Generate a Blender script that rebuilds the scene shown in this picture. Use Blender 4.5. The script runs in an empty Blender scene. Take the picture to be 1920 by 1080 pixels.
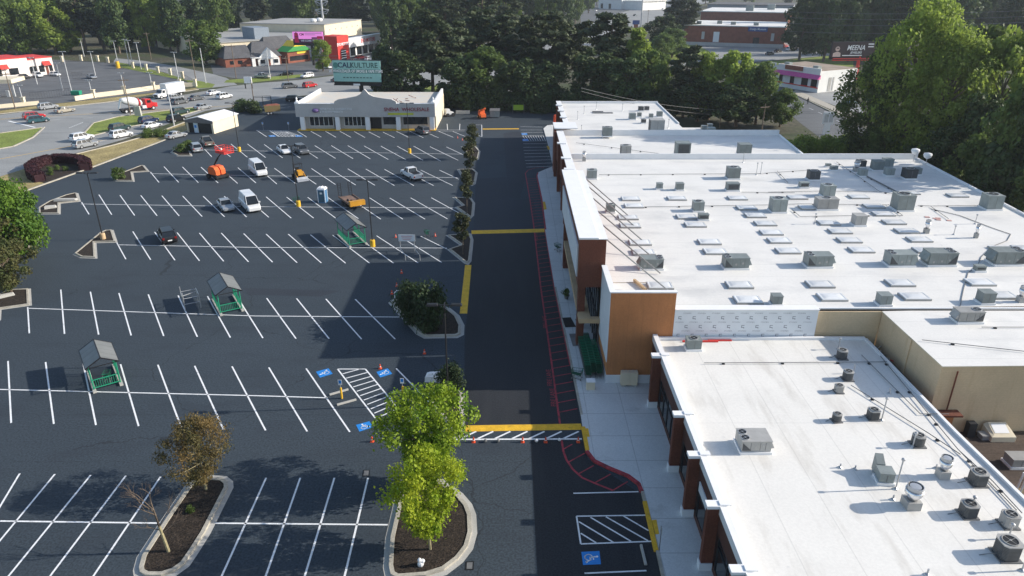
import bpy, math, random
import numpy as np
from mathutils import Vector, Matrix
R = math.radians
SC = bpy.context.scene
COL = SC.collection
# ---------------------------------------------------------------- camera, sky, sun, exposure
PITCH = 0.417248; HC = 33.0; FP = 1331.0
cam = bpy.data.objects.new('camera', bpy.data.cameras.new('camera')); COL.objects.link(cam)
cam.location = (0, 0, HC); cam.rotation_euler = (math.pi/2 - PITCH, 0, 0)
cam.data.sensor_width = 36; cam.data.lens = FP/1920*36; cam.data.clip_end = 6000; cam.data.clip_start = .5
SC.camera = cam
EL, AZ = R(25.4), R(3.5)
SUN = Vector((math.cos(EL)*math.cos(AZ), math.cos(EL)*math.sin(AZ), math.sin(EL)))
W = bpy.data.worlds.new('World'); SC.world = W; W.use_nodes = True
nt = W.node_tree; bg = nt.nodes['Background']
sky = nt.nodes.new('ShaderNodeTexSky'); sky.sky_type = 'NISHITA'; sky.sun_disc = False
sky.sun_elevation = EL; sky.sun_rotation = math.pi/2 - AZ; sky.air_density = 1.0; sky.dust_density = 1.0
nt.links.new(sky.outputs[0], bg.inputs[0]); bg.inputs[1].default_value = .135
sl = bpy.data.lights.new('sun', 'SUN'); sl.energy = 4.4; sl.angle = R(.5); sl.color = (1, .925, .82)
so = bpy.data.objects.new('sun', sl); COL.objects.link(so); so.rotation_euler = SUN.to_track_quat('Z', 'Y').to_euler()
SC.view_settings.view_transform = 'Standard'; SC.view_settings.look = 'None'
SC.view_settings.exposure = .53; SC.view_settings.gamma = 1
SC.render.engine = 'CYCLES'
SC.cycles.max_bounces = 6; SC.cycles.diffuse_bounces = 3; SC.cycles.glossy_bounces = 2; SC.cycles.transmission_bounces = 3
SC.cycles.transparent_max_bounces = 4; SC.cycles.use_denoising = True
# ---------------------------------------------------------------- survey: photo point -> place on a level plane
SP, CP = math.sin(PITCH), math.cos(PITCH)
def G(px, py, z=0):
    a, t = (px-960)/FP, (py-540)/FP
    k = (HC-z)/(SP+t*CP)
    return Vector((a*k, (CP-t*SP)*k, z))
def AT(px, py, Y):
    a, t = (px-960)/FP, (py-540)/FP
    k = Y/(CP-t*SP)
    return Vector((a*k, Y, HC-(SP+t*CP)*k))
def MPP(p): return (p.y*CP-(p.z-HC)*SP)/FP          # metres per photo pixel at a place
# ---------------------------------------------------------------- materials
MATS = {}
def mat(name, col, rough=.7, var=.12, scale=2., metal=0, spec=.3, fine=0, fscale=40, bump=0, objrand=0, col2=None):
    if name in MATS: return MATS[name]
    m = bpy.data.materials.new(name); m.use_nodes = True; MATS[name] = m
    n = m.node_tree.nodes; l = m.node_tree.links; p = n['Principled BSDF']
    p.inputs['Roughness'].default_value = rough; p.inputs['Metallic'].default_value = metal
    p.inputs['Specular IOR Level'].default_value = spec
    tc = n.new('ShaderNodeTexCoord')
    nz = n.new('ShaderNodeTexNoise'); nz.inputs['Scale'].default_value = scale; nz.inputs['Detail'].default_value = 5
    l.new(tc.outputs['Object'], nz.inputs['Vector'])
    mp = n.new('ShaderNodeMapRange'); mp.inputs['From Min'].default_value = .3; mp.inputs['From Max'].default_value = .7
    l.new(nz.outputs['Fac'], mp.inputs['Value'])
    mx = n.new('ShaderNodeMix'); mx.data_type = 'RGBA'
    c = Vector(col)
    mx.inputs[6].default_value = (*(c*(1-var)), 1); mx.inputs[7].default_value = (*(c*(1+var) if col2 is None else Vector(col2)), 1)
    l.new(mp.outputs[0], mx.inputs[0]); out = mx.outputs[2]
    if fine:
        n2 = n.new('ShaderNodeTexNoise'); n2.inputs['Scale'].default_value = fscale; n2.inputs['Detail'].default_value = 2
        l.new(tc.outputs['Object'], n2.inputs['Vector'])
        m2 = n.new('ShaderNodeMapRange'); m2.inputs['From Min'].default_value = .35; m2.inputs['From Max'].default_value = .65
        m2.inputs['To Min'].default_value = 1-fine; m2.inputs['To Max'].default_value = 1+fine
        l.new(n2.outputs['Fac'], m2.inputs['Value'])
        vm = n.new('ShaderNodeVectorMath'); vm.operation = 'SCALE'
        l.new(out, vm.inputs[0]); l.new(m2.outputs[0], vm.inputs['Scale']); out = vm.outputs[0]
        if bump:
            b = n.new('ShaderNodeBump'); b.inputs['Strength'].default_value = bump; b.inputs['Distance'].default_value = .02
            l.new(n2.outputs['Fac'], b.inputs['Height']); l.new(b.outputs[0], p.inputs['Normal'])
    if objrand:
        oi = n.new('ShaderNodeObjectInfo'); hs = n.new('ShaderNodeHueSaturation')
        m3 = n.new('ShaderNodeMapRange'); m3.inputs['To Min'].default_value = 1-objrand; m3.inputs['To Max'].default_value = 1+objrand
        l.new(oi.outputs['Random'], m3.inputs['Value']); l.new(m3.outputs[0], hs.inputs['Value']); l.new(out, hs.inputs['Color']); out = hs.outputs[0]
    l.new(out, p.inputs['Base Color'])
    return m
def nodes(m): return m.node_tree.nodes, m.node_tree.links, m.node_tree.nodes['Principled BSDF']
def stripes(m, axis, period, width, dark, wob=.0):
    """thin darker seams across a surface (membrane laps, panel joints)"""
    n, l, p = nodes(m); src = p.inputs['Base Color'].links[0].from_socket
    tc = n.new('ShaderNodeTexCoord'); sx = n.new('ShaderNodeSeparateXYZ'); l.new(tc.outputs['Object'], sx.inputs[0])
    a = n.new('ShaderNodeMath'); a.operation = 'DIVIDE'; a.inputs[1].default_value = period; l.new(sx.outputs[axis], a.inputs[0])
    f = n.new('ShaderNodeMath'); f.operation = 'FRACT'; l.new(a.outputs[0], f.inputs[0])
    g = n.new('ShaderNodeMath'); g.operation = 'LESS_THAN'; g.inputs[1].default_value = width/period; l.new(f.outputs[0], g.inputs[0])
    k = n.new('ShaderNodeMath'); k.operation = 'MULTIPLY'; k.inputs[1].default_value = 1-dark; l.new(g.outputs[0], k.inputs[0])
    mx = n.new('ShaderNodeMix'); mx.data_type = 'RGBA'; mx.blend_type = 'MULTIPLY'; mx.inputs[7].default_value = (0, 0, 0, 1)
    l.new(k.outputs[0], mx.inputs[0]); l.new(src, mx.inputs[6]); l.new(mx.outputs[2], p.inputs['Base Color'])
def blotch(m, scale, col, lo, hi, amt, stretch=(1, 1, 1)):
    """stains with an outline of their own"""
    n, l, p = nodes(m); src = p.inputs['Base Color'].links[0].from_socket
    tc = n.new('ShaderNodeTexCoord'); mp = n.new('ShaderNodeMapping'); mp.inputs['Scale'].default_value = stretch
    l.new(tc.outputs['Object'], mp.inputs[0])
    nz = n.new('ShaderNodeTexNoise'); nz.inputs['Scale'].default_value = scale; nz.inputs['Detail'].default_value = 6; nz.inputs['Roughness'].default_value = .6
    l.new(mp.outputs[0], nz.inputs['Vector'])
    r = n.new('ShaderNodeMapRange'); r.inputs['From Min'].default_value = lo; r.inputs['From Max'].default_value = hi; r.inputs['To Max'].default_value = amt
    l.new(nz.outputs['Fac'], r.inputs['Value'])
    mx = n.new('ShaderNodeMix'); mx.data_type = 'RGBA'; mx.inputs[7].default_value = (*col, 1)
    l.new(r.outputs[0], mx.inputs[0]); l.new(src, mx.inputs[6]); l.new(mx.outputs[2], p.inputs['Base Color'])
def leafmat(name, a, b, rnd=.18, trans=.3):
    if name in MATS: return MATS[name]
    m = mat(name, a, .6, 0, .55, spec=.25, objrand=rnd, col2=b)
    n, l, p = nodes(m); o = n['Material Output']
    for x in n:
        if x.type == 'TEX_NOISE': x.inputs['Detail'].default_value = 3
    t = n.new('ShaderNodeBsdfTranslucent'); mx = n.new('ShaderNodeMixShader'); mx.inputs[0].default_value = trans
    l.new(p.inputs['Base Color'].links[0].from_socket, t.inputs[0])
    l.new(p.outputs[0], mx.inputs[1]); l.new(t.outputs[0], mx.inputs[2]); l.new(mx.outputs[0], o.inputs[0])
    return m
M = {}
M['asphalt'] = mat('asphalt', (.038, .051, .064), .82, .10, .06, fine=.28, fscale=7, bump=.25)
blotch(M['asphalt'], .16, (.029, .037, .048), .52, .68, .5, (1, 2.2, 1))
blotch(M['asphalt'], .5, (.054, .065, .082), .6, .75, .35, (.6, 2, 1))
def cracks(m, scale, width, dark, lo):
    n, l, p = nodes(m); src = p.inputs['Base Color'].links[0].from_socket
    tc = n.new('ShaderNodeTexCoord'); nz = n.new('ShaderNodeTexNoise'); nz.inputs['Scale'].default_value = .35; nz.inputs['Detail'].default_value = 6
    l.new(tc.outputs['Object'], nz.inputs['Vector']); ad = n.new('ShaderNodeVectorMath'); ad.operation = 'MULTIPLY_ADD'; ad.inputs[1].default_value = (3, 3, 0)
    l.new(nz.outputs['Color'], ad.inputs[0]); l.new(tc.outputs['Object'], ad.inputs[2])
    v = n.new('ShaderNodeTexVoronoi'); v.feature = 'DISTANCE_TO_EDGE'; v.inputs['Scale'].default_value = scale; l.new(ad.outputs[0], v.inputs['Vector'])
    a = n.new('ShaderNodeMath'); a.operation = 'LESS_THAN'; a.inputs[1].default_value = width; l.new(v.outputs['Distance'], a.inputs[0])
    n2 = n.new('ShaderNodeTexNoise'); n2.inputs['Scale'].default_value = .045; l.new(tc.outputs['Object'], n2.inputs['Vector'])
    b = n.new('ShaderNodeMath'); b.operation = 'GREATER_THAN'; b.inputs[1].default_value = lo; l.new(n2.outputs['Fac'], b.inputs[0])
    c = n.new('ShaderNodeMath'); c.operation = 'MULTIPLY'; l.new(a.outputs[0], c.inputs[0]); l.new(b.outputs[0], c.inputs[1])
    d = n.new('ShaderNodeMath'); d.operation = 'MULTIPLY'; d.inputs[1].default_value = dark; l.new(c.outputs[0], d.inputs[0])
    mx = n.new('ShaderNodeMix'); mx.data_type = 'RGBA'; mx.inputs[7].default_value = (.012, .013, .016, 1)
    l.new(d.outputs[0], mx.inputs[0]); l.new(src, mx.inputs[6]); l.new(mx.outputs[2], p.inputs['Base Color'])
cracks(M['asphalt'], .075, .0028, .5, .5); blotch(M['asphalt'], 1.1, (.018, .021, .026), .69, .75, .55); stripes(M['asphalt'], 1, 6.1, .10, .86)
M['newasphalt_shadow'] = mat('new_asphalt_and_shadow', (.023, .026, .031), .8, .10, .12, fine=.3, fscale=9, bump=.25)
blotch(M['newasphalt_shadow'], .3, (.034, .036, .040), .5, .7, .6, (2.5, .25, 1))
M['patch'] = mat('asphalt_patch', (.031, .038, .049), .8, .1, .1, fine=.25, fscale=9)
M['road'] = mat('road_asphalt', (.27, .275, .27), .85, .12, .08, fine=.15, fscale=4)
blotch(M['road'], .1, (.19, .195, .195), .5, .7, .6, (1, 3, 1))
M['oldlot'] = mat('old_lot_asphalt', (.125, .13, .135), .85, .15, .1, fine=.15, fscale=4)
blotch(M['oldlot'], .25, (.06, .065, .07), .5, .65, .6, (.4, 2, 1))
M['concrete'] = mat('concrete', (.42, .41, .38), .85, .10, .35, fine=.08, fscale=12)
blotch(M['concrete'], .5, (.26, .25, .23), .56, .75, .6)
M['walk'] = mat('walk_concrete', (.60, .61, .60), .85, .06, .25, fine=.06, fscale=10)
stripes(M['walk'], 1, 3.05, .05, .62); stripes(M['walk'], 0, 3.05, .05, .7); blotch(M['walk'], .35, (.22, .22, .21), .60, .74, .5)
M['kerb'] = mat('kerb_concrete', (.40, .37, .31), .85, .16, 1.2, fine=.12, fscale=10)
M['mulch'] = mat('mulch', (.030, .022, .016), .95, .4, 3, fine=.7, fscale=9, bump=.8)
M['grass'] = mat('grass', (.18, .225, .045), .95, .2, .3, fine=.35, fscale=3)
M['drygrass'] = mat('dry_grass', (.31, .25, .11), .95, .25, .25, fine=.35, fscale=3)
M['dirt'] = mat('dirt', (.075, .07, .045), .95, .4, .03, fine=.4, fscale=1)
blotch(M['dirt'], .05, (.05, .07, .025), .45, .6, .8)
M['white'] = mat('line_paint', (.78, .79, .80), .7, .06, 2, fine=.1, fscale=12)
M['yellow'] = mat('yellow_paint', (.74, .43, .03), .7, .12, 1.5, fine=.1, fscale=8)
M['redpaint'] = mat('red_paint', (.36, .045, .06), .75, .25, 2, fine=.2, fscale=9)
blotch(M['white'], 2.2, (.22, .23, .25), .58, .74, .55); blotch(M['yellow'], 1.6, (.25, .16, .04), .58, .76, .6); blotch(M['redpaint'], 1.6, (.07, .03, .035), .5, .7, .7)
M['bluepaint'] = mat('blue_paint', (.02, .22, .62), .6, .06, 2)
M['roof'] = mat('roof_membrane', (.735, .715, .67), .6, .04, .2, spec=.25, fine=.03, fscale=6)
stripes(M['roof'], 0, 3.05, .07, .87); stripes(M['roof'], 1, 13.7, .07, .9); blotch(M['roof'], .5, (.47, .44, .39), .52, .76, .65, (1.6, .35, 1)); blotch(M['roof'], 1.3, (.5, .5, .5), .66, .8, .5)
M['roof2'] = mat('roof_membrane_aged', (.72, .705, .67), .6, .05, .2, spec=.25, fine=.03, fscale=6)
stripes(M['roof2'], 1, 3.05, .07, .88); blotch(M['roof2'], .3, (.50, .50, .49), .52, .74, .65, (.5, 1, 1)); blotch(M['roof2'], .9, (.42, .43, .45), .66, .8, .6)
M['coping'] = mat('white_coping', (.80, .80, .80), .5, .03, 1)
M['brown'] = mat('brown_wall', (.15, .052, .032), .8, .15, .6, fine=.15, fscale=9)
M['darkbrown'] = mat('dark_brown_wall', (.095, .042, .032), .8, .12, .6, fine=.15, fscale=9)
M['orange'] = mat('orange_wall', (.45, .185, .072), .75, .10, .5, fine=.05, fscale=9)
stripes(M['orange'], 0, 1.22, .03, .85); blotch(M['orange'], .9, (.36, .15, .06), .5, .75, .7, (2, 1, .4))
M['tan'] = mat('tan_wall', (.60, .465, .30), .8, .07, .4, fine=.04, fscale=8)
stripes(M['tan'], 2, .2, .02, .93); blotch(M['tan'], .6, (.42, .29, .15), .58, .78, .5, (2, 2, .3))
M['wrap'] = mat('house_wrap', (.70, .73, .76), .5, .05, .8)
M['ink'] = mat('grey_ink', (.27, .28, .31), .8, .05)
M['glass'] = mat('window_glass', (.012, .016, .020), .12, .2, .5, spec=.6)
M['frame'] = mat('dark_frame', (.03, .032, .036), .5, .1)
M['wood'] = mat('beige_board', (.52, .37, .22), .8, .12, 1)
M['darkroof'] = mat('brown_roof_membrane', (.075, .055, .043), .9, .2, .4, fine=.15, fscale=6)
stripes(M['darkroof'], 1, 1.0, .05, .7)
M['unit'] = mat('unit_metal', (.235, .265, .26), .5, .12, 1.4, metal=.1, objrand=.2); blotch(M['unit'], 2.5, (.17, .18, .165), .55, .75, .6, (2, 2, .5))
M['unitlt'] = mat('unit_light_metal', (.36, .355, .34), .5, .1, 1.4, metal=.1, objrand=.12); blotch(M['unitlt'], 2, (.24, .22, .18), .6, .75, .5, (2, 2, .5))
M['unitdk'] = mat('unit_dark_louvre', (.10, .105, .11), .55, .15, 2, metal=.2, objrand=.2); stripes(M['unitdk'], 2, .09, .045, .45)
M['louvre'] = mat('louvre', (.12, .125, .13), .6, .1); stripes(M['louvre'], 2, .10, .05, .3)
M['grille'] = mat('fan_grille', (.014, .015, .016), .5, .2, 6)
M['steel'] = mat('galvanised_steel', (.46, .47, .48), .35, .12, 2, metal=.5)
M['chrome'] = mat('bright_aluminium', (.75, .75, .76), .25, .1, 2, metal=.9)
M['pipe'] = mat('grey_pipe', (.16, .16, .16), .5, .2)
M['skyl'] = mat('skylight_dome', (.68, .69, .69), .25, .08, .9, spec=.5, objrand=.08)
M['black'] = mat('black_metal', (.018, .018, .020), .5, .2)
M['rubber'] = mat('tyre_rubber', (.016, .016, .017), .85, .2)
M['rim'] = mat('alloy_rim', (.42, .43, .44), .35, .1, metal=.6)
M['plant_trunk'] = mat('bark', (.13, .10, .075), .9, .3, 4)
M['palebark'] = mat('pale_bark', (.30, .26, .15), .9, .2, 4)
M['lampred'] = mat('tail_lamp', (.22, .01, .01), .3, .05)
M['lamphead'] = mat('head_lamp', (.75, .77, .80), .15, .05, spec=.7)
M['hood'] = mat('green_paint', (.02, .27, .15), .5, .1, 2)
M['cartgreen'] = mat('cart_green', (.008, .085, .045), .5, .1, 2)
M['panel'] = mat('shelter_panel', (.17, .175, .17), .4, .15, 1); stripes(M['panel'], 1, .9, .05, .55)
M['cone'] = mat('cone_orange', (.72, .09, .03), .6, .1)
M['orangem'] = mat('machine_orange', (.72, .13, .03), .45, .1, 1)
M['yellowm'] = mat('machine_yellow', (.56, .27, .025), .5, .15, 1)
M['utilwood'] = mat('pole_wood', (.16, .125, .095), .9, .2, 2)
M['polegrey'] = mat('pole_grey', (.50, .51, .52), .5, .1, 1)
M['cream'] = mat('cream_wall', (.68, .60, .45), .8, .06, .5)
M['greywall'] = mat('grey_stucco', (.47, .455, .44), .85, .08, .4, fine=.05, fscale=5)
M['whitewall'] = mat('white_wall', (.74, .74, .72), .8, .05, .5)
M['redtrim'] = mat('red_trim', (.62, .05, .04), .6, .1)
M['brick'] = mat('red_brick', (.24, .085, .055), .85, .2, .5, fine=.2, fscale=5)
M['greyroof'] = mat('grey_roof', (.33, .33, .32), .85, .1, .15, fine=.05); stripes(M['greyroof'], 0, 4, .25, .85)
M['shingle'] = mat('grey_shingle', (.10, .10, .105), .9, .15, .5, fine=.2, fscale=3)
M['hedge'] = leafmat('purple_leaf', (.035, .012, .016), (.075, .025, .03), .1, .2)
C_ = {}
def paint(name, col, rough=.28, metal=.15):
    return mat('paint_'+name, col, rough, .03, 1, metal=metal, spec=.55)
P = dict(white=paint('white', (.74, .75, .76)), silver=paint('silver', (.42, .44, .46), metal=.5), grey=paint('grey', (.15, .16, .17), metal=.4), black=paint('black', (.014, .015, .017)),
         navy=paint('navy', (.02, .035, .085)), green=paint('dark_green', (.03, .06, .06)), red=paint('red', (.5, .02, .025)), beige=paint('beige', (.46, .42, .34), metal=.4),
         brown=paint('taupe', (.25, .22, .19), metal=.4), pink=paint('pink', (.72, .2, .25)), teal=paint('teal', (.03, .09, .11)), sky=paint('light_blue', (.35, .5, .6)))
# ---------------------------------------------------------------- mesh building
class MB:
    def __init__(s): s.V = []; s.F = []; s.I = []; s.T = None; s.sm = set()
    def v(s, p):
        p = Vector(p)
        s.V.append(s.T @ p if s.T is not None else p); return len(s.V)-1
    def face(s, pts, m=0):
        s.F.append([s.v(p) for p in pts]); s.I.append(m); return s
    def idx(s, f, m=0): s.F.append(list(f)); s.I.append(m)
    def box(s, x0, y0, z0, x1, y1, z1, m=0, top=None, skip=()):
        b = [s.v((x, y, z)) for z in (z0, z1) for y in (y0, y1) for x in (x0, x1)]
        for k, f in enumerate(((0, 2, 3, 1), (4, 5, 7, 6), (0, 1, 5, 4), (2, 6, 7, 3), (0, 4, 6, 2), (1, 3, 7, 5))):
            if k not in skip: s.idx([b[i] for i in f], top if (k == 1 and top is not None) else m)
        return s
    def cbox(s, cx, cy, z0, w, d, h, m=0, top=None): return s.box(cx-w/2, cy-d/2, z0, cx+w/2, cy+d/2, z0+h, m, top)
    def prism(s, poly, z0, z1, m=0, top=None, bottom=True):
        n = len(poly); a = [s.v((p[0], p[1], z0)) for p in poly]; b = [s.v((p[0], p[1], z1)) for p in poly]
        for i in range(n): s.idx([a[i], a[(i+1) % n], b[(i+1) % n], b[i]], m)
        s.idx(b, m if top is None else top)
        if bottom: s.idx(a[::-1], m)
        return s
    def loft(s, rings, m=0, caps=True, closed=True):
        L = [[s.v(p) for p in r] for r in rings]; n = len(L[0])
        for a, b in zip(L, L[1:]):
            for i in range(n if closed else n-1): s.idx([a[i], a[(i+1) % n], b[(i+1) % n], b[i]], m)
        if caps: s.idx(L[0][::-1], m); s.idx(L[-1], m)
        return s
    def tube(s, p, q, r, r2=None, n=6, m=0, caps=True):
        p, q = Vector(p), Vector(q); d = (q-p).normalized(); u = d.orthogonal().normalized(); w = d.cross(u); r2 = r if r2 is None else r2
        rr = [[p+(u*math.cos(t)+w*math.sin(t))*r for t in [2*math.pi*i/n for i in range(n)]], [q+(u*math.cos(t)+w*math.sin(t))*r2 for t in [2*math.pi*i/n for i in range(n)]]]
        return s.loft(rr, m, caps)
    def path(s, pts, r, n=5, m=0):
        for a, b in zip(pts, pts[1:]): s.tube(a, b, r, None, n, m)
        return s
    def lathe(s, prof, n=12, m=0, c=(0, 0)):
        return s.loft([[(c[0]+r*math.cos(2*math.pi*i/n), c[1]+r*math.sin(2*math.pi*i/n), z) for i in range(n)] for r, z in prof], m)
    def ball(s, c, r, n=10, m=0, sz=1):
        return s.loft([[(c[0]+r*math.sin(a)*math.cos(2*math.pi*i/n), c[1]+r*math.sin(a)*math.sin(2*math.pi*i/n), c[2]-sz*r*math.cos(a)) for i in range(n)] for a in [math.pi*(k+.02)/6.04 for k in range(7)]], m)
    def line(s, p, q, w, z, m=0):
        p = Vector((p[0], p[1])); q = Vector((q[0], q[1])); d = (q-p).normalized()*w/2; u = Vector((-d.y, d.x))
        return s.face([(*(p-u), z), (*(q-u), z), (*(q+u), z), (*(p+u), z)], m)
    def mesh(s, name, mats, smooth=False):
        me = bpy.data.meshes.new(name); me.from_pydata([tuple(v) for v in s.V], [], s.F)
        for m in (mats if isinstance(mats, (list, tuple)) else [mats]): me.materials.append(m)
        me.polygons.foreach_set('material_index', s.I)
        if smooth: me.polygons.foreach_set('use_smooth', [True]*len(s.F))
        me.update(); return me
CACHE = {}
def link(name, me, parent=None, loc=(0, 0, 0), rz=0, recol=None):
    o = bpy.data.objects.new(name, me); COL.objects.link(o); o.location = loc; o.rotation_euler = (0, 0, rz)
    if parent is not None: o.parent = parent
    if recol is not None:
        o.material_slots[0].link = 'OBJECT'; o.material_slots[0].material = recol
    return o
def part(name, mb, mats, parent, loc=(0, 0, 0), rz=0, key=None, smooth=False, recol=None):
    """mb: an MB, or a function returning one (then key caches its mesh for repeats)"""
    if key is not None:
        if key not in CACHE: CACHE[key] = (mb() if callable(mb) else mb).mesh(name, mats, smooth)
        return link(name, CACHE[key], parent, loc, rz, recol)
    return link(name, (mb() if callable(mb) else mb).mesh(name, mats, smooth), parent, loc, rz, recol)
def tag(o, label, cat, group=None):
    o['label'] = label; o['category'] = cat
    if group: o['group'] = group
    return o
def thing(name, label, cat, loc=(0, 0, 0), rz=0, group=None):
    o = bpy.data.objects.new(name, None); COL.objects.link(o); o.location = loc; o.rotation_euler = (0, 0, rz); o.empty_display_size = .5
    return tag(o, label, cat, group)
def one(name, mb, mats, label, cat, loc=(0, 0, 0), rz=0, group=None, key=None, smooth=False, recol=None):
    return tag(part(name, mb, mats, None, loc, rz, key, smooth, recol), label, cat, group)
def struct(name, mb, mats, kind='structure'):
    o = link(name, mb.mesh(name, mats)); o['kind'] = kind; return o
def lettering(parent, s, size, loc, rz, m, tilt=math.pi/2, name='lettering', squash=1, shear=0, bold=0, depth=.02, align='CENTER'):
    c = bpy.data.curves.new('t', 'FONT'); c.body = s; c.size = size; c.align_x = align; c.align_y = 'CENTER'; c.extrude = depth; c.offset = bold; c.shear = shear; c.resolution_u = 2
    t = bpy.data.objects.new('t', c); COL.objects.link(t); bpy.context.view_layer.update()
    me = bpy.data.meshes.new_from_object(t.evaluated_get(bpy.context.evaluated_depsgraph_get())); bpy.data.objects.remove(t); me.name = name
    me.materials.clear(); me.materials.append(m)
    o = link(name, me, parent, loc); o.rotation_euler = (tilt, 0, rz); o.scale = (squash, 1, 1)
    return o
def px(pts, z=0): return [G(a, b, z) for a, b in pts]
def sheet(name, polys, z, m, kind='structure'):
    mb = MB()
    for p in polys: mb.face([(q.x, q.y, z) for q in px(p)])
    return struct(name, mb, m, kind)
def inset(poly, d):
    n = len(poly); out = []
    A = sum(poly[i].x*poly[(i+1) % n].y-poly[(i+1) % n].x*poly[i].y for i in range(n))
    sg = 1 if A > 0 else -1
    for i in range(n):
        a, b, c = poly[i-1], poly[i], poly[(i+1) % n]
        e1 = Vector((b.x-a.x, b.y-a.y)).normalized(); e2 = Vector((c.x-b.x, c.y-b.y)).normalized()
        n1 = Vector((-e1.y, e1.x))*sg; n2 = Vector((-e2.y, e2.x))*sg; k = n1+n2
        k = k/max(.45, k.dot(n1)); out.append(Vector((b.x+k.x*d, b.y+k.y*d)))
    return out
# ================================================================ GROUND
mb = MB(); mb.face([(-2500, -150, -.03), (2500, -150, -.03), (2500, 5000, -.03), (-2500, 5000, -.03)]); struct('ground', mb, M['dirt'])
sheet('parking_lot', [[(-700, 1300), (1290, 1300), (1180, 760), (1085, 420), (1062, 300), (1048, 212), (825, 203), (560, 186), (520, 186), (470, 194), (440, 202), (355, 245), (290, 270), (165, 318), (55, 357), (-150, 440), (-700, 640)]], 0, M['asphalt'])
sheet('main_road', [[(-200, 405), (0, 332), (62, 311), (135, 289), (230, 262), (345, 222), (385, 208), (440, 200), (520, 185), (600, 175), (720, 172), (800, 165), (900, 150), (1000, 125), (1085, 95), (1130, 75), (1210, 45), (1260, 22), (1330, 4), (1330, -8), (1260, -2), (1170, 22), (1090, 50), (950, 90), (850, 112), (760, 128), (640, 140), (560, 150), (480, 156), (430, 162), (400, 168), (330, 180), (200, 192), (100, 203), (0, 215), (-200, 240)]], -.012, M['road'])
sheet('side_street', [[(372, 167), (445, 159), (425, 146), (400, 139), (330, 124), (270, 114), (217, 109), (212, 117), (262, 125), (310, 136), (350, 152)]], -.016, M['road'])
sheet('fenced_lot', [[(100, 112), (215, 118), (280, 137), (345, 152), (368, 160), (300, 172), (140, 190), (60, 198), (0, 206), (-150, 222), (-150, 150), (60, 130)], [(470, 152), (400, 139), (395, 122), (520, 108), (640, 98), (760, 92), (900, 80), (950, 84), (850, 110), (760, 125), (640, 138), (560, 148)], [(1085, 4), (1190, 2), (1185, 16), (1130, 36), (1090, 48)]], -.02, M['oldlot'])
sheet('back_road', [[(1420, 150), (1440, 150), (1490, 178), (1545, 205), (1600, 232), (1680, 262), (1760, 300), (1700, 310), (1600, 288), (1545, 264), (1500, 230), (1455, 190)]], -.016, M['oldlot'])
sheet('pale_lot', [[(1262, 84), (1500, 78), (1640, 92), (1600, 100), (1460, 112), (1385, 118), (1310, 126), (1255, 122)], [(1440, 140), (1480, 140), (1600, 165), (1620, 215), (1560, 196), (1495, 172)], [(880, 196), (1040, 200), (1040, 168), (1000, 150), (960, 160)]], -.018, M['road'])
mb = MB()
for p in ([(0, 250), (83, 239), (62, 258), (25, 275), (-60, 290), (-60, 256)], [(155, 253), (175, 231), (222, 219), (365, 201), (388, 203), (310, 226), (232, 240), (165, 257)], [(345, 150), (375, 152), (403, 158), (398, 164), (372, 166)], [(222, 117), (260, 124), (345, 147), (345, 151), (228, 127)], [(420, 155), (470, 155), (582, 143), (570, 139), (480, 146), (425, 150)], [(600, 174), (720, 171), (820, 160), (850, 162), (812, 178), (660, 176)], [(1232, 92), (1300, 82), (1330, 96), (1318, 112), (1262, 120)], [(1380, 122), (1470, 113), (1600, 100), (1600, 125), (1470, 126)]):
    mb.face([(q.x, q.y, .02) for q in px(p)])
for p in ([(58, 313), (135, 291), (215, 272), (290, 251), (345, 230), (353, 245), (293, 269), (165, 317), (55, 356), (-80, 408), (-80, 356)], [(-100, 228), (0, 208), (75, 198), (140, 191), (300, 173), (368, 165), (372, 168), (200, 192), (100, 202), (0, 214), (-100, 232)]):
    mb.face([(q.x, q.y, .02) for q in px(p)], 1)
struct('grass_verge', mb, [M['grass'], M['drygrass']])
# kerbs along the verges, pavement by the back road
mb = MB()
def kerbline(mb, pts, w, h, m=0, z=0):
    for a, b in zip(pts, pts[1:]):
        d = (Vector((b.x, b.y))-Vector((a.x, a.y))).normalized(); u = Vector((-d.y, d.x))*w/2; d = d*.01
        mb.prism([(a.x-u.x-d.x, a.y-u.y-d.y), (b.x-u.x+d.x, b.y-u.y+d.y), (b.x+u.x+d.x, b.y+u.y+d.y), (a.x+u.x-d.x, a.y+u.y-d.y)], z, z+h, m, bottom=False)
for p in ([(353, 245), (293, 269), (165, 317), (55, 356), (-80, 408)], [(58, 313), (135, 291), (215, 272), (290, 251), (345, 230)], [(155, 253), (175, 231), (222, 219), (365, 201), (388, 203), (310, 226), (232, 240), (165, 257), (155, 253)], [(0, 250), (83, 239), (62, 258), (25, 275), (-60, 290)], [(1488, 176), (1545, 203), (1600, 229)], [(372, 168), (300, 179), (200, 192), (100, 203), (0, 214)]):
    kerbline(mb, px(p), .35, .15)
mb.face([(q.x, q.y, .03) for q in px([(1486, 174), (1545, 200), (1620, 232), (1625, 226), (1550, 193), (1492, 168)])])
struct('kerb', mb, M['kerb'])
# newer asphalt before the store; second polygon is the shops' shadow painted dark
sheet('driveway', [[(884, 440), (1024, 436), (1040, 540), (1070, 685), (1089, 795), (871, 800), (871, 640), (876, 587)], [(995, 826), (1092, 826), (1103, 862), (1200, 925), (1240, 1080), (1290, 1300), (1020, 1300), (1008, 1080)]], .004, M['newasphalt_shadow'])
sheet('asphalt_patch', [[(944, 250), (970, 246), (1020, 262), (1026, 312), (990, 318), (975, 372), (955, 372), (950, 330)], [(455, 540), (640, 545), (600, 556), (470, 553)]], .003, M['patch'])
sheet('asphalt_patch', [[(892, 335), (949, 332), (955, 374), (1000, 374), (1010, 430), (888, 434)]], .0036, M['patch'])
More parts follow.
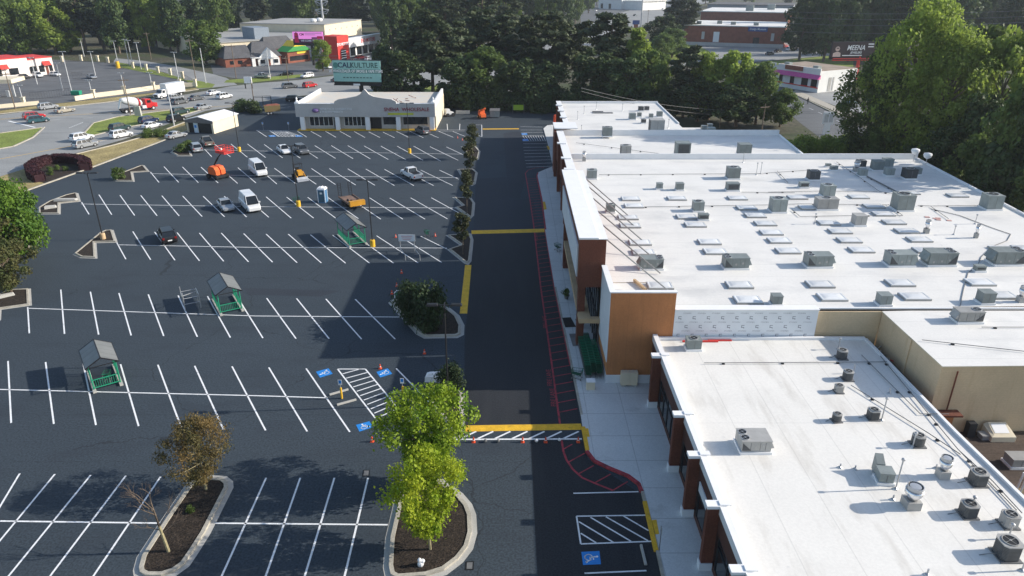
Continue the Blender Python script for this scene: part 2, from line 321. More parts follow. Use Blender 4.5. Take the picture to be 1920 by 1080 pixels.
# road markings
mb = MB()
def ln(a, b, w=.13): mb.line(G(*a), G(*b), w, .008)
for a, b in [((0, 977), (300, 981)), ((404, 981), (727, 984)), ((-90, 728), (480, 742)), ((480, 742), (614, 746)), ((52, 578), (480, 592.5)), ((480, 592.5), (750, 594.5)), ((221, 459), (480, 464)), ((480, 464), (838, 465)), ((152, 382.5), (480, 387.5)), ((480, 387.5), (858, 390)), ((282, 325.5), (480, 329.5)), ((480, 329.5), (858, 333)), ((382, 281), (480, 283)), ((480, 283), (866, 289))]: ln(a, b)
STALL = [(-30, 888, -66, 930), (37, 888, -78, 1080), (103, 889, -35, 1056), (170, 891, 5, 1094), (236, 892, 70, 1112), (301, 894, 155, 1110), (499, 896, 400, 1115), (563, 896, 486, 1115), (627, 896, 561, 1115), (690, 896, 638, 1115),
 (-55, 675, -58, 791), (15, 677, 21, 793), (85.5, 679, 101, 795), (156, 681, 180, 797), (226, 683, 260, 799), (296, 684, 340, 802), (365, 686, 419, 805), (435, 687, 498, 807), (504, 689, 576, 809), (574, 691, 656, 810), (743, 691, 842, 792),
 (52, 576, 55, 625), (114, 543, 121, 626), (169.5, 547, 185, 627.5), (223, 549.5, 246, 629), (278, 552, 307, 630), (334, 554, 370, 631.5), (389, 555.5, 432, 633), (445, 557, 493, 634), (500, 559, 555, 635), (556, 559.5, 617, 635), (611, 560.5, 678, 636), (666, 561, 741, 636),
 (219, 455, 236, 486), (249, 434, 282.5, 487), (290, 435, 328, 488), (332, 436, 374, 489), (374, 437, 419.5, 490), (415, 437, 466, 491), (457, 438, 511, 491.5), (499, 439, 557, 492.5), (540.5, 439, 602.5, 493), (582, 440, 648, 493.5), (624, 441, 693, 493.5), (665, 441, 738, 493.5), (706, 442, 784, 493), (747.5, 442, 828, 492), (789, 443, 838, 467),
 (153, 379, 167, 402), (185.5, 365, 209.5, 402.5), (225, 366, 252.5, 404), (264, 366.5, 294.5, 404.5), (303.5, 367, 336, 405), (342.5, 367.5, 379, 406), (381, 368, 421, 406.5), (420.5, 368, 462.5, 407), (459, 368.5, 504, 407.5), (499, 369, 546, 409), (537.5, 369.5, 588, 409), (577, 370, 630, 409.5), (615, 370.5, 672, 410), (655, 371, 714, 411), (693, 371, 755.5, 411), (731, 371.5, 797, 411), (770, 371, 839, 410.5), (809, 371, 860, 399),
 (282, 322.5, 298, 342), (307.5, 312.5, 335, 342), (342, 313, 372, 342.5), (377, 313.5, 409, 343), (411, 313.5, 445.5, 344), (446, 314.5, 480, 343), (484, 315, 519, 345), (514.5, 315.5, 555.5, 345), (550, 316, 593, 345.5), (584, 316, 629, 346), (617.5, 316, 667, 347), (652, 316.5, 703, 347.5), (686, 317, 739.5, 348), (721, 317.5, 776, 348), (755, 318, 813, 348), (789, 319, 849, 348), (824, 319, 860, 336),
 (384, 280, 397, 294), (402, 270, 432, 294), (433, 270, 464, 295), (464, 270, 498, 295.5), (495.5, 271, 530, 296), (527, 272, 563, 296.5), (558, 272.5, 596, 297), (590, 273, 629, 297), (621, 273, 662, 297.5), (652, 273, 694.5, 298), (682.5, 273.5, 728, 299), (714, 274, 761, 299.5), (744.5, 274, 793, 300.5), (775.5, 274, 826, 302), (806, 275, 859, 300.5), (837, 275.5, 868, 290),
 (481, 244, 500, 256.5), (557.5, 246, 575, 257), (582.5, 246, 602.5, 257), (610, 246, 630, 257.5), (637, 246, 658, 257.5), (664, 246.5, 684.5, 258), (691, 247, 712.5, 258), (717.5, 247.5, 740, 258.3), (743, 246, 767, 258), (769, 246.5, 794, 258.3), (795, 246.5, 822, 258.3), (822, 246, 850, 257.5), (849, 246.5, 875, 257)]
for a, b, c, d in STALL: ln((a, b), (c, d))
# hatched access aisles and crossings
for a, b in [((633, 692), (713, 796)), ((685, 692), (772, 796)), ((633, 692), (685, 692))]: ln(a, b, .13)
for k in range(12): ln((642.5+6.6*k, 701+8.2*k), (675+6.45*k+(7 if k else 0), 692+7.5*k-(0 if k == 0 else 1)), .12)
ln((855, 824), (1091, 823), .16)
for k in range(7): ln((864+32*k, 822.5), (893+32*k, 809), .16)
for a, b in [((1075, 925), (1197, 922)), ((1081, 968), (1210, 966)), ((1081, 968), (1089, 1020)), ((1089, 1020), (1224, 1015)), ((1085, 978), (1150, 1017)), ((1107, 970), (1183, 1015)), ((1136, 969), (1215, 1014)), ((1168, 967), (1216, 995)), ((1089, 1000), (1118, 1018)), ((1096, 1075), (1212, 1070))]: ln(a, b, .11)
FX = lambda x, y: (x/5.818+730, y/5.818+160)
for a, b, c, d in [(1430, 450, 1670, 455), (1430, 487, 1675, 487), (1440, 515, 1690, 513), (1450, 548, 1700, 546), (1455, 610, 1710, 605), (1460, 638, 1718, 636), (1462, 676, 1726, 674), (1466, 710, 1735, 706), (1472, 745, 1745, 740), (1475, 782, 1755, 776), (1480, 820, 1765, 812), (1490, 855, 1770, 847), (1495, 892, 1782, 882), (495, 487, 830, 485), (630, 420, 636, 487), (770, 420, 766, 487), (1008, 430, 1010, 560), (950, 540, 1010, 560), (900, 430, 1008, 432), (510, 500, 820, 498)]: ln(FX(a, b), FX(c, d), .12)
for k in range(9): ln(FX(1455+28*k, 552), FX(1495+26*k, 603), .1)
for k in range(8): ln((506+4*k, 244.6), (525+6*k, 256.3), .12)
ln((480, 244.5), (560, 245.5), .12); ln((505, 245), (522, 256), .12); ln((534, 246), (551, 256), .12); ln((522, 256), (551, 256), .12)
for k in range(14): ln((20+42*k, 318-13.2*k) if k < 8 else (330+45*(k-8), 226-6*(k-8)), (34+42*k, 313.5-13.2*k) if k < 8 else (346+45*(k-8), 223.6-6*(k-8)), .14)
for k in range(12): ln((-30+62*k, 232-3.4*k), (-12+62*k, 231-3.4*k), .14)
for k in range(9): ln((130+3*k, 240-1.2*k), (131+3*k, 239-1.2*k), .2)
ln((16, 227), (66, 239), .5)
for k in range(6): ln((1500+17*k, 195+7.6*k), (1508+17*k, 198.5+7.6*k), .14)
struct('parking_lines', mb, M['white'])
mb = MB()
for k in range(9): mb.line(G(90*k-40, 225-5.2*k), G(90*k+50, 219.8-5.2*k), .15, -.004); mb.line(G(90*k-40, 226.2-5.2*k), G(90*k+50, 221-5.2*k), .15, -.004)
mb.line(G(-40, 305), G(200, 262), .2, -.004)
for a, b, c, d in [(905, 242, 973, 241.5, )]: mb.line(G(a, b), G(c, d), 1.0, .009)
mb.face([(q.x, q.y, .009) for q in px([(872, 497), (884, 497), (876, 588), (862, 588)])])
struct('yellow_road_marking', mb, M['yellow'])
for k, (a, b, w) in enumerate([((884, 435.5), (1024, 432), .75), ((872, 803.5), (1090, 800), .42)]):
    p, q = G(*a), G(*b); mb = MB(); d = (q-p).normalized(); u = Vector((-d.y, d.x, 0))*w
    mb.loft([[(*(e-u).xy, .006), (*(e-u*.6).xy, .06), (*e.xy, .08), (*(e+u*.6).xy, .06), (*(e+u).xy, .006)] for e in (p, q)], 0)
    one('speed_bump', mb, M['yellow'], ['yellow speed bump across the lane beyond the row of shrubs', 'yellow speed bump beside the white hatched crossing'][k], 'speed bump', group='yellow speed bumps across the lane')
# red fire lane
mb = MB()
RL = [(985, 325), (993, 371), (1001, 425), (1014, 540), (1033, 672), (1050, 795)]; KL = [(1006, 330), (1015, 375), (1022, 432), (1040, 540), (1070, 685), (1090, 795)]
def interp(L, Y):
    W_ = [G(*p) for p in L]
    for a, b in zip(W_, W_[1:]):
        if b.y <= Y <= a.y: return a.x+(b.x-a.x)*(Y-a.y)/(b.y-a.y)
    return W_[0].x if Y > W_[0].y else W_[-1].x
w = px(RL)
for a, b in zip(w, w[1:]): mb.line(a, b, .16, .009)
Y = 49.2
while Y < 123: mb.line((interp(RL, Y), Y), (interp(KL, Y+.55)-.1, Y+.55), .11, .0085); Y += 1.42
for L in ([(985, 325), (990, 319), (1003, 315), (1020, 314)], [(1053, 825), (1056, 845), (1062, 862), (1074, 880), (1092, 896), (1115, 906), (1150, 920)]):
    w = px(L)
    for a, b in zip(w, w[1:]): mb.line(a, b, .16, .009)
for a, b in [((1057, 842), (1073, 833)), ((1067, 866), (1096, 850)), ((1086, 888), (1113, 873)), ((1116, 905), (1145, 889)), ((1150, 919), (1177, 903))]: mb.line(G(*a), G(*b), .1, .0085)
struct('fire_lane_marking', mb, M['redpaint'])
for p, z in [((1030, 708), .5), ((1037, 745), .5), ((1022, 604), .5), ((1005, 445), .5)]:
    g = G(*p); o = lettering(None, 'FIRE LANE', .62, (g.x, g.y, .012), math.pi/2, M['redpaint'], tilt=0, name='fire_lane_lettering', depth=.001); o['kind'] = 'structure'
# accessible symbols
def symbol(c, rot=0):
    mb = MB(); q = px(c)
    def U(u, v):
        for _ in range(rot): u, v = 1-v, u
        return (q[0]*(1-u)+q[1]*u)*(1-v)+(q[3]*(1-u)+q[2]*u)*v
    mb.face([(p.x, p.y, .009) for p in (U(0, 0), U(1, 0), U(1, 1), U(0, 1))], 0)
    def pl(pts, w=.09):
        for a, b in zip(pts, pts[1:]):
            d = Vector((b[0]-a[0], b[1]-a[1])).normalized(); n = Vector((-d.y, d.x))*w/2; d = d*w*.3
            mb.face([(*U(*t).xy, .013) for t in ((a[0]-n.x-d.x, a[1]-n.y-d.y), (b[0]-n.x+d.x, b[1]-n.y+d.y), (b[0]+n.x+d.x, b[1]+n.y+d.y), (a[0]+n.x-d.x, a[1]+n.y-d.y))], 1)
    mb.face([(*U(.42+.075*math.cos(t), .17+.075*math.sin(t)).xy, .013) for t in [k*math.pi/5 for k in range(10)]], 1)
    pl([(.43, .26), (.46, .55), (.66, .55), (.76, .80), (.84, .77)]); pl([(.45, .38), (.63, .38)], .07)
    pl([(.44+.21*math.cos(R(a)), .64+.21*math.sin(R(a))) for a in range(245, 20, -22)], .065)
    return mb
for c, r in [([(592.5, 697), (616, 690.8), (623.8, 701), (600, 708.3)], 3), ([(705.8, 697.5), (727, 690.8), (735.5, 701), (713, 708)], 3), ([(667.5, 796.8), (692.5, 790), (699.5, 801), (674, 809.5)], 0), ([(1090, 1035), (1123.8, 1033.2), (1126.8, 1058), (1093.2, 1059.5)], 1), ([(503, 254), (514, 253.5), (518, 256), (506, 256.6)], 0), ([(553, 254), (564, 253.5), (568, 256), (556, 256.6)], 0), ([FX(1440, 523)[:2], FX(1500, 522), FX(1508, 540), FX(1445, 541)], 1), ([FX(1450, 586), FX(1512, 585), FX(1520, 606), FX(1455, 607)], 1)]:
    struct('accessible_symbol', symbol(c, r), [M['bluepaint'], M['white']])
# sidewalk in front of the stores
SW = [(1290, 1250), (1240, 1080), (1225, 1012), (1202, 924), (1196, 909), (1176, 894), (1140, 879), (1113, 866), (1099, 848), (1089, 780), (1070, 685), (1040, 540), (1022, 432), (1015, 375), (1006, 331), (1008, 325), (1024, 318), (1037, 313), (1027, 270), (1019, 242), (1026, 236), (1045, 234)]
K = px(SW); mb = MB(); mb.prism([(p.x, p.y) for p in K]+[(12.6, 168), (12.6, 24)], 0, .15, 0); struct('sidewalk', mb, M['walk'])
mb = MB(); mr = MB(); my = MB()
def shift(pts, d): return [Vector((p.x+d, p.y, 0)) for p in pts]
kerbline(mb, shift(K[:4], .08), .2, .158); kerbline(mb, shift(K[9:12], .08), .2, .156); kerbline(mr, shift(K[3:9], .05), .26, .165); kerbline(mr, shift(K[12:16], .06), .22, .165)
kerbline(mr, shift(K[10:13], -.07), .08, .12)
struct('sidewalk_kerb', mb, M['kerb']); struct('red_kerb', mr, M['redpaint'])
kerbline(my, shift(px([(1099, 847), (1091, 803)]), .1), .3, .17); kerbline(my, shift(px([(1227, 1035), (1206, 943)]), .1), .28, .17)
for c in ([(1093, 803), (1103, 803), (1106, 819), (1095, 819)], [(1217, 976), (1231, 974), (1236, 1001), (1222, 1003)], [FX(1715, 660), FX(1740, 660), FX(1755, 700), FX(1730, 700)], [(1016, 378), (1022, 378), (1025, 392), (1019, 394)]):
    my.face([(q.x, q.y, .158) for q in px(c, .158)])
struct('ramp_marking', my, M['yellow'])
# planting islands: kerb ring, gutter, mulch
ISL = {'tree_island_a': [(249, 1070), (256, 1045), (300, 978), (340, 920), (354, 902), (375, 894), (400, 891), (425, 893), (437, 902), (438, 914), (395, 1000), (370, 1040), (355, 1062), (330, 1080), (300, 1090), (265, 1090), (251, 1082)],
 'b': [(718, 1065), (722, 1010), (734, 960), (746, 905), (756, 896), (780, 893), (830, 898), (868, 925), (885, 945), (893, 965), (895, 1000), (887, 1030), (868, 1055), (838, 1078), (800, 1090), (740, 1095), (722, 1085)],
 'c': [(787, 737), (862, 731), (871, 742), (871, 812), (860, 826), (848, 818), (830, 790)],
 'd': [(728, 568), (735, 561), (760, 559), (810, 566), (845, 578), (862, 592), (871, 610), (870, 628), (858, 634), (795, 635), (780, 627), (752, 596)],
 'e': [(835, 441), (884, 438), (888, 450), (884, 490), (878, 497), (870, 494), (838, 468), (862, 460)],
 'f': [(848, 370), (884, 371), (891, 381), (889, 404), (883, 410), (872, 403), (852, 389), (866, 386)],
 'g': [(857, 318), (888, 317), (896, 324), (892, 345), (885, 349), (868, 338)],
 'h': [(864, 275), (893, 275), (901, 284), (898, 299), (890, 302), (876, 292)],
 'i': [(136, 477), (185, 437), (197, 432), (213, 431), (221, 455), (181, 456), (183, 485), (150, 484)],
 'j': [(70, 390), (90, 378), (122, 366), (140, 362), (147, 362), (152, 378), (114, 382), (114, 402), (70, 402)],
 'k': [(207, 332), (215, 329), (262, 311), (271, 310), (281, 322), (250, 324), (253, 341), (217, 340)],
 'l': [(319, 286), (327, 279), (342, 275), (357, 281), (361, 293), (332, 293)],
 'm': [(30, 440), (61, 429), (78, 434), (83, 442), (73, 454), (46, 471), (20, 490), (0, 502), (-50, 510), (-50, 450)],
 'n': [(-60, 568), (0, 550), (20, 543), (58, 541), (60, 573), (3, 581), (2, 600), (-60, 640)]}
gut = MB(); ker = MB(); mul = MB()
for k, pp in ISL.items():
    w = px(pp); t = 1.0 if len(k) > 1 or k in 'bd' else .7
    gut.face([(p.x, p.y, .0065) for p in w])
    a = inset(w, .36*t); b = inset(w, .62*t); n = len(w)
    for i in range(n):
        j = (i+1) % n
        ker.face([(a[i].x, a[i].y, .005), (a[j].x, a[j].y, .005), (a[j].x, a[j].y, .16), (a[i].x, a[i].y, .16)])
        ker.face([(a[i].x, a[i].y, .16), (a[j].x, a[j].y, .16), (b[j].x, b[j].y, .16), (b[i].x, b[i].y, .16)])
        ker.face([(b[i].x, b[i].y, .16), (b[j].x, b[j].y, .16), (b[j].x, b[j].y, .07), (b[i].x, b[i].y, .07)])
    mul.face([(p.x, p.y, .10) for p in b])
mul.face([(q.x, q.y, .06) for q in px([(62, 322), (75, 308), (120, 302), (158, 308), (163, 318), (85, 344), (66, 338)])])
struct('island_gutter', gut, M['concrete']); struct('island_kerb', ker, M['kerb']); struct('island_mulch', mul, M['mulch'])
# drains, wheel stops
for c, l in (([(681, 881), (694, 881), (693, 893), (679, 893)], 'square storm drain grate by the end of a white stall line'), ([(873, 1053), (889, 1052), (888, 1069), (872, 1069)], 'square storm drain grate at the kerb of the tree island')):
    w = px(c, .01); mb = MB(); mb.prism([(p.x, p.y) for p in w], .002, .018, 0)
    o = one('storm_drain', mb, M['grille'], l, 'drain', group='storm drains'); i = inset(w, .09); m2 = MB()
    for k in range(7):
        f = (k+.5)/7; m2.line(i[0].lerp(i[1], f), i[3].lerp(i[2], f), .05, .021)
    m2.face([(p.x, p.y, .0195) for p in i], 1); part('grate', m2, [M['pipe'], M['black']], o)
for a, b, l in (((618, 741), (653, 731), 'concrete wheel stop lying before the left accessible sign'), ((632, 760), (668, 750), 'concrete wheel stop lying below the left accessible sign post'), ((735, 738), (769, 730), 'concrete wheel stop lying behind the right accessible sign'), ((1202, 1023), (1211, 1060), 'grey wheel stop beside the blue symbol near the shops')):
    p, q = G(*a), G(*b); d = (q-p); L = d.length
    mb = MB(); mb.loft([[(x, -.09, .005), (x, .09, .005), (x, .06, .13), (x, -.06, .13)] for x in (-L/2, L/2)])
    one('wheel_stop', mb, M['concrete'], l, 'wheel stop', (p+q)/2, math.atan2(d.y, d.x), 'concrete wheel stops')
# ================================================================ STORE BUILDING
ST = thing('supermarket_building', 'long white roofed store building with brown front and orange end wall', 'building', (10, 80, 0))
def sp(name, mb, m, key=None): # part modelled in world coordinates
    o = part(name, mb, m, ST); o.location = (-10, -80, 0); return o
ZR = 7.1
mb = MB(); mb.prism([(8.9, 59.7), (13.7, 59.7), (13.7, 53.78), (25.75, 54.2), (59, 55.0), (59.6, 76), (61.6, 106.8), (9.0, 106.8)], 0, ZR, 0, 1)
RF = sp('roof', mb, [M['tan'], M['roof2']])
mb = MB(); mb.prism([(8.6, 107.0), (45, 107.0), (46.6, 124.4), (8.6, 124.4)], 0, ZR-.05, 0, 1); sp('rear_wing_roof', mb, [M['tan'], M['roof2']])
mb = MB(); mb.prism([(10.2, 124.6), (31, 124.6), (31.3, 156.4), (10.2, 156.4)], 0, 7.3, 0, 1); mb.prism([(31.05, 124.6), (38.2, 124.6), (36.8, 133.6), (31.05, 133.6)], 0, 6.6, 0, 1); sp('far_wing_roof', mb, [M['tan'], M['roof2']])
mb = MB()
mb.box(9.0, 106.8, 6.9, 61.7, 107.0, 7.95, 0); mb.box(8.5, 124.4, 6.9, 46.7, 124.6, 8.0, 0); mb.box(10.0, 156.4, 6.9, 31.5, 156.6, 7.75, 0)
mb.prism([(61.6, 106.8), (59.6, 76), (59, 55), (59.25, 55), (59.85, 76), (61.85, 106.8)], 6.5, 7.32, 0)
mb.prism([(46.6, 124.4), (45, 107), (45.25, 107), (46.85, 124.4)], 6.5, 7.3, 0); mb.prism([(31.3, 156.4), (31.02, 133.6), (31.25, 133.6), (31.5, 156.4)], 6.5, 7.5, 0)
mb.box(25.7, 54.02, 7.1, 59, 54.2, 7.22, 0)
sp('parapet', mb, M['coping'])
mb = MB(); mb.box(25.9, 53.96, 6.98, 58, 54.0, 7.08); sp('gutter', mb, M['frame'])
# front walls of the wings, brown, with capped piers
mb = MB(); mb.box(7.75, 84.0, 0, 8.6, 124.3, 7.9); mb.box(9.6, 124.65, 0, 10.15, 156.5, 7.7)
for y in (89, 97, 103.5, 113.5, 123): mb.box(7.35, y-.35, 0, 7.74, y+.35, 8.0)
for y in (130, 136.5, 143.5, 150): mb.box(9.2, y-.35, 0, 9.59, y+.35, 7.9)
mb.box(7.45, 123.8, 0, 7.74, 128.8, 8.3); mb.box(7.74, 124.65, 0, 9.59, 128.8, 8.3)
sp('brown_front_wall', mb, M['brown'])
mb = MB()
for y in (89, 97, 103.5, 113.5): mb.box(7.25, y-.42, 8.03, 8.7, y+.42, 8.2)
for y in (130, 136.5, 143.5, 150): mb.box(9.1, y-.42, 7.9, 10.4, y+.42, 8.1)
mb.box(7.7, 84, 7.9, 8.9, 124.2, 8.02); mb.box(9.5, 124.7, 7.7, 10.5, 156.6, 7.8); mb.box(7.35, 123.7, 8.3, 11.4, 128.9, 8.5)
sp('white_coping', mb, M['coping'])
mb = MB()
for a, b, x in [(86, 88, 7.70), (90, 96, 7.70), (98, 102.5, 7.70), (105, 112, 7.70), (115, 122, 7.70), (131, 135.5, 9.55), (138, 142.5, 9.55), (145, 149, 9.55)]:
    mb.box(x, a, .35, x+.04, b, 3.4)
sp('window', mb, M['glass'])
# tall sign block carried over the entrance
mb = MB(); mb.box(6.05, 59.65, 6.63, 8.45, 83.6, 11.3); sb = sp('sign_block', mb, M['brown'])
mb = MB(); mb.box(5.98, 59.58, 11.3, 7.75, 83.7, 11.46); mb.box(7.75, 59.58, 11.302, 8.55, 83.7, 11.36); part('coping', mb, M['coping'], sb)
mb = MB(); mb.box(5.93, 60.6, 7.3, 6.05, 80.5, 10.4); part('sign_panel', mb, M['wrap'], sb)
mb = MB()
for y in (61, 65.5, 70, 74.5, 79, 82.5):
    mb.tube((8.4, y, 11.0), (13.6+(82-y)*.02, y-4.0, 7.25), .07, None, 5); 
sp('roof_brace', mb, M['unitlt'])
mb = MB(); mb.box(6.2, 58.9, 3.3, 7.3, 81, 3.75); mb.box(7.3, 58.9, 3.3, 8.2, 59.55, 3.7); sp('entrance_canopy', mb, M['wood'])
for y in (61, 80.5):
    mb = MB(); mb.box(6.2, y-.5, .15, 6.85, y+.5, 6.62); sp('column', mb, M['brown'])
mb = MB(); mb.box(8.0, 59.7, .3, 8.06, 83.5, 3.2); mb.box(8.0, 59.7, 3.5, 8.06, 83.5, 6.2); sp('storefront_glass', mb, M['glass'])
mb = MB()
for k in range(17): mb.box(7.94, 60+k*1.45, .2, 8.0, 60.09+k*1.45, 6.3)
mb.box(7.94, 60, 3.2, 8.0, 83.5, 3.5); sp('window_frame', mb, M['frame'])
# orange end block
mb = MB(); mb.box(8.22, 53.6, .95, 13.66, 53.9, 8.8, 0); mb.box(8.22, 53.9, .95, 8.5, 59.45, 8.8, 0)
oe = sp('orange_end_wall', mb, M['orange'])
mb = MB(); mb.box(8.15, 53.62, 2.2, 8.21, 59.4, 8.7); part('white_side_panel', mb, M['wrap'], oe)
mb = MB(); mb.box(8.1, 53.52, 8.8, 13.72, 53.96, 8.9); mb.box(8.1, 53.96, 8.8, 8.6, 59.5, 8.9); part('coping', mb, M['coping'], oe)
mb = MB(); mb.box(8.52, 53.98, .2, 13.68, 59.6, ZR-.01, 0, 1); sp('end_bay_roof', mb, [M['tan'], M['roof2']])
mb = MB(); mb.box(8.6, 53.91, ZR, 13.64, 53.96, 8.79); mb.box(8.51, 53.97, ZR, 8.56, 59.4, 8.79); part('inner_lining', mb, M['coping'], oe)
for x in (9.8, 11.4, 13.0): part('parapet_brace', MB().tube((x, 54.0, 8.5), (x+.1, 55.6, ZR), .05, None, 5), M['unitlt'], oe)
mb = MB(); mb.box(8.2, 53.55, .15, 13.66, 59.4, .95); part('white_base_course', mb, M['wrap'], oe)
mb = MB(); mb.box(13.67, 53.6, 4.3, 25.72, 53.78, 7.22)
# printed pattern of the wrap: small words and square marks, inside the wall's own mesh
o = lettering(None, 'STOMEX', .17, (0, 0, 0), 0, M['ink'], depth=0, squash=.8); base = [v.co.copy() for v in o.data.vertices]; faces = [list(p.vertices) for p in o.data.polygons]; bpy.data.objects.remove(o)
for r in range(4):
    for k in range(11):
        z = 4.72+r*.83; x = 14.0+k*1.2+(.6 if r % 2 else 0)
        if x < 25.3 and z < 6.85:
            for a, b, c, d in ((0, 0, .26, .07), (0, .2, .26, .26), (0, .07, .06, .2), (.2, -.06, .26, -.002)): mb.face([(x+a, 53.594, z+b), (x+c, 53.594, z+b), (x+c, 53.594, z+d), (x+a, 53.594, z+d)], 1)
        x = 14.73+k*1.2-(.6 if r % 2 else 0); z = 5.25+r*.83
        if 14.0 < x < 25.3 and z < 7.1:
            n0 = len(mb.V)
            for c in base: mb.V.append(Vector((x+c.x*1.05, 53.594, z+c.y*.95)))
            for f in faces: mb.idx([i+n0 for i in f], 1)
ww = sp('wrapped_wall', mb, [M['wrap'], M['ink']])
mb = MB(); mb.box(13.67, 53.5, 7.22, 25.75, 54.4, 7.3); part('coping', mb, M['coping'], ww)
# skylights: domes on curbs, parts of the roof
SKY = [(890, 405, 0), (1235, 402, 0), (1690, 400, 0), (915, 458, 0), (870, 545, 0), (885, 605, 0), (1310, 540, 0), (1375, 600, 0), (1760, 473, 0), (1825, 530, 0), (960, 733, 0), (1480, 728, 0), (985, 805, 0), (1525, 800, 0), (1110, 1055, 0), (1705, 1050, 0),
 (220, 395, 1), (680, 390, 1), (310, 470, 1), (795, 460, 1), (865, 518, 1), (455, 585, 1), (945, 580, 1), (540, 648, 1), (1040, 645, 1), (-20, 590, 1), (25, 658, 1), (85, 718, 1), (610, 715, 1), (150, 795, 1), (700, 788, 1), (1135, 710, 1), (1185, 790, 1), (1760, 780, 1), (1930, 775, 1), (390, 1045, 1), (990, 1035, 1), (1590, 1030, 1), (480, 1142, 1), (1100, 1137, 1), (1750, 1127, 1), (-150, 1162, 1), (1420, 380, 1), (1060, 360, 1)]
def skyl():
    mb = MB(); w, d = 1.15, .72
    mb.box(-w, -d, 0, w, d, .17, 0)
    mb.loft([[(-a*w, -a*d, z), (a*w, -a*d, z), (a*w, a*d, z), (-a*w, a*d, z)] for a, z in ((.97, .17), (.93, .22), (.86, .225), (.80, .20), (.6, .25), (.3, .28))], 1, True)
    return mb
for a, b, k in SKY:
    g = G(a/4+(1440 if k else 960), b/4+270, ZR+.2)
    part('skylight', skyl, [M['unitlt'], M['skyl']], RF, (g.x, g.y, ZR), 0, 'skylight')
# ================================================================ ROW OF SHOPS
SH = thing('shop_row_building', 'low white roofed shop row with brown walls and capped piers, nearest the camera', 'building', (12, 40, 0))
def shp(name, mb, m): o = part(name, mb, m, SH); o.location = (-12, -40, 0); return o
mb = MB(); mb.prism([(12.15, 53.5), (12.15, 18), (30.2, 18), (30.2, 31.0), (29.9, 40), (29.9, 53.5)], .2, 4.55, 0, 1); shp('roof', mb, [M['darkbrown'], M['roof']])
mb = MB(); mb.box(11.95, 18, 4.4, 12.35, 53.5, 5.0); mb.box(12.35, 53.28, 4.5, 29.95, 53.52, 4.78); mb.box(29.9, 40, 4.4, 30.12, 53.3, 4.72); mb.prism([(30.2, 18), (30.42, 18), (30.42, 31), (30.12, 40), (29.9, 40), (30.2, 31)], 4.4, 4.72); shp('white_coping', mb, M['coping'])
PY = (49.9, 41.6, 37.05, 32.4, 27.5, 22)
mb = MB(); mb.box(12.0, 18, 3.1, 12.14, 53.4, 4.39); mb.box(12.02, 50.2, .15, 12.14, 53.4, 3.1)
mb.box(12.02, 18, .15, 12.14, 53.3, .55)
shp('brown_front_wall', mb, M['darkbrown'])
for y in PY:
    mb = MB(); mb.box(11.3, y-.2, .7, 11.99, y+.2, 4.85); q = shp('pier', mb, M['brown'])
    mb = MB(); mb.box(11.2, y-.28, 4.85, 11.948, y+.28, 5.06); mb.box(11.948, y-.2, 5.003, 12.6, y+.2, 5.12); part('pier_cap', mb, M['coping'], q)
    mb = MB(); mb.box(11.22, y-.27, .15, 11.99, y+.27, .7); part('pier_base', mb, M['wrap'], q)
for a, b in zip(PY, PY[1:]):
    mb = MB(); mb.box(12.06, b+.6, .55, 12.1, a-.6, 3.05); w = shp('shop_window', mb, M['glass']); mb = MB(); n = max(2, int((a-b-1.2)/1.25))
    for k in range(n+1): y = b+.6+(a-b-1.2)*k/n; mb.box(12.0, y-.04, .5, 12.06, y+.04, 3.08)
    mb.box(12.0, b+.6, 2.35, 12.06, a-.6, 2.43); mb.box(12.0, b+.6, 3.03, 12.06, a-.6, 3.09); part('window_frame', mb, M['frame'], w)
mb = MB(); mb.box(11.93, 33.2, 2.75, 11.99, 36.3, 3.45); shp('shop_sign', mb, M['wrap'])
# ================================================================ TAN BUILDING
TB = thing('tan_building', 'tan block walled building with flat off white roof behind the shops', 'building', (38, 50, 0))
def tb(name, mb, m): o = part(name, mb, m, TB); o.location = (-38, -50, 0); return o
mb = MB(); mb.prism([(31.2, 53.9), (31.2, 44.75), (55, 45.2), (55, 54.9)], 0, 6.92, 0); tb('wall', mb, M['tan'])
mb = MB(); mb.prism([(31.15, 53.85), (31.15, 44.65), (55, 45.1), (55, 54.9)], 6.921, 7.0, 0, 1); mb.box(25.75, 53.83, 3.2, 31.15, 54.05, 6.95, 2); tb('roof', mb, [M['cream'], M['roof2'], M['tan']])
mb = MB(); mb.box(31.1, 48.9, 1.5, 31.19, 49.3, 6.9); tb('downspout', mb, M['tan'])
mb = MB(); mb.tube((32.35, 44.62, 2.6), (32.35, 44.62, 6.6), .06); tb('pipe', mb, M['brown'])
mb = MB(); mb.box(31.4, 43.9, 3.1, 33.2, 44.72, 3.25); mb.box(31.9, 44.55, 1.3, 33.0, 44.72, 3.1, 1); tb('door_hood', mb, [M['brown'], M['orange']])
LR = one('low_roof', MB().prism([(30.5, 44.6), (55, 45.0), (55, 38.7), (30.5, 38.2)], 0, 1.3, 0, 1), [M['tan'], M['darkroof']], 'low dark brown membrane roof between the shops and the tan building', 'building')
one('gap_roof', MB().prism([(30.15, 53.5), (31.1, 53.5), (31.1, 47.6), (30.15, 47.6)], .2, 3.9, 0, 1), [M['orange'], M['darkroof']], 'narrow brown roof strip in the gap beside the tan wall', 'building')
mb = MB(); rr = random.Random(5)
for k in range(26):
    x, y = 30.3+rr.random()*.6, 50.2+rr.random()*3; mb.tube((x, y, 3.95+rr.random()*.3), (x+rr.uniform(-.5, .5), y+rr.uniform(-.6, .6), 3.95+rr.random()*.35), .05, None, 4, rr.choice((0, 0, 1, 2)))
one('debris_pile', mb, [M['steel'], M['redtrim'], M['chrome']], 'pile of scrap pipes in the gap by the tan wall', 'debris')
g = G(1855, 805, 1.3)
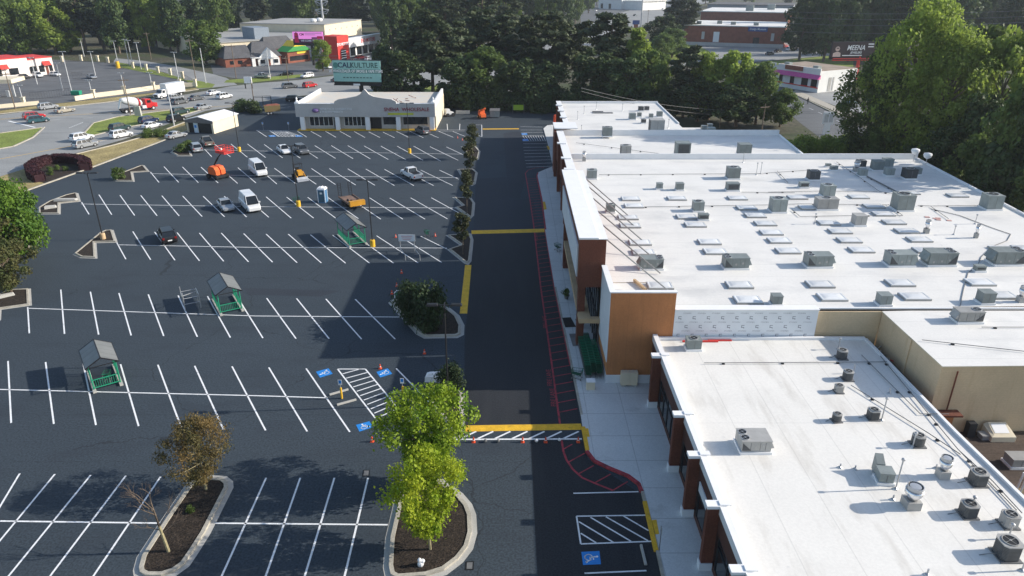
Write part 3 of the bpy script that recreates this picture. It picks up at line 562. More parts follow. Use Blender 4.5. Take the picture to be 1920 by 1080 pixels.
u = thing('swamp_cooler', 'large cream cabinet with sloped lid against the tan wall', 'roof unit', (g.x, 44.0, 1.3)); u.scale = (.78, .78, .85)
part('cabinet', MB().loft([[(-1.15, -.8, 0), (1.15, -.8, 0), (1.15, .8, 0), (-1.15, .8, 0)], [(-1.15, -.8, .5), (1.15, -.8, .5), (1.15, .8, .9), (-1.15, .8, .9)], [(-.85, -.55, .62), (.85, -.55, .62), (.85, .7, 1.15), (-.85, .7, 1.15)]]), M['cream'], u)
part('lid_panel', MB().face([(-.7, -.42, .70), (.7, -.42, .70), (.7, .5, 1.10), (-.7, .5, 1.10)]), M['coping'], u)
g = G(1805, 805, 1.3); one('chimney_stack', MB().box(-.28, -.25, 0, .28, .25, 1.15).box(-.2, -.18, 1.15, .2, .18, 1.16), M['frame'], 'short black flue box against the tan wall', 'flue', (g.x, 44.25, 1.3))
g = G(1830, 803, 1.3)
mb = MB(); mb.box(-.5, -.3, 0, .5, .3, .35); mb.box(-.55, -.35, .35, .55, .35, .4); one('hatch_cover', mb, M['steel'], 'low grey metal hatch between black flue and cream cabinet', 'hatch', (g.x, 43.9, 1.3))
for (a, b), t, l in (((1898, 935), (1908, 893), 'left white plastic vent pipe beyond the shop roof edge'), ((1906, 938), (1914, 908), 'right white plastic vent pipe beyond the shop roof edge')):
    p = G(a, b, .4); one('vent_pipe', MB().tube((0, 0, 0), (.25, .1, 2.1), .07), M['coping'], l, 'pipe', p, group='white plastic pipes')
# ================================================================ ROOFTOP UNITS
def curb(w, d): return MB().box(-w/2-.08, -d/2-.08, 0, w/2+.08, d/2+.08, .18)
def fan(x, y, z, r):
    mb = MB(); mb.lathe([(r, z), (r, z+.05), (r*.9, z+.05), (r*.9, z+.02)], 16, 1, (x, y)); mb.lathe([(r*.9, z+.02), (.02, z+.025)], 16, 0, (x, y)); mb.lathe([(r*.16, z+.03), (r*.16, z+.05), (.01, z+.055)], 8, 1, (x, y))
    for k in range(2):
        t = .4+k*math.pi/2; c, s = math.cos(t)*r*.9, math.sin(t)*r*.9; mb.line((x-c, y-s), (x+c, y+s), .02, z+.04, 1)
    return mb
def box_unit(u, w, d, h, m, fanon=True, lou=0):
    part('curb', curb(w, d), M['coping'], u)
    mb = MB(); mb.box(-w/2, -d/2, .18, w/2, d/2, h); mb.box(-w/2-.03, -d/2-.03, h, w/2+.03, d/2+.03, h+.05); mb.box(-.02, -d/2-.012, .25, .02, -d/2, h-.08, 1)
    part('cabinet', mb, [m, M['pipe']], u)
    if fanon: part('fan_grille', fan(0, d*.05, h+.05, min(w, d)*.38), [M['grille'], M['steel']], u)
    if lou: part('louvre_panel', MB().box(-w*.40, -d/2-.03, .32, w*.40, -d/2-.013, h-.12) if lou == 1 else MB().box(-w/2-.03, -d*.4, .32, -w/2-.013, d*.4, h-.12), M['louvre'], u)
def package_unit(u, w, left, m, two=True, d=None):
    d = d or w*.56; h = w*.50; s = -1 if left else 1
    part('curb', curb(w, d), M['coping'], u)
    mb = MB(); mb.box(-w/2, -d/2, .2, w/2, d/2, h); mb.box(-w/2-.03, -d/2-.03, h, w/2+.03, d/2+.03, h+.05)
    for x in (-.2, .12, .3): mb.box(x*w-.015, -d/2-.012, .28, x*w+.015, -d/2, h-.08, 1)
    for k, x in enumerate((-.36, -.08, .2)): mb.box(x*w, -d/2-.015, .35+.1*k, x*w+.16, -d/2, .55+.1*k, 2)
    part('cabinet', mb, [m, M['pipe'], M['unitlt']], u)
    if two:
        for y in (-.22, .22): part('fan_grille', fan(s*w*.36, y*d, h+.05, min(d*.235, w*.15)), [M['grille'], M['steel']], u)
    else: part('fan_grille', fan(s*w*.3, 0, h+.05, d*.32), [M['grille'], M['steel']], u)
    x0 = -s*w/2; x1 = x0-s*w*.13
    part('intake_hood', MB().loft([[(x0, y, h-.05), (x0, y, .35*h), (x1, y, .42*h)] for y in (-d*.42, d*.42)]), m, u)
    part('louvre_panel', MB().loft([[(s*w*.48, y, h*.9), (s*w*.48, y, .3), (s*w*.18, y, .3)] for y in (-d/2-.03, -d/2-.013)]), M['louvre'], u)
def condenser(u, w, h, m, rnd=True):
    part('pad', MB().box(-w*.56, -w*.56, 0, w*.56, w*.56, .08), M['pipe'], u)
    n = 16; ring = []
    for k in range(n):
        t = 2*math.pi*(k+.5)/n; c, s = math.cos(t), math.sin(t); e = .30 if not rnd else .75; f = (abs(c)**(2/e)+abs(s)**(2/e))**(-e/2) if e else 1; ring.append((c*f*w/2, s*f*w/2))
    mb = MB(); mb.loft([[(x, y, z) for x, y in ring] for z in (.1, h)], 0); part('louvred_body', mb, m, u)
    mb = MB(); mb.loft([[(x*1.03, y*1.03, z) for x, y in ring] for z in (h, h+.06)], 0); part('top_cover', mb, M['unitlt'], u)
    part('fan_grille', fan(0, 0, h+.06, w*.40), [M['grille'], M['unitlt']], u)
    mb = MB(); mb.path([(-w*.5, -.1, .3), (-w*.75, -.1, .28), (-w*.95, .1, .03), (-w*1.3, .05, .02)], .02, 4); part('refrigerant_line', mb, M['pipe'], u)
def exhaust(u, w):
    part('curb', MB().box(-w*.42, -w*.42, 0, w*.42, w*.42, .55), M['unitlt'], u)
    part('fan_housing', MB().lathe([(w*.30, .55), (w*.34, .75), (w*.50, .95), (w*.52, 1.25), (w*.46, 1.25), (w*.44, 1.02), (w*.2, 1.0)], 16), M['chrome'], u, smooth=True)
    part('motor_cover', MB().lathe([(w*.42, 1.03), (w*.46, 1.3), (w*.46, 1.5), (w*.42, 1.5), (w*.42, 1.4)], 16, 0).lathe([(w*.42, 1.41), (w*.02, 1.42)], 16, 1).lathe([(w*.33, 1.42), (w*.33, 1.46), (w*.02, 1.47)], 14, 0), [M['steel'], M['grille']], u)
FRONT = 'on the main white roof'
UNITS = [  # kind, px, py (front foot), width px, options, label
 ('box', 1173.75, 292, 20, 'Lf', 'grey roof unit by the sign block end of the second roof step'), ('box', 1281, 294, 28, 'l', 'wide grey roof unit in the middle of the second roof step'), ('box', 1397, 293, 24, '', 'plain grey roof unit near the right end of the second roof step'),
 ('box', 1110, 337, 19, 'f', 'tall pale green roof unit close behind the sign block'), ('box', 1237, 356, 12, '', 'small pale roof unit, left of a pair far behind the braces'), ('box', 1275, 358, 15, '', 'pale roof unit, right of a small pair behind the braces'),
 ('box', 1376, 337, 24, 'f', 'tall grey fan topped unit standing behind a low louvred one'), ('low', 1375.5, 360, 25, 'l', 'low roof unit showing a dark louvred face'), ('box', 1145, 400, 17, 'f', 'small fan topped unit among the roof braces'), ('box', 1310, 398, 21, 'f', 'fan topped unit of a pair, behind the dark louvred one'), ('low', 1320, 415, 20, 'l', 'dark louvred unit of a pair, before the fan topped one'),
 ('pack', 1222, 507, 47, 'r', 'green grey long unit beside the roof braces'), ('pack', 1381, 506, 50, 'n', 'long unit with two fans, leftmost of the front row without braces'),
 ('low', 1554, 314, 10, '', 'tiny pale unit at the far roof edge'), ('low', 1565, 321, 14, '', 'low pale box near the far roof parapet'), ('dark', 1527, 339, 21, 'l', 'dark louvred condenser in line with the far pipe supports'), ('low', 1509, 354, 18, 'l', 'low grey box before the dark condenser on the far roof'), ('box', 1554, 370, 24, 'f', 'fan topped unit behind a wide brownish one'), ('wide', 1554, 397, 41, 'f', 'wide brownish unit with a fan at its left end'), ('box', 1461, 400, 29, 'f', 'tall pale unit with fan left of the wide brownish one'),
 ('dark', 1616, 315, 16, '', 'dark condenser by the far roof parapet'), ('box', 1647, 321, 20, '', 'blue grey box unit near the far parapet'), ('box', 1666, 315, 18, '', 'small grey unit behind the blue grey box unit'), ('box', 1619, 332, 15, '', 'small pale unit left of the long conduit'), ('box', 1669, 331, 16, '', 'small square unit right of the long conduit'), ('dark', 1708, 337, 23, 'l', 'dark louvred condenser nearest the far right roof corner'), ('box', 1721, 329, 14, '', 'pale unit half hidden behind the corner condenser'),
 ('box', 1697, 397, 34, 'f', 'large grey unit with open top at the end of the conduit'), ('box', 1864, 395, 31, 'f', 'grey unit standing at the right edge of the main roof'), ('box', 1613, 425, 23, 'n', 'stained grey unit alone amid the skylights'),
 ('pack', 1537, 503, 52, 'n', 'long unit with two fans at left, alone mid front row'), ('pack', 1691, 501, 54, 'n', 'long unit with fans at left, back to back with another'), ('pack', 1766, 500, 58, 'r', 'long unit with fans at right, back to back with another'), ('pack', 1892, 499, 60, 'r', 'long unit with fans at right, at the right picture edge'), ('low', 1840, 512, 20, 'l', 'small low unit before the rightmost long unit'),
 ('box', 1457, 574, 20, '', 'square unit at the roof edge above the printed wrap'), ('box', 1660, 575, 24, '', 'square unit at the roof edge above the tan corner'), ('box', 1852, 572, 26, '', 'square unit at the roof edge above the tan roof'),
 ('box', 1139, 257, 19, 'f', 'grey unit alone on the left of the farthest roof'), ('box', 1232, 251, 28, 'L', 'tall beige unit with louvred side on the farthest roof'), ('box', 1186, 225, 13, '', 'grey square unit left in the farthest roof cluster'), ('box', 1199, 220, 8, '', 'tiny unit in the middle of the farthest roof cluster'), ('dark', 1202, 209, 10, '', 'left one of two condensers at the farthest roof edge'), ('dark', 1213, 208, 9, '', 'right one of two condensers at the farthest roof edge'), ('dark', 1207, 232, 9, '', 'small dark condenser in front of the farthest cluster'), ('box', 1237, 220, 11, '', 'small pale unit behind the tall beige unit'), ('box', 1221, 222, 8, '', 'tiny pale unit beside the tall beige unit'),
 ('dark', 1315, 254, 10, '', 'dark condenser on the low annex roof'), ('box', 1334, 254, 15, '', 'grey unit on the low annex roof'), ('box', 1320, 246, 10, '', 'pale unit behind the dark condenser on the annex'), ('box', 1354, 243, 10, '', 'white unit on the far corner of the annex')]
for kind, a, b, w, opt, lab in UNITS:
    z = ZR
    if b < 260 and a < 1260: z = 7.3
    elif b < 260: z = 6.6 if a > 1290 else 7.3
    g = G(a, b, z); W_ = w*MPP(g)
    if a > 1290 and b < 256: g = Vector((min(g.x, 36.6), min(max(g.y, 125.6), 132), z))
    d = W_*(.85 if kind != 'pack' else .5); rz = 0
    u = thing('rooftop_unit', lab, 'roof unit', (g.x, g.y+d/2, z), 0, 'rooftop units on the main store roof')
    m = M['unit']
    if kind == 'pack': package_unit(u, W_*.9, opt == 'n', m)
    elif kind == 'box': box_unit(u, W_*.92, d, W_*(.88 if W_ > 1.0 else .95), M['unitlt'] if opt == 'n' or 'L' in opt else m, 'f' in opt, 1 if 'l' in opt else 2 if 'L' in opt else 0)
    elif kind == 'low': box_unit(u, W_*.92, d*.7, W_*.58, m, False, 1 if 'l' in opt else 0)
    elif kind == 'wide': box_unit(u, W_*.94, d*.6, W_*.52, M['unitlt'], True, 0)
    elif kind == 'dark': box_unit(u, W_*.92, d, W_*.8, M['unitdk'], True, 0)
SU = [('box', 1302, 660, 30, 'grey unit with round fan by the printed wrap wall'), ('rc', 1581, 676, 20, 'round condenser beside vent pipes, farthest back on the shop roof'), ('rc', 1592, 716, 20, 'tall round condenser in front of the farthest one'), ('sc', 1575, 739, 17, 'small white sided condenser between round ones'), ('rc', 1571, 794, 18, 'slightly tilted grey condenser left of the black one'), ('sd', 1640, 790, 22, 'black square condenser with tall vent pipe behind'),
 ('rc', 1725, 841, 25, 'round condenser above a rust stain'), ('sd', 1839, 915, 31, 'condenser on a black pad near the right roof edge'), ('sd', 1821, 975, 31, 'dark square condenser with loose cables at its left'), ('sc', 1898, 994, 31, 'beige sided condenser at the right roof edge'), ('sd', 1896, 1056, 42, 'largest dark condenser at the lower right corner')]
ZS = 4.55
for kind, a, b, w, lab in SU:
    g = G(a, b, ZS); W_ = w*MPP(g)
    W_ *= .88; u = thing('condenser_unit' if kind != 'box' else 'rooftop_unit', lab, 'roof unit', (g.x, g.y+W_/2, ZS), R(8) if a == 1571 else 0, 'condensers on the shop roof')
    if kind == 'box': box_unit(u, W_, W_*.8, W_*.8, M['unit'], True, 0)
    else: condenser(u, W_, W_*(.95 if kind != 'sc' else .9), {'rc': M['louvre'], 'sc': M['unitlt'], 'sd': M['unitdk']}[kind], kind == 'rc')
g = G(1417, 852, ZS); u = thing('rooftop_unit', 'large beige grey unit with two fans, alone on the shop roof', 'roof unit', (g.x, g.y+.75, ZS)); package_unit(u, 1.9, True, M['unitlt'], True, 1.45)
g = G(1821, 609, 7.0); u = thing('rooftop_unit', 'brown grey unit with one round fan on the tan building', 'roof unit', (g.x, g.y+.7, 7.0)); package_unit(u, 2.0, False, M['unitlt'], False, 1.1)
g = G(1905, 880, 1.3); u = thing('rooftop_unit', 'square unit on the dark brown low roof', 'roof unit', (g.x+.3, g.y+.5, 1.3)); box_unit(u, 1.3, 1.0, .75, M['unitlt'], False, 0)
g = G(1662, 910, ZS); u = thing('makeup_air_unit', 'green grey two part fresh air unit on the shop roof', 'roof unit', (g.x, g.y+.4, ZS), R(-8)); box_unit(u, .85, .8, .8, M['unit'], False); part('intake_hood', MB().loft([[(-.38, .45, .1), (.1, .45, .1), (.1, 1.1, .1), (-.38, 1.1, .1)], [(-.38, .45, .9), (.1, .45, .9), (.1, 1.1, 1.25), (-.38, 1.1, 1.25)]]), M['unit'], u)
for a, b, w, lab in ((1771, 900, 25, 'bright aluminium exhaust fan on the shop roof'), (1713, 958, 35, 'large exhaust fan with open round top on the shop roof')):
    g = G(a, b, ZS); W_ = w*MPP(g)*.9; u = thing('exhaust_fan', lab, 'roof fan', (g.x, g.y+W_*.4, ZS), 0, 'exhaust fans on the shop roof'); exhaust(u, W_)
for a, b, w, lab, z in ((1912, 566, 16, 'white mushroom vent at the right end of the roof edge', ZR), (1605, 321, 14, 'pale round fan beside the far dark condenser', ZR), (1736, 437, 12, 'small wire basket fan right of the skylights', ZR), (1829, 446, 9, 'small grey cap vent on the right of the main roof', ZR), (1095, 302, 9, 'small vent by the sign block on the second step', ZR)):
    g = G(a, b, z); W_ = w*MPP(g); u = thing('exhaust_fan', lab, 'roof fan', (g.x, g.y, z), 0, 'small roof vents'); exhaust(u, W_*.8)
# vent pipes and gas lines
VP = [(1828, 420, 1.0, ZR), (1788, 440, .9, ZR), (1600, 700, .8, ZS), (1653, 788, 1.7, ZS), (1711, 838, 1.0, ZS), (1679, 917, 2.1, ZS), (1819, 960, 1.0, ZS), (1890, 1010, .9, ZS), (1571, 655, .9, ZS), (1674, 937, .35, ZS), (1667, 738, .5, ZS), (1095, 213, 1.4, 7.3), (1118, 205, 1.4, 7.3), (1083, 224, 1.4, 7.3), (1090, 250, 1.3, 7.3), (1253, 240, 1.5, 7.3), (1167, 208, 1.3, 7.3), (1393, 305, 1.3, ZR), (1418, 328, 1.6, ZR), (1426, 326, 1.5, ZR), (1527, 420, 1.1, ZR), (1916, 1070, 1.2, ZS), (1575, 877, .3, ZS), (1603, 880, .3, ZS), (1738, 1078, .4, ZS), (1755, 878, .3, ZS)]
for k, (a, b, h, z) in enumerate(VP):
    g = G(a, b, z); lab = {0: 'thin steel vent pipe on the right of the main roof', 3: 'tall vent pipe behind the black square condenser', 5: 'tallest capped flue pipe beside the green grey fresh air unit', 6: 'capped pipe behind the condenser with loose cables', 4: 'capped flue pipe beside the round condenser with rust stain'}.get(k)
    if not lab: lab = 'slim vent pipe standing on the shop roof' if z == ZS else 'slim vent pipe standing on the far white roof' if z > 7.2 else 'slim vent pipe standing on the main white roof'
    mb = MB(); r = .045 if h > .5 else .05; mb.tube((0, 0, 0), (0, 0, h), r, None, 8); mb.lathe([(.16, 0), (.13, .06), (r, .12)], 10, 0)
    if h > .8: mb.lathe([(r, h), (.11, h+.03), (.11, h+.14), (.02, h+.18)], 10, 0)
    one('vent_pipe', mb, M['steel'], lab, 'pipe', (g.x, g.y, z), 0, 'slim roof vent pipes')
GAS = [([(1123, 329), (1423, 327), (1520, 320)], ZR, 'grey gas line running across the roof behind the braces'), ([(1440, 362), (1530, 360), (1645, 361)], ZR, 'thin gas line before the far dark condenser'), ([(1390, 362), (1490, 363)], ZR, 'short gas line by the low louvred unit'), ([(1192, 390), (1440, 386), (1500, 384), (1665, 386)], ZR, 'long gas line through the middle of the skylights'), ([(1485, 395), (1500, 408), (1600, 406), (1692, 406), (1665, 385)], ZR, 'bent gas line around the wide brownish unit'),
 ([(1720, 387), (1745, 388), (1848, 387)], ZR, 'straight gas line to the unit at the right roof edge'), ([(1745, 389), (1778, 412)], ZR, 'slanting gas line past the red tarp scraps'), ([(1568, 305), (1610, 333), (1649, 361), (1687, 367)], ZR, 'diagonal black conduit from the far parapet'), ([(1625, 332), (1690, 366)], ZR, 'long thick conduit ending at the large open topped unit'), ([(1457, 322), (1477, 344)], ZR, 'short slanting gas line left of the dark condenser'),
 ([(1320, 683), (1440, 682.5), (1530, 682), (1665, 681)], ZS, 'gas line straight across the far end of the shop roof'), ([(1615, 668), (1725, 779), (1779, 779)], ZS, 'black pipe along the right side of the shop roof'), ([(1650, 670), (1795, 845), (1905, 960)], ZS, 'long cable along the right edge of the shop roof'), ([(1595, 725), (1740, 815), (1800, 855)], ZS, 'thin wire crossing the shop roof diagonally'), ([(1800, 850), (1860, 905), (1915, 965)], ZS, 'pair of pipes along the lower right roof edge'),
 ([(1840, 616), (1925, 616)], 7.0, 'gas line on the tan building roof'), ([(1728, 640), (1925, 662)], 7.0, 'black cable slanting over the tan building roof'), ([(1080, 269), (1240, 290), (1480, 295)], ZR, 'gas line along the second roof step')]
for pts, z, lab in GAS:
    w = [G(a, b, z) for a, b in pts]; o = w[0].copy(); mb = MB(); mb.path([p-o+Vector((0, 0, .13)) for p in w], .03 if 'thick' not in lab else .09, 5, 0); ff = []
    for p, q in zip(w, w[1:]):
        n = max(1, int((q-p).length/4))
        for k in range(n): c = p.lerp(q, (k+.3)/n)-o; ff.append(c)
    u = one('gas_line', mb, M['pipe'], lab, 'pipe', o, 0, 'gas lines on the roofs')
    for c in ff: part('support_block', lambda: MB().box(-.1, -.09, 0, .1, .09, .1), M['black'], u, (c.x, c.y, 0), key='support')
mb = MB(); g = G(1800, 410, ZR)
cc = [G(a, b, ZR) for a, b in ((1745, 392), (1800, 405), (1860, 428), (1895, 440), (1888, 452), (1860, 463), (1840, 482), (1832, 500), (1815, 512), (1806, 545), (1800, 575))]
mb.path([p-cc[0]+Vector((0, 0, .05)) for p in cc], .035, 4); one('roof_cable', mb, M['pipe'], 'looping dark cable lying over the right of the roof', 'cable', cc[0])
g = G(1757, 412, ZR); mb = MB(); rr = random.Random(3)
for k in range(5): x, y = rr.uniform(-1, 2), rr.uniform(-.6, 1.0); mb.prism([(x, y), (x+.5, y-.1), (x+.6, y+.3), (x+.1, y+.4)], .01, .03+.01*k)
one('tarp_scrap', mb, mat('faded_tarp', (.50, .30, .27), .9, .2), 'faded red scraps lying on the main roof', 'debris', g)
mb = MB().box(0, 0, 0, 3.0, .16, .12).box(2.2, .2, 0, 4.2, .34, .1); g = G(1280, 642, ZS); one('red_lumber', mb, M['redtrim'], 'red tubes lying along the foot of the printed wrap', 'lumber', g)
g = G(1206, 540, ZR); one('curb_frame', MB().loft([[(0, 0, .05), (.2, 0, .05), (.2, 0, .3), (0, 0, .3)], [(-.7, 2.2, .05), (-.5, 2.2, .05), (-.5, 2.2, .3), (-.7, 2.2, .3)]]), M['wood'], 'loose dark timber beside a front skylight', 'lumber', (g.x, g.y-.8, ZR))
g = G(1130, 212, 7.3); mb = MB(); mb.box(-2, -.5, 0, 2, .5, .12); mb.box(-2, .7, 0, .2, 1.2, .2); one('membrane_stack', mb, M['pipe'], 'dark stack of roofing sheets on the farthest roof', 'sheets', g)
# ================================================================ PARKING LOT OBJECTS
ANG = R(122.5)                       # stall direction
# ---- vehicles
def ringx(x, w, z0, z1, f=.12): return [(x, -w*.9, z0), (x, -w, z0+f), (x, -w, z1-.10), (x, -w*.86, z1), (x, w*.86, z1), (x, w, z1-.10), (x, w, z0+f), (x, w*.9, z0)]
KIND = {  # L, W, wheel r, body stations (x/L, half width factor, z0, z1), cabin: base x0,x1, top x0,x1, belt z, roof z, wheel x
 'sedan': (4.8, 1.82, .33, [(-.5, .86, .36, .72), (-.47, .95, .24, .92), (-.30, 1, .2, .98), (.05, 1, .2, .95), (.28, .99, .2, .86), (.44, .93, .22, .74), (.5, .78, .34, .60)], (-.36, .20, -.22, .05, .93, 1.45), (-.29, .31)),
 'suv': (4.75, 1.92, .37, [(-.5, .90, .42, .85), (-.485, .97, .3, 1.08), (-.3, 1, .26, 1.10), (.1, 1, .26, 1.08), (.25, .99, .26, 1.04), (.43, .95, .28, .94), (.5, .80, .4, .72)], (-.48, .24, -.40, .10, 1.06, 1.72), (-.29, .31)),
 'pickup': (5.7, 2.0, .40, [(-.5, .95, .5, .80), (-.49, .98, .45, 1.0), (-.3, 1, .38, 1.05), (.1, 1, .38, 1.08), (.25, 1, .38, 1.12), (.44, .96, .4, 1.05), (.5, .84, .5, .85)], (-.10, .25, -.06, .13, 1.06, 1.85), (-.29, .33)),
 'van': (5.7, 2.05, .37, [(-.5, .95, .45, 1.2), (-.49, .99, .3, 1.35), (-.2, 1, .28, 1.38), (.2, 1, .28, 1.34), (.34, .98, .28, 1.22), (.46, .92, .3, 1.02), (.5, .8, .4, .8)], (-.49, .38, -.47, .22, 1.32, 2.35), (-.29, .34))}
def vehicle(kind, col, loc, rz, label, name=None, cat=None, group=None):
    L, Wd, wr, st, cb, wx = KIND[kind]; h = Wd/2; m = P[col]
    name = name or {'sedan': 'parked_car', 'suv': 'parked_suv', 'pickup': 'pickup_truck', 'van': 'cargo_van'}[kind]
    u = thing(name, label, cat or {'sedan': 'car', 'suv': 'car', 'pickup': 'pickup truck', 'van': 'van'}[kind], loc, rz, group)
    x0, x1, t0, t1, zb, zr = cb; x0, x1, t0, t1 = x0*L, x1*L, t0*L, t1*L
    def body():
        mb = MB(); mb.loft([ringx(x*L, w*h, a, b) for x, w, a, b in st])
        tw = h*.74; mb.loft([[(t0-.05, -tw, zr-.05), (t1+.05, -tw, zr-.05), (t1+.05, tw, zr-.05), (t0-.05, tw, zr-.05)], [(t0+.08, -tw*.93, zr+.02), (t1-.12, -tw*.93, zr+.02), (t1-.12, tw*.93, zr+.02), (t0+.08, tw*.93, zr+.02)]])
        for s in (-1, 1):
            for a, b in ((x0, t0), (x1, t1)): mb.tube((a, s*h*.88, zb-.03), (b, s*tw, zr-.02), .055, .045, 4)
            for f in ((.5,) if kind in ('pickup', 'sedan') else (.35, .68)): mb.tube((x0+(x1-x0)*f, s*h*.885, zb), (t0+(t1-t0)*f, s*tw*1.005, zr-.03), .05, None, 4)
            mb.box(x1-.55, s*h-.02+(0 if s > 0 else -.14), zb-.05, x1-.33, s*h+(.16 if s > 0 else .02), zb+.12)
        if kind == 'van':
            for s in (-1, 1): mb.loft([[(x0+.02, s*h*.9, zb), (x1-1.35, s*h*.9, zb), (x1-1.55, s*(tw+.03), zr-.02), (t0+.03, s*(tw+.03), zr-.02)], [(x0+.02, s*h*.87, zb), (x1-1.35, s*h*.87, zb), (x1-1.55, s*tw*.98, zr-.02), (t0+.03, s*tw*.98, zr-.02)]])
            mb.loft([[(x0-.02, -h*.88, zb), (x0-.02, h*.88, zb), (t0-.03, tw, zr), (t0-.03, -tw, zr)], [(x0+.03, -h*.88, zb), (x0+.03, h*.88, zb), (t0+.02, tw, zr), (t0+.02, -tw, zr)]])
        if kind == 'pickup':
            for s in (-1, 1): mb.box(-L*.49, s*h*.86-.06, 1.0, -L*.11, s*h*.86+.06, 1.26)
            mb.box(-L*.5, -h*.86, .8, -L*.49+.02, h*.86, 1.26)
        return mb
    part('body', body, m, u, key=('body', kind), recol=m)
    def glass():
        a, b = h*.86, h*.70; return MB().loft([[(x0, -a, zb-.06), (x1, -a, zb-.06), (x1, a, zb-.06), (x0, a, zb-.06)], [(t0, -b, zr-.04), (t1, -b, zr-.04), (t1, b, zr-.04), (t0, b, zr-.04)]])
    part('window', glass, M['glass'], u, key=('glass', kind))
    def under(): return MB().box(-L*.46, -h*.86, .18, L*.46, h*.86, .40)
    part('undercarriage', under, M['black'], u, key=('under', kind))
    if kind == 'pickup': part('cargo_bed', lambda: MB().box(-L*.48, -h*.8, 1.06, -L*.115, h*.8, 1.10), M['black'], u, key=('bed', kind))
    for i in wx:
        for s in (-1, 1):
            def wheel():
                mb = MB(); mb.tube((0, -.11, 0), (0, .11, 0), wr, None, 16, 0)
                for q in (-1, 1): mb.tube((0, q*.105, 0), (0, q*.118, 0), wr*.62, wr*.55, 10, 1)
                return mb
            part('wheel', wheel, [M['rubber'], M['rim']], u, (i*L, s*(h-.10), wr), key=('wheel', kind))
    for s in (-1, 1):
        zf = st[-2][3]-.15; part('headlight', lambda: MB().box(-.1, -.2, -.08, .05, .2, .08), M['lamphead'], u, (L*.455, s*h*.68, zf), key='headlight')
        part('tail_light', lambda: MB().box(-.05, -.13, -.12, .06, .13, .14), M['lampred'], u, (-L*.492, s*h*.78, st[1][3]-.2), key='tail_light')
    def plate(): return MB().box(-L*.5-.02, -.26, st[0][2]+.1, -L*.5+.02, .26, st[0][2]+.24)
    part('number_plate', plate, M['coping'], u, key=('plate', kind))
    return u
def park(kind, col, a, b, ang, label, **k): g = G(a, b); return vehicle(kind, col, g, ang, label, **k)
AWAY, TOW = ANG, ANG-math.pi
park('suv', 'black', 315, 449, AWAY, 'black SUV parked alone among empty stalls'); park('sedan', 'silver', 424, 391, TOW, 'white sedan parked beside the passenger van'); park('van', 'white', 470, 391, TOW, 'white van with side windows beside the white sedan')
park('van', 'white', 485, 326, TOW, 'white cargo van parked right of the orange boom lift'); park('pickup', 'white', 772, 333, AWAY, 'white pickup truck parked by the slim shrubs'); park('sedan', 'white', 533, 286, TOW, 'white sedan beside a dark car under a light pole'); park('suv', 'grey', 566, 287, TOW, 'dark grey car beside the white sedan under a light pole')
park('suv', 'grey', 792, 250, AWAY, 'grey SUV parked in front of the strip store'); park('suv', 'silver', 368, 283, AWAY, 'silver white SUV parked at the shrub island'); park('pickup', 'brown', 389, 272, AWAY, 'taupe pickup parked beside the silver SUV')
def drive(kind, col, r, f, label, **k):
    p, q = G(*r), G(*f); d = q-p; L = KIND[kind][0]
    return vehicle(kind, col, (p+q)/2, math.atan2(d.y, d.x), label, name={'sedan': 'car', 'suv': 'car', 'pickup': 'pickup_truck', 'van': 'van'}[kind], **k)
drive('sedan', 'silver', (317, 261), (345, 255), 'silver sedan standing by the cream garage hut')
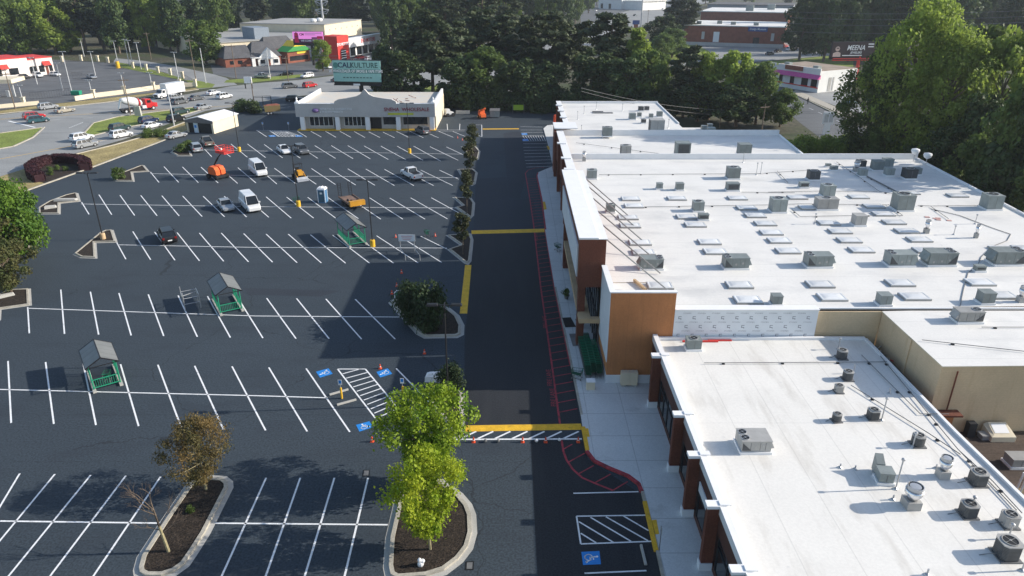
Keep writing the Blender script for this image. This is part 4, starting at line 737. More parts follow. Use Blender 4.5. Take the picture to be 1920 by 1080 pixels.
for a in [('suv', 'white', (134, 267), (175, 259), 'white SUV on the road behind the purple hedge, farther of two'), ('suv', 'silver', (141, 280), (181, 272), 'silver SUV on the road behind the purple hedge, nearer of two'), ('suv', 'green', (209, 248), (242, 241), 'dark green SUV on the road above a white one'), ('suv', 'white', (210, 261), (246, 254), 'white SUV on the road in front of the green hedges'),
 ('suv', 'navy', (262, 234), (297, 227), 'dark navy SUV beside the grass median'), ('sedan', 'white', (269, 243), (301, 236), 'white sedan in front of the navy SUV'), ('suv', 'black', (316, 231), (346, 224), 'black SUV left of the cream garage hut'), ('suv', 'green', (325, 216), (352, 211), 'green grey SUV at the tip of the grass median'), ('sedan', 'silver', (368, 207), (393, 202), 'silver sedan behind the cream garage hut'),
 ('suv', 'silver', (73, 207), (109, 202), 'silver wagon below the gate of the fenced lot'), ('sedan', 'beige', (107, 213), (138, 208), 'beige sedan behind the silver wagon on the road'), ('suv', 'red', (46, 225), (84, 220), 'red SUV half hidden behind a dark teal one'), ('suv', 'teal', (52, 232), (93, 227), 'dark teal SUV waiting at the white stop line'),
 ('suv', 'silver', (316, 190), (343, 185), 'silver SUV right below the white box truck'), ('suv', 'grey', (324, 197), (352, 192), 'dark grey SUV beside the box truck, nearer lane'), ('sedan', 'grey', (354, 190), (383, 185), 'grey sedan ahead of the box truck group'), ('sedan', 'white', (388, 180), (412, 175), 'white sedan following the side street mouth'), ('suv', 'white', (407, 187), (435, 182), 'white SUV nearest the sign board on the road'),
 ('suv', 'white', (587, 144), (565, 147), 'white SUV left of the green billboard'), ('suv', 'grey', (533, 166), (554, 164), 'dark off road vehicle on the road behind the dump trailer'), ('suv', 'red', (571, 165), (592, 162), 'red car on the road left of the green billboard pole'), ('sedan', 'silver', (648, 159), (668, 157), 'silver car under the green billboard'), ('sedan', 'black', (626, 154), (642, 152), 'black car partly under the green billboard'),
 ('pickup', 'silver', (504, 147), (481, 146), 'silver pickup parked beside the grass strip across the road'), ('sedan', 'black', (546, 141), (526, 142), 'black car across the road before the cottages'), ('sedan', 'black', (35, 146), (57, 148), 'black car parked by the white restaurant'), ('suv', 'white', (64, 143), (80, 146), 'white car parked by the red awning'), ('sedan', 'white', (95, 141), (113, 143), 'white sedan parked at the right corner of the white restaurant'), ('sedan', 'silver', (163, 145), (182, 149), 'silver car standing alone in the fenced lot'),
 ('sedan', 'white', (605, 127), (620, 129), 'white car left of the green billboard corner'), ('suv', 'red', (668, 112), (683, 110), 'red car in front of the car dealer'), ('suv', 'white', (686, 114), (700, 112), 'white car in front of the car dealer'), ('sedan', 'grey', (660, 117), (676, 116), 'grey car in front of the car dealer'), ('sedan', 'black', (560, 108), (577, 109), 'black car before the green roofed restaurant'),
 ('suv', 'white', (1471, 96), (1491, 94), 'white car parked by the brick building'), ('sedan', 'black', (1450, 99), (1468, 97), 'middle black car of three before the brick building'), ('sedan', 'green', (1434, 104), (1452, 102), 'dark green car of three before the brick building'), ('sedan', 'red', (1462, 90), (1480, 88), 'dark red car behind the row at the brick building'), ('sedan', 'sky', (1590, 197), (1606, 194), 'pale blue car half hidden by the big tree'),
 ('suv', 'white', (1247, 17), (1237, 21), 'white car on the far road at the top'), ('sedan', 'green', (1184, 31), (1196, 29), 'dark car on the far road above the pines'), ('sedan', 'white', (1109, 49), (1125, 46), 'white car on the far road between the pines'), ('sedan', 'green', (1090, 62), (1108, 59), 'dark green car on the road seen through the pines'), ('sedan', 'white', (1093, 18), (1106, 17), 'white car left in the far parking rows'), ('sedan', 'white', (1110, 22), (1124, 20), 'white car in the front of the far parking rows'), ('suv', 'black', (1112, 30), (1126, 28), 'black car in the far parking rows'), ('suv', 'white', (1160, 38), (1172, 35), 'white car beside the white box trailer far off')]: drive(*a)
# ---- trucks
p, q = G(352, 176), G(283, 188); d = q-p
u = thing('box_truck', 'white box truck driving along the low cream wall', 'truck', (p+q)/2, math.atan2(d.y, d.x)); L = d.length; k = L/9.6
u.scale = (1, 1, 1)
part('cargo_box', MB().box(-4.8, -1.25, 1.1, 1.7, 1.25, 3.9).box(-4.82, -1.27, 1.0, 1.72, 1.27, 1.1, 1), [P['white'], M['black']], u)
part('cab', MB().loft([[(1.85, y*s, .55), (4.7, y*s*.95, .55), (4.75, y*s*.9, 1.35), (3.4, y*s*.95, 1.6), (3.0, y*s*.88, 2.5), (1.85, y*s*.88, 2.55)] for y, s in ((-1.15, 1), (1.15, 1))]), P['white'], u)
part('windshield', MB().loft([[(3.42, y, 1.62), (3.46, y, 1.64), (3.06, y*.92, 2.42), (3.0, y*.92, 2.40)] for y in (-1.02, 1.02)]), M['glass'], u)
part('side_window', MB().box(2.2, -1.17, 1.6, 3.0, 1.17, 2.25), M['glass'], u)
part('chassis', MB().box(-4.6, -.6, .55, 4.6, .6, 1.0), M['black'], u)
def bigwheel(): return MB().tube((0, -.17, 0), (0, .17, 0), .5, None, 16, 0).tube((0, -.2, 0), (0, .2, 0), .28, None, 10, 1)
for x in (-3.2, 3.7):
    for y in (-1, 1): part('wheel', bigwheel, [M['rubber'], M['polegrey']], u, (x, y, .5), key='bigwheel')
part('grille', MB().box(4.73, -.7, .7, 4.8, .7, 1.25), M['black'], u)
p, q = G(226, 213), G(290, 204); d = q-p
u = thing('mixer_truck', 'red and white concrete mixer truck beside the grass median', 'truck', (p+q)/2, math.atan2(d.y, d.x))
part('cab', MB().loft([[(1.9, y, .7), (4.9, y*.95, .7), (4.95, y*.85, 1.7), (3.7, y*.95, 1.9), (3.3, y*.85, 2.9), (1.9, y*.85, 2.95)] for y in (-1.2, 1.2)]), P['red'], u)
part('side_window', MB().box(2.4, -1.2, 1.95, 3.25, 1.2, 2.6), M['glass'], u); part('windshield', MB().loft([[(3.72, y, 1.93), (3.78, y, 1.95), (3.38, y*.88, 2.8), (3.32, y*.88, 2.78)] for y in (-1.05, 1.05)]), M['glass'], u)
dr = MB(); prof = [(-3.9, .5), (-3.3, .75), (-1.6, 1.18), (-.2, 1.15), (1.1, .7), (1.4, .5)]
dr.loft([[(x, r*math.cos(t), 2.35-.22*x+r*math.sin(t)*1.0) for t in [2*math.pi*i/16 for i in range(16)]] for x, r in prof]); part('mixing_drum', dr, P['white'], u, smooth=True)
part('drum_band', MB().loft([[(x, r*math.cos(t), 2.35-.22*x+r*math.sin(t)) for t in [2*math.pi*i/16 for i in range(16)]] for x, r in ((.25, 1.17), (.3, 1.2), (.7, 1.0), (.75, .96))]), P['red'], u)
part('chute', MB().loft([[(-4.0, -.5, 3.2), (-4.0, .5, 3.2), (-3.6, .5, 3.6), (-3.6, -.5, 3.6)], [(-4.7, -.3, 1.2), (-4.7, .3, 1.2), (-4.45, .3, 1.3), (-4.45, -.3, 1.3)]]), M['steel'], u)
part('chassis', MB().box(-4.4, -.7, .75, 4.7, .7, 1.1), M['black'], u); part('fender', MB().box(.9, -1.25, .7, 1.9, 1.25, 1.4), P['white'], u)
for x in (-3.4, -2.1, 3.7):
    for y in (-1, 1): part('wheel', bigwheel, [M['rubber'], M['polegrey']], u, (x, y, .5), key='bigwheel')
g = G(512, 214); u = thing('dump_trailer', 'faded yellow green dump trailer left of the strip store', 'trailer', g, R(20)); u.scale = (.72, .72, .78)
part('dump_box', MB().loft([[(-2.6, -1.2, 1.0), (2.6, -1.2, 1.0), (2.6, 1.2, 1.0), (-2.6, 1.2, 1.0)], [(-2.8, -1.25, 2.9), (2.7, -1.25, 2.9), (2.7, 1.25, 2.9), (-2.8, 1.25, 2.9)]]), mat('faded_yellow', (.34, .33, .12), .8, .4, 1.2, col2=(.28, .16, .08)), u); part('load', MB().loft([[(-2.6, -1.1, 2.9), (2.5, -1.1, 2.9), (2.5, 1.1, 2.9), (-2.6, 1.1, 2.9)], [(-1.5, -.5, 3.25), (1.5, -.6, 3.2), (1.5, .6, 3.3), (-1.5, .5, 3.2)]]), M['brick'], u)
for x in (-1.6, -.6):
    for y in (-1.1, 1.1): part('wheel', bigwheel, [M['rubber'], M['polegrey']], u, (x, y, .5), key='bigwheel')
g = G(486, 208); u = thing('flatbed_truck', 'dark flatbed truck with white cab and rack left of the dump trailer', 'truck', g, R(15))
part('cab', MB().loft([[(-3.2, y, .7), (-1.2, y, .7), (-1.2, y*.9, 2.6), (-2.3, y*.9, 2.6), (-2.7, y*.95, 1.6), (-3.25, y*.9, 1.5)] for y in (-1.1, 1.1)]), P['white'], u); part('side_window', MB().box(-2.3, -1.1, 1.6, -1.5, 1.1, 2.3), M['glass'], u)
mb = MB(); mb.box(-1.1, -1.2, .9, 3.4, 1.2, 1.1)
for x in (-1, 1.2, 3.3):
    for y in (-1.15, 1.15): mb.tube((x, y, 1.1), (x, y, 3.6), .06, None, 4)
for y in (-1.15, 1.15): mb.tube((-1, y, 3.6), (3.3, y, 3.6), .06, None, 4)
mb.tube((3.3, -1.15, 3.6), (3.3, 1.15, 3.6), .06, None, 4); part('flatbed', mb, M['black'], u)
for x in (-2.4, 2.2):
    for y in (-1, 1): part('wheel', bigwheel, [M['rubber'], M['polegrey']], u, (x, y, .5), key='bigwheel')
g = G(553, 190); vehicle('suv', 'black', g, R(10), 'black car behind the left corner of the strip store')
# ---- boom lift
g = G(409, 334); u = thing('boom_lift', 'orange boom lift with raised red work basket', 'lift', g, R(-35))
part('chassis', MB().box(-1.5, -.9, .35, 1.5, .9, .75).box(-1.2, -1.1, .3, -.7, 1.1, .6).box(.7, -1.1, .3, 1.2, 1.1, .6), M['black'], u)
def liftwheel(): return MB().tube((0, -.18, 0), (0, .18, 0), .45, None, 14)
for x in (-1.1, 1.1):
    for y in (-1.05, 1.05): part('wheel', liftwheel, M['rubber'], u, (x, y, .45), key='liftwheel')
part('engine_cover', MB().loft([[(-1.25, y, .8), (1.1, y, .8), (1.05, y, 1.6), (.6, y, 2.15), (-.55, y, 2.25), (-1.2, y, 1.75)] for y in (-.95, -.12)]), M['orangem'], u)
part('side_cover', MB().loft([[(-1.25, y, .8), (1.1, y, .8), (1.05, y, 1.6), (.6, y, 2.15), (-.55, y, 2.25), (-1.2, y, 1.75)] for y in (.12, .95)]), M['orangem'], u)
mb = MB(); mb.tube((-.8, 0, 2.0), (.2, .5, 3.6), .16, None, 6); mb.tube((.2, .5, 3.6), (.7, 1.0, 4.4), .1, None, 6); part('boom', mb, M['black'], u)
mb = MB(); bz = 4.4; mb.T = Matrix.Translation((.75, .73, 0))
mb.box(-.9, -.3, bz, 1.6, 1.6, bz+.1)
for z in (.1, .4, .75, 1.1):
    for a, b in (((-.9, -.3), (1.6, -.3)), ((1.6, -.3), (1.6, 1.6)), ((1.6, 1.6), (-.9, 1.6)), ((-.9, 1.6), (-.9, -.3))): mb.tube((*a, bz+z), (*b, bz+z), .045, None, 4)
for x, y in [(x, y) for x in (-.9, -.07, .76, 1.6) for y in (-.3, 1.6)]: mb.tube((x, y, bz), (x, y, bz+1.1), .045, None, 4)
mb.box(-.9, -.33, bz, 1.6, -.29, bz+.45); mb.box(-.92, -.3, bz, -.89, 1.6, bz+.45); bk = part('basket', mb, M['redtrim'], u); part('control_box', MB().box(.95, .48, bz+.6, 1.45, .78, bz+1.0), M['coping'], bk)
# ---- skid steer loader
g = G(562, 336); u = thing('skid_loader', 'small yellow and black loader with roof and bucket', 'loader', g, TOW)
part('chassis', MB().box(-1.4, -.6, .45, .9, .6, 1.15), M['black'], u); part('hood', MB().loft([[(.2, -.45, 1.1), (1.1, -.45, .9), (1.1, .45, .9), (.2, .45, 1.1)], [(.2, -.4, 1.75), (1.0, -.4, 1.5), (1.0, .4, 1.5), (.2, .4, 1.75)]]), M['yellowm'], u)
mb = MB()
for x, y in ((-1.1, -.6), (-1.1, .6), (.1, -.6), (.1, .6)): mb.tube((x, y, 1.1), (x*.9, y, 2.7), .05, None, 4)
mb.box(-1.2, -.7, 2.7, .25, .7, 2.8); part('canopy', mb, M['black'], u); part('seat', MB().box(-.9, -.3, 1.1, -.4, .3, 1.5).box(-.95, -.3, 1.4, -.8, .3, 1.95), M['rubber'], u)
mb = MB()
for s in (-1, 1): mb.tube((0, s*.7, 1.3), (1.5, s*.7, .5), .1, None, 5)
part('lift_arm', mb, M['yellowm'], u); part('bucket', MB().loft([[(1.5, y, .1), (2.2, y, .08), (1.75, y, .4), (1.6, y, .75)] for y in (-.95, .95)]), M['steel'], u)
for x in (-.9, .8):
    for y in (-.8, .8): part('wheel', liftwheel, M['rubber'], u, (x, y, .45), key='liftwheel')
# ---- equipment trailer
g = G(662, 386); u = thing('equipment_trailer', 'low equipment trailer with yellow front and upright ramps', 'trailer', g, TOW)
part('deck', MB().box(-3.0, -1.2, .7, 1.6, 1.2, .85).box(-3.0, -1.2, .85, 1.6, -1.1, 1.0).box(-3.0, 1.1, .85, 1.6, 1.2, 1.0), mat('weathered_deck', (.20, .13, .10), .9, .3, 1.5), u)
part('yellow_headboard', MB().box(1.6, -1.2, .6, 2.25, 1.2, 1.35), M['yellowm'], u)
mb = MB(); mb.box(-2.9, -1.0, .5, 1.6, 1.0, .7); mb.tube((2.3, -.8, .6), (3.3, 0, .6), .08, None, 4); mb.tube((2.3, .8, .6), (3.3, 0, .6), .08, None, 4); part('frame', mb, M['black'], u)
for y in (-.85, .85):
    mb = MB()
    for s in (-.25, .25): mb.tube((-3.05, y+s, .8), (-3.25, y+s, 3.0), .05, None, 4)
    for k in range(8): mb.tube((-3.06-.02*k, y-.25, 1.0+.27*k), (-3.06-.02*k, y+.25, 1.0+.27*k), .035, None, 4)
    part('ramp', mb, M['black'], u)
mb = MB(); rr = random.Random(2)
for k in range(6): x, y = rr.uniform(-.5, 1.3), rr.uniform(-.8, .8); mb.box(x, y, .86, x+rr.uniform(.3, .7), y+rr.uniform(.1, .3), 1.05+rr.random()*.25)
part('load', mb, M['rubber'], u)
for x in (-1.2, -.3):
    for y in (-1.15, 1.15): part('wheel', lambda: MB().tube((0, -.13, 0), (0, .13, 0), .36, None, 14), M['rubber'], u, (x, y, .36), key='trailwheel')
# ---- portable toilet
g = G(605, 380); u = thing('portable_toilet', 'blue portable toilet with white roof in the parking lot', 'toilet', (g.x, g.y+.4, 0), R(-6))
part('cabin', MB().box(-.58, -.58, .1, .58, .58, 2.1).box(-.6, -.6, 0, .6, .6, .1), mat('toilet_blue', (.10, .24, .42), .5, .1), u); part('door', MB().box(-.44, -.61, .15, .44, -.58, 1.95), mat('toilet_door', (.05, .12, .17), .5, .1), u)
for x in (-.56, .56):
    for y in (-.6, .56): part('corner_post', MB().box(x-.05, y-.02, .1, x+.05, y+.04, 2.12), M['coping'], u)
part('roof', MB().loft([[(-.66, -.66, 2.1), (.66, -.66, 2.1), (.66, .66, 2.1), (-.66, .66, 2.1)], [(-.62, -.62, 2.25), (.62, -.62, 2.25), (.62, .62, 2.25), (-.62, .62, 2.25)], [(-.5, -.45, 2.42), (.5, -.45, 2.42), (.5, .45, 2.42), (-.5, .45, 2.42)]]).box(-.06, -.5, 2.42, .06, .5, 2.5), M['coping'], u); part('door_sign', MB().box(-.18, -.625, 1.4, .18, -.61, 1.7), M['coping'], u)
# ---- cart corrals
def corral(c, label, flip=0):
    w = [G(*p) for p in c]; o = (w[0]+w[1]+w[2]+w[3])/4; ax = ((w[2]+w[3])-(w[0]+w[1]))/2; bx = ((w[1]+w[2])-(w[0]+w[3]))/2
    L, Wd = ax.length, bx.length; rz = math.atan2(ax.y, ax.x)-math.pi/2; sk = Wd/2; H1, H2 = 2.35, 3.05
    u = thing('cart_shelter', label, 'cart shelter', o, rz, 'green cart shelters in the parking lot'); hl = L/2
    # local: y along length (front at -hl), x across
    for s in (-1, 1):
        for y in (-hl+.1, 0, hl-.1): part('post', MB().tube((0, 0, 0), (0, 0, H1), .05, None, 6), M['hood'], u, (s*sk, y, 0), key=('cpost', 0))
        mb = MB(); n = int(L/.16)
        for z in (.25, 1.05): mb.box(s*sk-.03, -hl, z, s*sk+.03, hl, z+.07)
        for k in range(n): y = -hl+.08+k*(L-.16)/(n-1); mb.box(s*sk-.015, y-.015, .25, s*sk+.015, y+.015, 1.06)
        part('side_rail', mb, M['hood'], u)
        part('base_kerb', MB().box(s*sk-.14, -hl-.35, 0, s*sk+.14, hl+.2, .16), M['concrete'], u)
    mb = MB(); n = int(Wd/.16)
    for z in (.25, 1.0): mb.box(-sk, -hl+.06, z, sk, -hl+.12, z+.07)
    for k in range(n): x = -sk+.08+k*(Wd-.16)/(n-1); mb.box(x-.015, -hl+.08, .25, x+.015, -hl+.11, 1.0)
    part('end_rail', mb, M['hood'], u)
    for s in (-1, 1): part('roof_panel', MB().loft([[(0, y, H2), (s*(sk+.25), y, H1-.03), (s*(sk+.25), y, H1+.02), (0, y, H2+.05)] for y in (-hl-.2, hl+.1)]), M['panel'], u)
    mb = MB()
    for y in (-hl-.2, hl+.1):
        for s in (-1, 1): mb.tube((0, y, H2+.02), (s*(sk+.27), y, H1-.01), .06, None, 4)
        mb.tube((-sk-.2, y, H1), (sk+.2, y, H1), .04, None, 4)
    mb.tube((0, -hl-.2, H2+.06), (0, hl+.1, H2+.06), .06, None, 4)
    for s in (-1, 1): mb.tube((s*(sk+.26), -hl-.2, H1-.01), (s*(sk+.26), hl+.1, H1-.01), .05, None, 4)
    part('roof_edge', mb, M['black'], u)
    return u
corral([(415, 590), (454, 582), (440, 557), (399, 562)], 'green cart shelter beside the grey metal frame')
corral([(177, 732), (228, 722), (214, 690), (167, 697)], 'nearest green cart shelter casting a square shadow')
corral([(656, 463), (686, 457), (664, 437), (634, 441)], 'green cart shelter beside the light pole with yellow base')
# ---- loose metal frames and banner
p, q = G(348, 583), G(377, 577); d = q-p; u = thing('cart_rail_frame', 'bare grey tubular cart rail beside a green shelter', 'rail', p, math.atan2(d.y, d.x)); L = d.length; mb = MB()
for y in (0, 1.9):
    mb.tube((0, y, 0), (0, y, 2.1), .045); mb.tube((L, y, 0), (L, y, 1.6), .045)
    for z in (.75, 1.4) if y == 0 else (1.5,): mb.tube((0, y, z), (L, y, z), .04)
mb.tube((L, 0, 1.6), (L, 1.9, 1.6), .04); mb.tube((0, 0, 1.75), (L, 1.9, 1.2), .04); mb.tube((0, 0, 1.45), (0, 1.9, 1.45), .04)
part('rail', mb, M['steel'], u)
p, q = G(751, 470), G(776, 473); u = thing('banner_frame', 'tubular cart frame carrying a white banner', 'banner', p, math.atan2((q-p).y, (q-p).x)+R(14)); mb = MB()
for x in (0, 1.85): mb.path([(x, 0, 2.0), (x, 0, .9), (x+.4, -1.5, .8), (x+1.3, -3.2, .7), (x+1.35, -3.3, 0)], .04, 5); mb.tube((x, 0, 0), (x, 0, 1), .04)
mb.tube((0, 0, .8), (1.85, 0, .8), .035); part('frame', mb, M['steel'], u); b = part('banner_panel', MB().box(-.15, -.06, 1.35, 2.0, -.02, 2.25), M['coping'], u)
mb = MB()
for k in range(3): mb.box(.2+.1*k, -.065, 1.98-.22*k, 1.65-.12*k, -.061, 2.06-.22*k)
part('red_print', mb, mat('faded_red_print', (.7, .35, .33), .8, .1), b)
# ---- shopping carts
def cart_parts(u, m):
    def bask():
        mb = MB(); A = [(-.24, -.42, .5), (.24, -.42, .5), (.2, .42, .55), (-.2, .42, .55)]; B = [(-.29, -.46, .98), (.29, -.46, .98), (.24, .46, .92), (-.24, .46, .92)]
        for k in range(4):
            j = (k+1) % 4; mb.tube(B[k], B[j], .02, None, 4); mb.tube(A[k], A[j], .015, None, 4); mb.tube(A[k], B[k], .015, None, 4)
            for f in (.2, .4, .6, .8): mb.tube(Vector(A[k]).lerp(Vector(A[j]), f), Vector(B[k]).lerp(Vector(B[j]), f), .010, None, 3, 0, False)
            mb.tube(Vector(A[k]).lerp(Vector(B[k]), .5), Vector(A[j]).lerp(Vector(B[j]), .5), .010, None, 3, 0, False)
        mb.face(A); return mb
    def frame():
        mb = MB()
        for s in (-1, 1): mb.tube((s*.24, -.48, 1.02), (s*.26, -.45, .12), .02, None, 4); mb.tube((s*.26, -.45, .15), (s*.18, .42, .15), .02, None, 4); mb.tube((s*.24, -.42, .5), (s*.22, .1, .15), .018, None, 4)
        for x, y in ((-.25, -.42), (.25, -.42), (-.18, .4), (.18, .4)): mb.tube((x-.015, y, .06), (x+.015, y, .06), .06, None, 8)
        return mb
    part('basket', bask, m, u, key=('cartb', m.name)); part('frame', frame, M['pipe'], u, key='cartf'); part('handle', lambda: MB().tube((-.27, -.52, 1.03), (.27, -.52, 1.03), .022, None, 5), M['hood'], u, key='carth')
def cart(loc, rz, label, group=None): u = thing('shopping_cart', label, 'shopping cart', loc, rz, group); cart_parts(u, M['cartgreen']); return u
for r, (x, y0, n) in enumerate(((6.75, 54.4, 20), (7.25, 54.9, 20), (7.75, 54.7, 16))):
    for k in range(n): cart((x-.004*k*k*.1, y0+.30*k, .16), math.pi, 'green shopping cart nested in the rows by the orange wall', 'nested shopping carts by the orange wall')
for a, b, rz, l in ((1081, 713, 1.2, 'green cart standing alone beside the nested cart rows'), (800, 444, .4, 'green cart behind the white banner'), (556, 381, 2.1, 'green cart at the yellow pole base'), (1045, 472, .5, 'green cart on the sidewalk by the brown column'), (204, 715, .3, 'green cart standing inside the nearest cart shelter')):
    g = G(a, b); cart((g.x, g.y, .16 if a > 1000 else 0), rz, l)
g = G(1107, 728, .15); u = one('cream_bin', MB().loft([[(-.36, -.3, 0), (.36, -.3, 0), (.36, .3, 0), (-.36, .3, 0)], [(-.34, -.28, .75), (.34, -.28, .75), (.34, .28, .75), (-.34, .28, .75)]]), M['cream'], 'small cream bin in front of the nested carts', 'bin', g); part('lid', MB().box(-.38, -.32, .75, .38, .32, .83), M['coping'], u)
g = G(1179, 724, .15); u = thing('storage_cabinet', 'wide cream double door cabinet against the orange wall', 'cabinet', (g.x, 53.2, .15)); part('body', MB().box(-.72, -.28, .15, .72, .28, 1.35), M['cream'], u)
for s in (-1, 1): part('door', MB().box(min(0, s*.7)+.02, -.31, .2, max(0, s*.7)-.02, -.285, 1.3), M['cream'], u); part('foot', MB().box(s*.45-.15, -.25, 0, s*.45+.15, .25, .15), M['concrete'], u)
mb = MB()
for k in range(5): mb.tube((-.6+.3*k, 0, 1.35), (-.6+.3*k, 0, 1.55), .02, None, 4)
part('prong', mb, M['steel'], u)
for c, l, m in (([(1054, 596), (1070, 595), (1080, 613), (1060, 614)], 'dark mat lying on the sidewalk, farther one', 'rubber'), ([(1067, 626), (1104, 625), (1110, 648), (1074, 649)], 'dark mat by the cart rows, nearer one', 'pipe')):
    w = px(c, .15); one('floor_mat', MB().prism([(p.x, p.y) for p in w], .152, .17), M[m], l, 'mat', group='dark mats on the sidewalk')
# ---- light poles
def light_pole(b, h, label, base='yellow', heads=2, rz=0):
    u = thing('light_pole', label, 'light pole', b, rz, 'black lamp poles in the parking lot')
    part('pole', lambda: MB().tube((0, 0, 0), (0, 0, h), .085, .055, 6), M['black'], u, key=('lpole', round(h, 1)))
    if base: part('pole_base', lambda: MB().lathe([(.34, 0), (.34, .85), (.3, .92), (.02, .92)], 14), {'yellow': M['yellow'], 'orange': M['wood']}[base], u, key=('pb', base))
    part('bracket', lambda: MB().tube((-.75, 0, h), (.75, 0, h), .05, None, 5).tube((0, -.5, h), (0, .5, h), .05, None, 5), M['black'], u, key=('br', round(h, 1)))
    for s in (-1, 1): part('lamp_head', lambda: MB().loft([[(-.45, -.22, .0), (.45, -.22, .0), (.45, .22, 0), (-.45, .22, 0)], [(-.38, -.15, .14), (.38, -.15, .14), (.38, .15, .14), (-.38, .15, .14)]]), M['black'], u, (s*.95, 0, h-.02), key='lhead')
for (a, b), h, l, base in (((194, 449), 9.2, 'black lamp pole rising from the left mulch island', 'orange'), ((699, 462), 9.0, 'black lamp pole with yellow base beside a cart shelter', 'yellow'), ((560, 387), 9.4, 'black lamp pole with yellow base near the portable toilet', 'yellow'), ((768, 287), 9.8, 'black lamp pole with yellow base before the strip store', 'yellow'), ((449, 284), 9.6, 'black lamp pole with yellow base beside the red lift basket', 'yellow')): light_pole(G(a, b), h, l, base)
p = G(833, 572, 9.2); light_pole((p.x, p.y, 0), 9.2, 'dark lamp pole between the round bushes near the lane', None)
# ---- signs on posts
def post_sign(b, l, big=1):
    u = thing('accessible_sign', l, 'sign', b, 0, 'accessible parking signs'); part('post', lambda: MB().tube((0, 0, 0), (0, 0, 1.6), .03, None, 5), M['steel'], u, key='sgpost')
    if big: part('bollard', lambda: MB().tube((0, 0, 0), (0, 0, 1.0), .09, None, 10).ball((0, 0, 1.0), .09, 8), M['yellow'], u, key='sgbol')
    part('sign_panel', lambda: MB().box(-.16, -.05, 1.35, .16, -.03, 1.85).box(-.11, -.055, 1.5, .11, -.051, 1.8, 1), [M['coping'], M['bluepaint']], u, key='sgpan')
post_sign(G(641, 747), 'blue accessible sign on a yellow post, left of the hatched aisle'); post_sign(G(756, 744), 'blue accessible sign on a yellow post, right of the hatched aisle')
post_sign(G(494, 244), 'blue accessible sign before the strip store, left one', 0); post_sign(G(542, 244), 'blue accessible sign before the strip store, right one', 0)
g = G(1232, 1035); u = thing('accessible_sign', 'thin dark sign post seen edge on at the sidewalk ramp', 'sign', (g.x+.12, g.y, .15)); part('post', MB().tube((0, 0, 0), (0, 0, 1.9), .03, None, 5), M['pipe'], u); part('sign_panel', MB().box(-.02, -.15, 1.4, .02, .15, 1.9), M['steel'], u)
# ---- cones
def cone(a, b, l, lying=0, h=.7):
    u = thing('traffic_cone', l, 'traffic cone', G(a, b), 0, 'orange traffic cones'); u.scale = (.72, .72, .68)
    part('cone_body', lambda: MB().lathe([(.17, .04), (.045, .7), (.02, .71)], 12).lathe([(.128, .28), (.1, .40)], 12, 1), [M['cone'], M['coping']], u, key='cone'); part('base_plate', lambda: MB().box(-.2, -.2, 0, .2, .2, .04), M['cone'], u, key='cbase')
for a, b, l in ((698, 828, 'orange cone left of the leafy yellow green tree'), (980, 829, 'brightest orange cone on the white crossing line'), (1023, 829, 'dark red cone on the crossing line left of the red curve'), (1084, 829, 'orange cone at the right end of the crossing line'), (888, 829, 'orange cone at the left end of the crossing line'), (796, 663, 'orange and white cone below the bush island'), (713, 691, 'orange cone between the blue symbols'), (753, 512, 'orange cone farthest in the line above the bush island'), (744, 537, 'orange cone in the line above the bush island, middle'), (735, 551, 'orange cone next to the bush island tip'), (742, 445, 'orange cone left of the white banner'), (816, 443, 'orange cone right of the green cart by the banner'), (858, 259, 'orange cone by the farthest slim shrub, left'), (867, 263, 'orange cone by the farthest slim shrub, right')): cone(a, b, l)
for a, b, l in ((1006, 829, 'small white bag on the crossing line'), (910, 829, 'dark weight left on the crossing line'), (934, 829, 'dark weight right on the crossing line'), (1049, 827, 'white bag left of the last cone')):
    one('weight_bag', MB().ball((0, 0, .14), .14, 8, 0, .9), M['coping' if 'white' in l else 'pipe'], l, 'bag', G(a, b))
mb = MB(); mb.ball((0, 0, .2), .2, 10, 0, 1.1); mb.ball((.12, .05, .38), .15, 10); mb.ball((-.04, -.06, .55), .13, 8, 0, 1.3); one('plastic_bag_bundle', mb, P['white'], 'knotted white bundle on the mulch below the yellow green tree', 'bag', G(789, 1062))
g = G(748, 560, .15); mb = MB(); mb.path([(-.45, 0, 0), (-.45, 0, .7), (-.2, 0, 1.0), (.2, 0, 1.0), (.45, 0, .7)], .06, 6); mb.box(-.3, .02, .1, .35, .1, .7, 1); one('loop_sign', mb, [M['coping'], M['hood']], 'white arched rail at the tip of the bush island', 'rail', g)
g = G(812, 712, .1); u = one('white_sack', MB().loft([[(-.7, -.45, 0), (.7, -.45, 0), (.75, .45, 0), (-.7, .45, 0)], [(-.65, -.4, .5), (.6, -.4, .55), (.6, .4, .6), (-.55, .4, .5)], [(-.3, -.2, .75), (.3, -.15, .7), (.3, .2, .75), (-.3, .2, .7)]]), M['coping'], 'white bulk sack beside the dark bush', 'sack', g)
for k, (a, b, rz, l, w_, d_, h_) in enumerate(((124, 376, .12, 'long broken pale slab lying on the left mulch island', 3.4, .8, .35), (95, 390, .5, 'short broken slab leaning on the left mulch island', 1.6, .9, .4), (54, 444, .9, 'white branch like debris on the mulch under the left trees', 2.2, .35, .3), (50, 453, .1, 'second pale debris piece on the mulch under the left trees', 1.6, .3, .25), (12, 556, .7, 'white broken board on the mulch at the left edge', 1.6, .5, .35))): one('concrete_debris', MB().loft([[(-w_/2, -d_/2, 0), (w_/2, -d_*.4, 0), (w_/2, d_/2, 0), (-w_*.45, d_*.45, 0)], [(-w_*.48, -d_*.4, h_), (w_*.4, -d_*.35, h_*.7), (w_*.45, d_*.4, h_*.8), (-w_*.4, d_*.4, h_)]]), M['concrete'], l, 'debris', G(a, b, .1), rz, 'broken slabs on the mulch')['kind'] = 'thing'
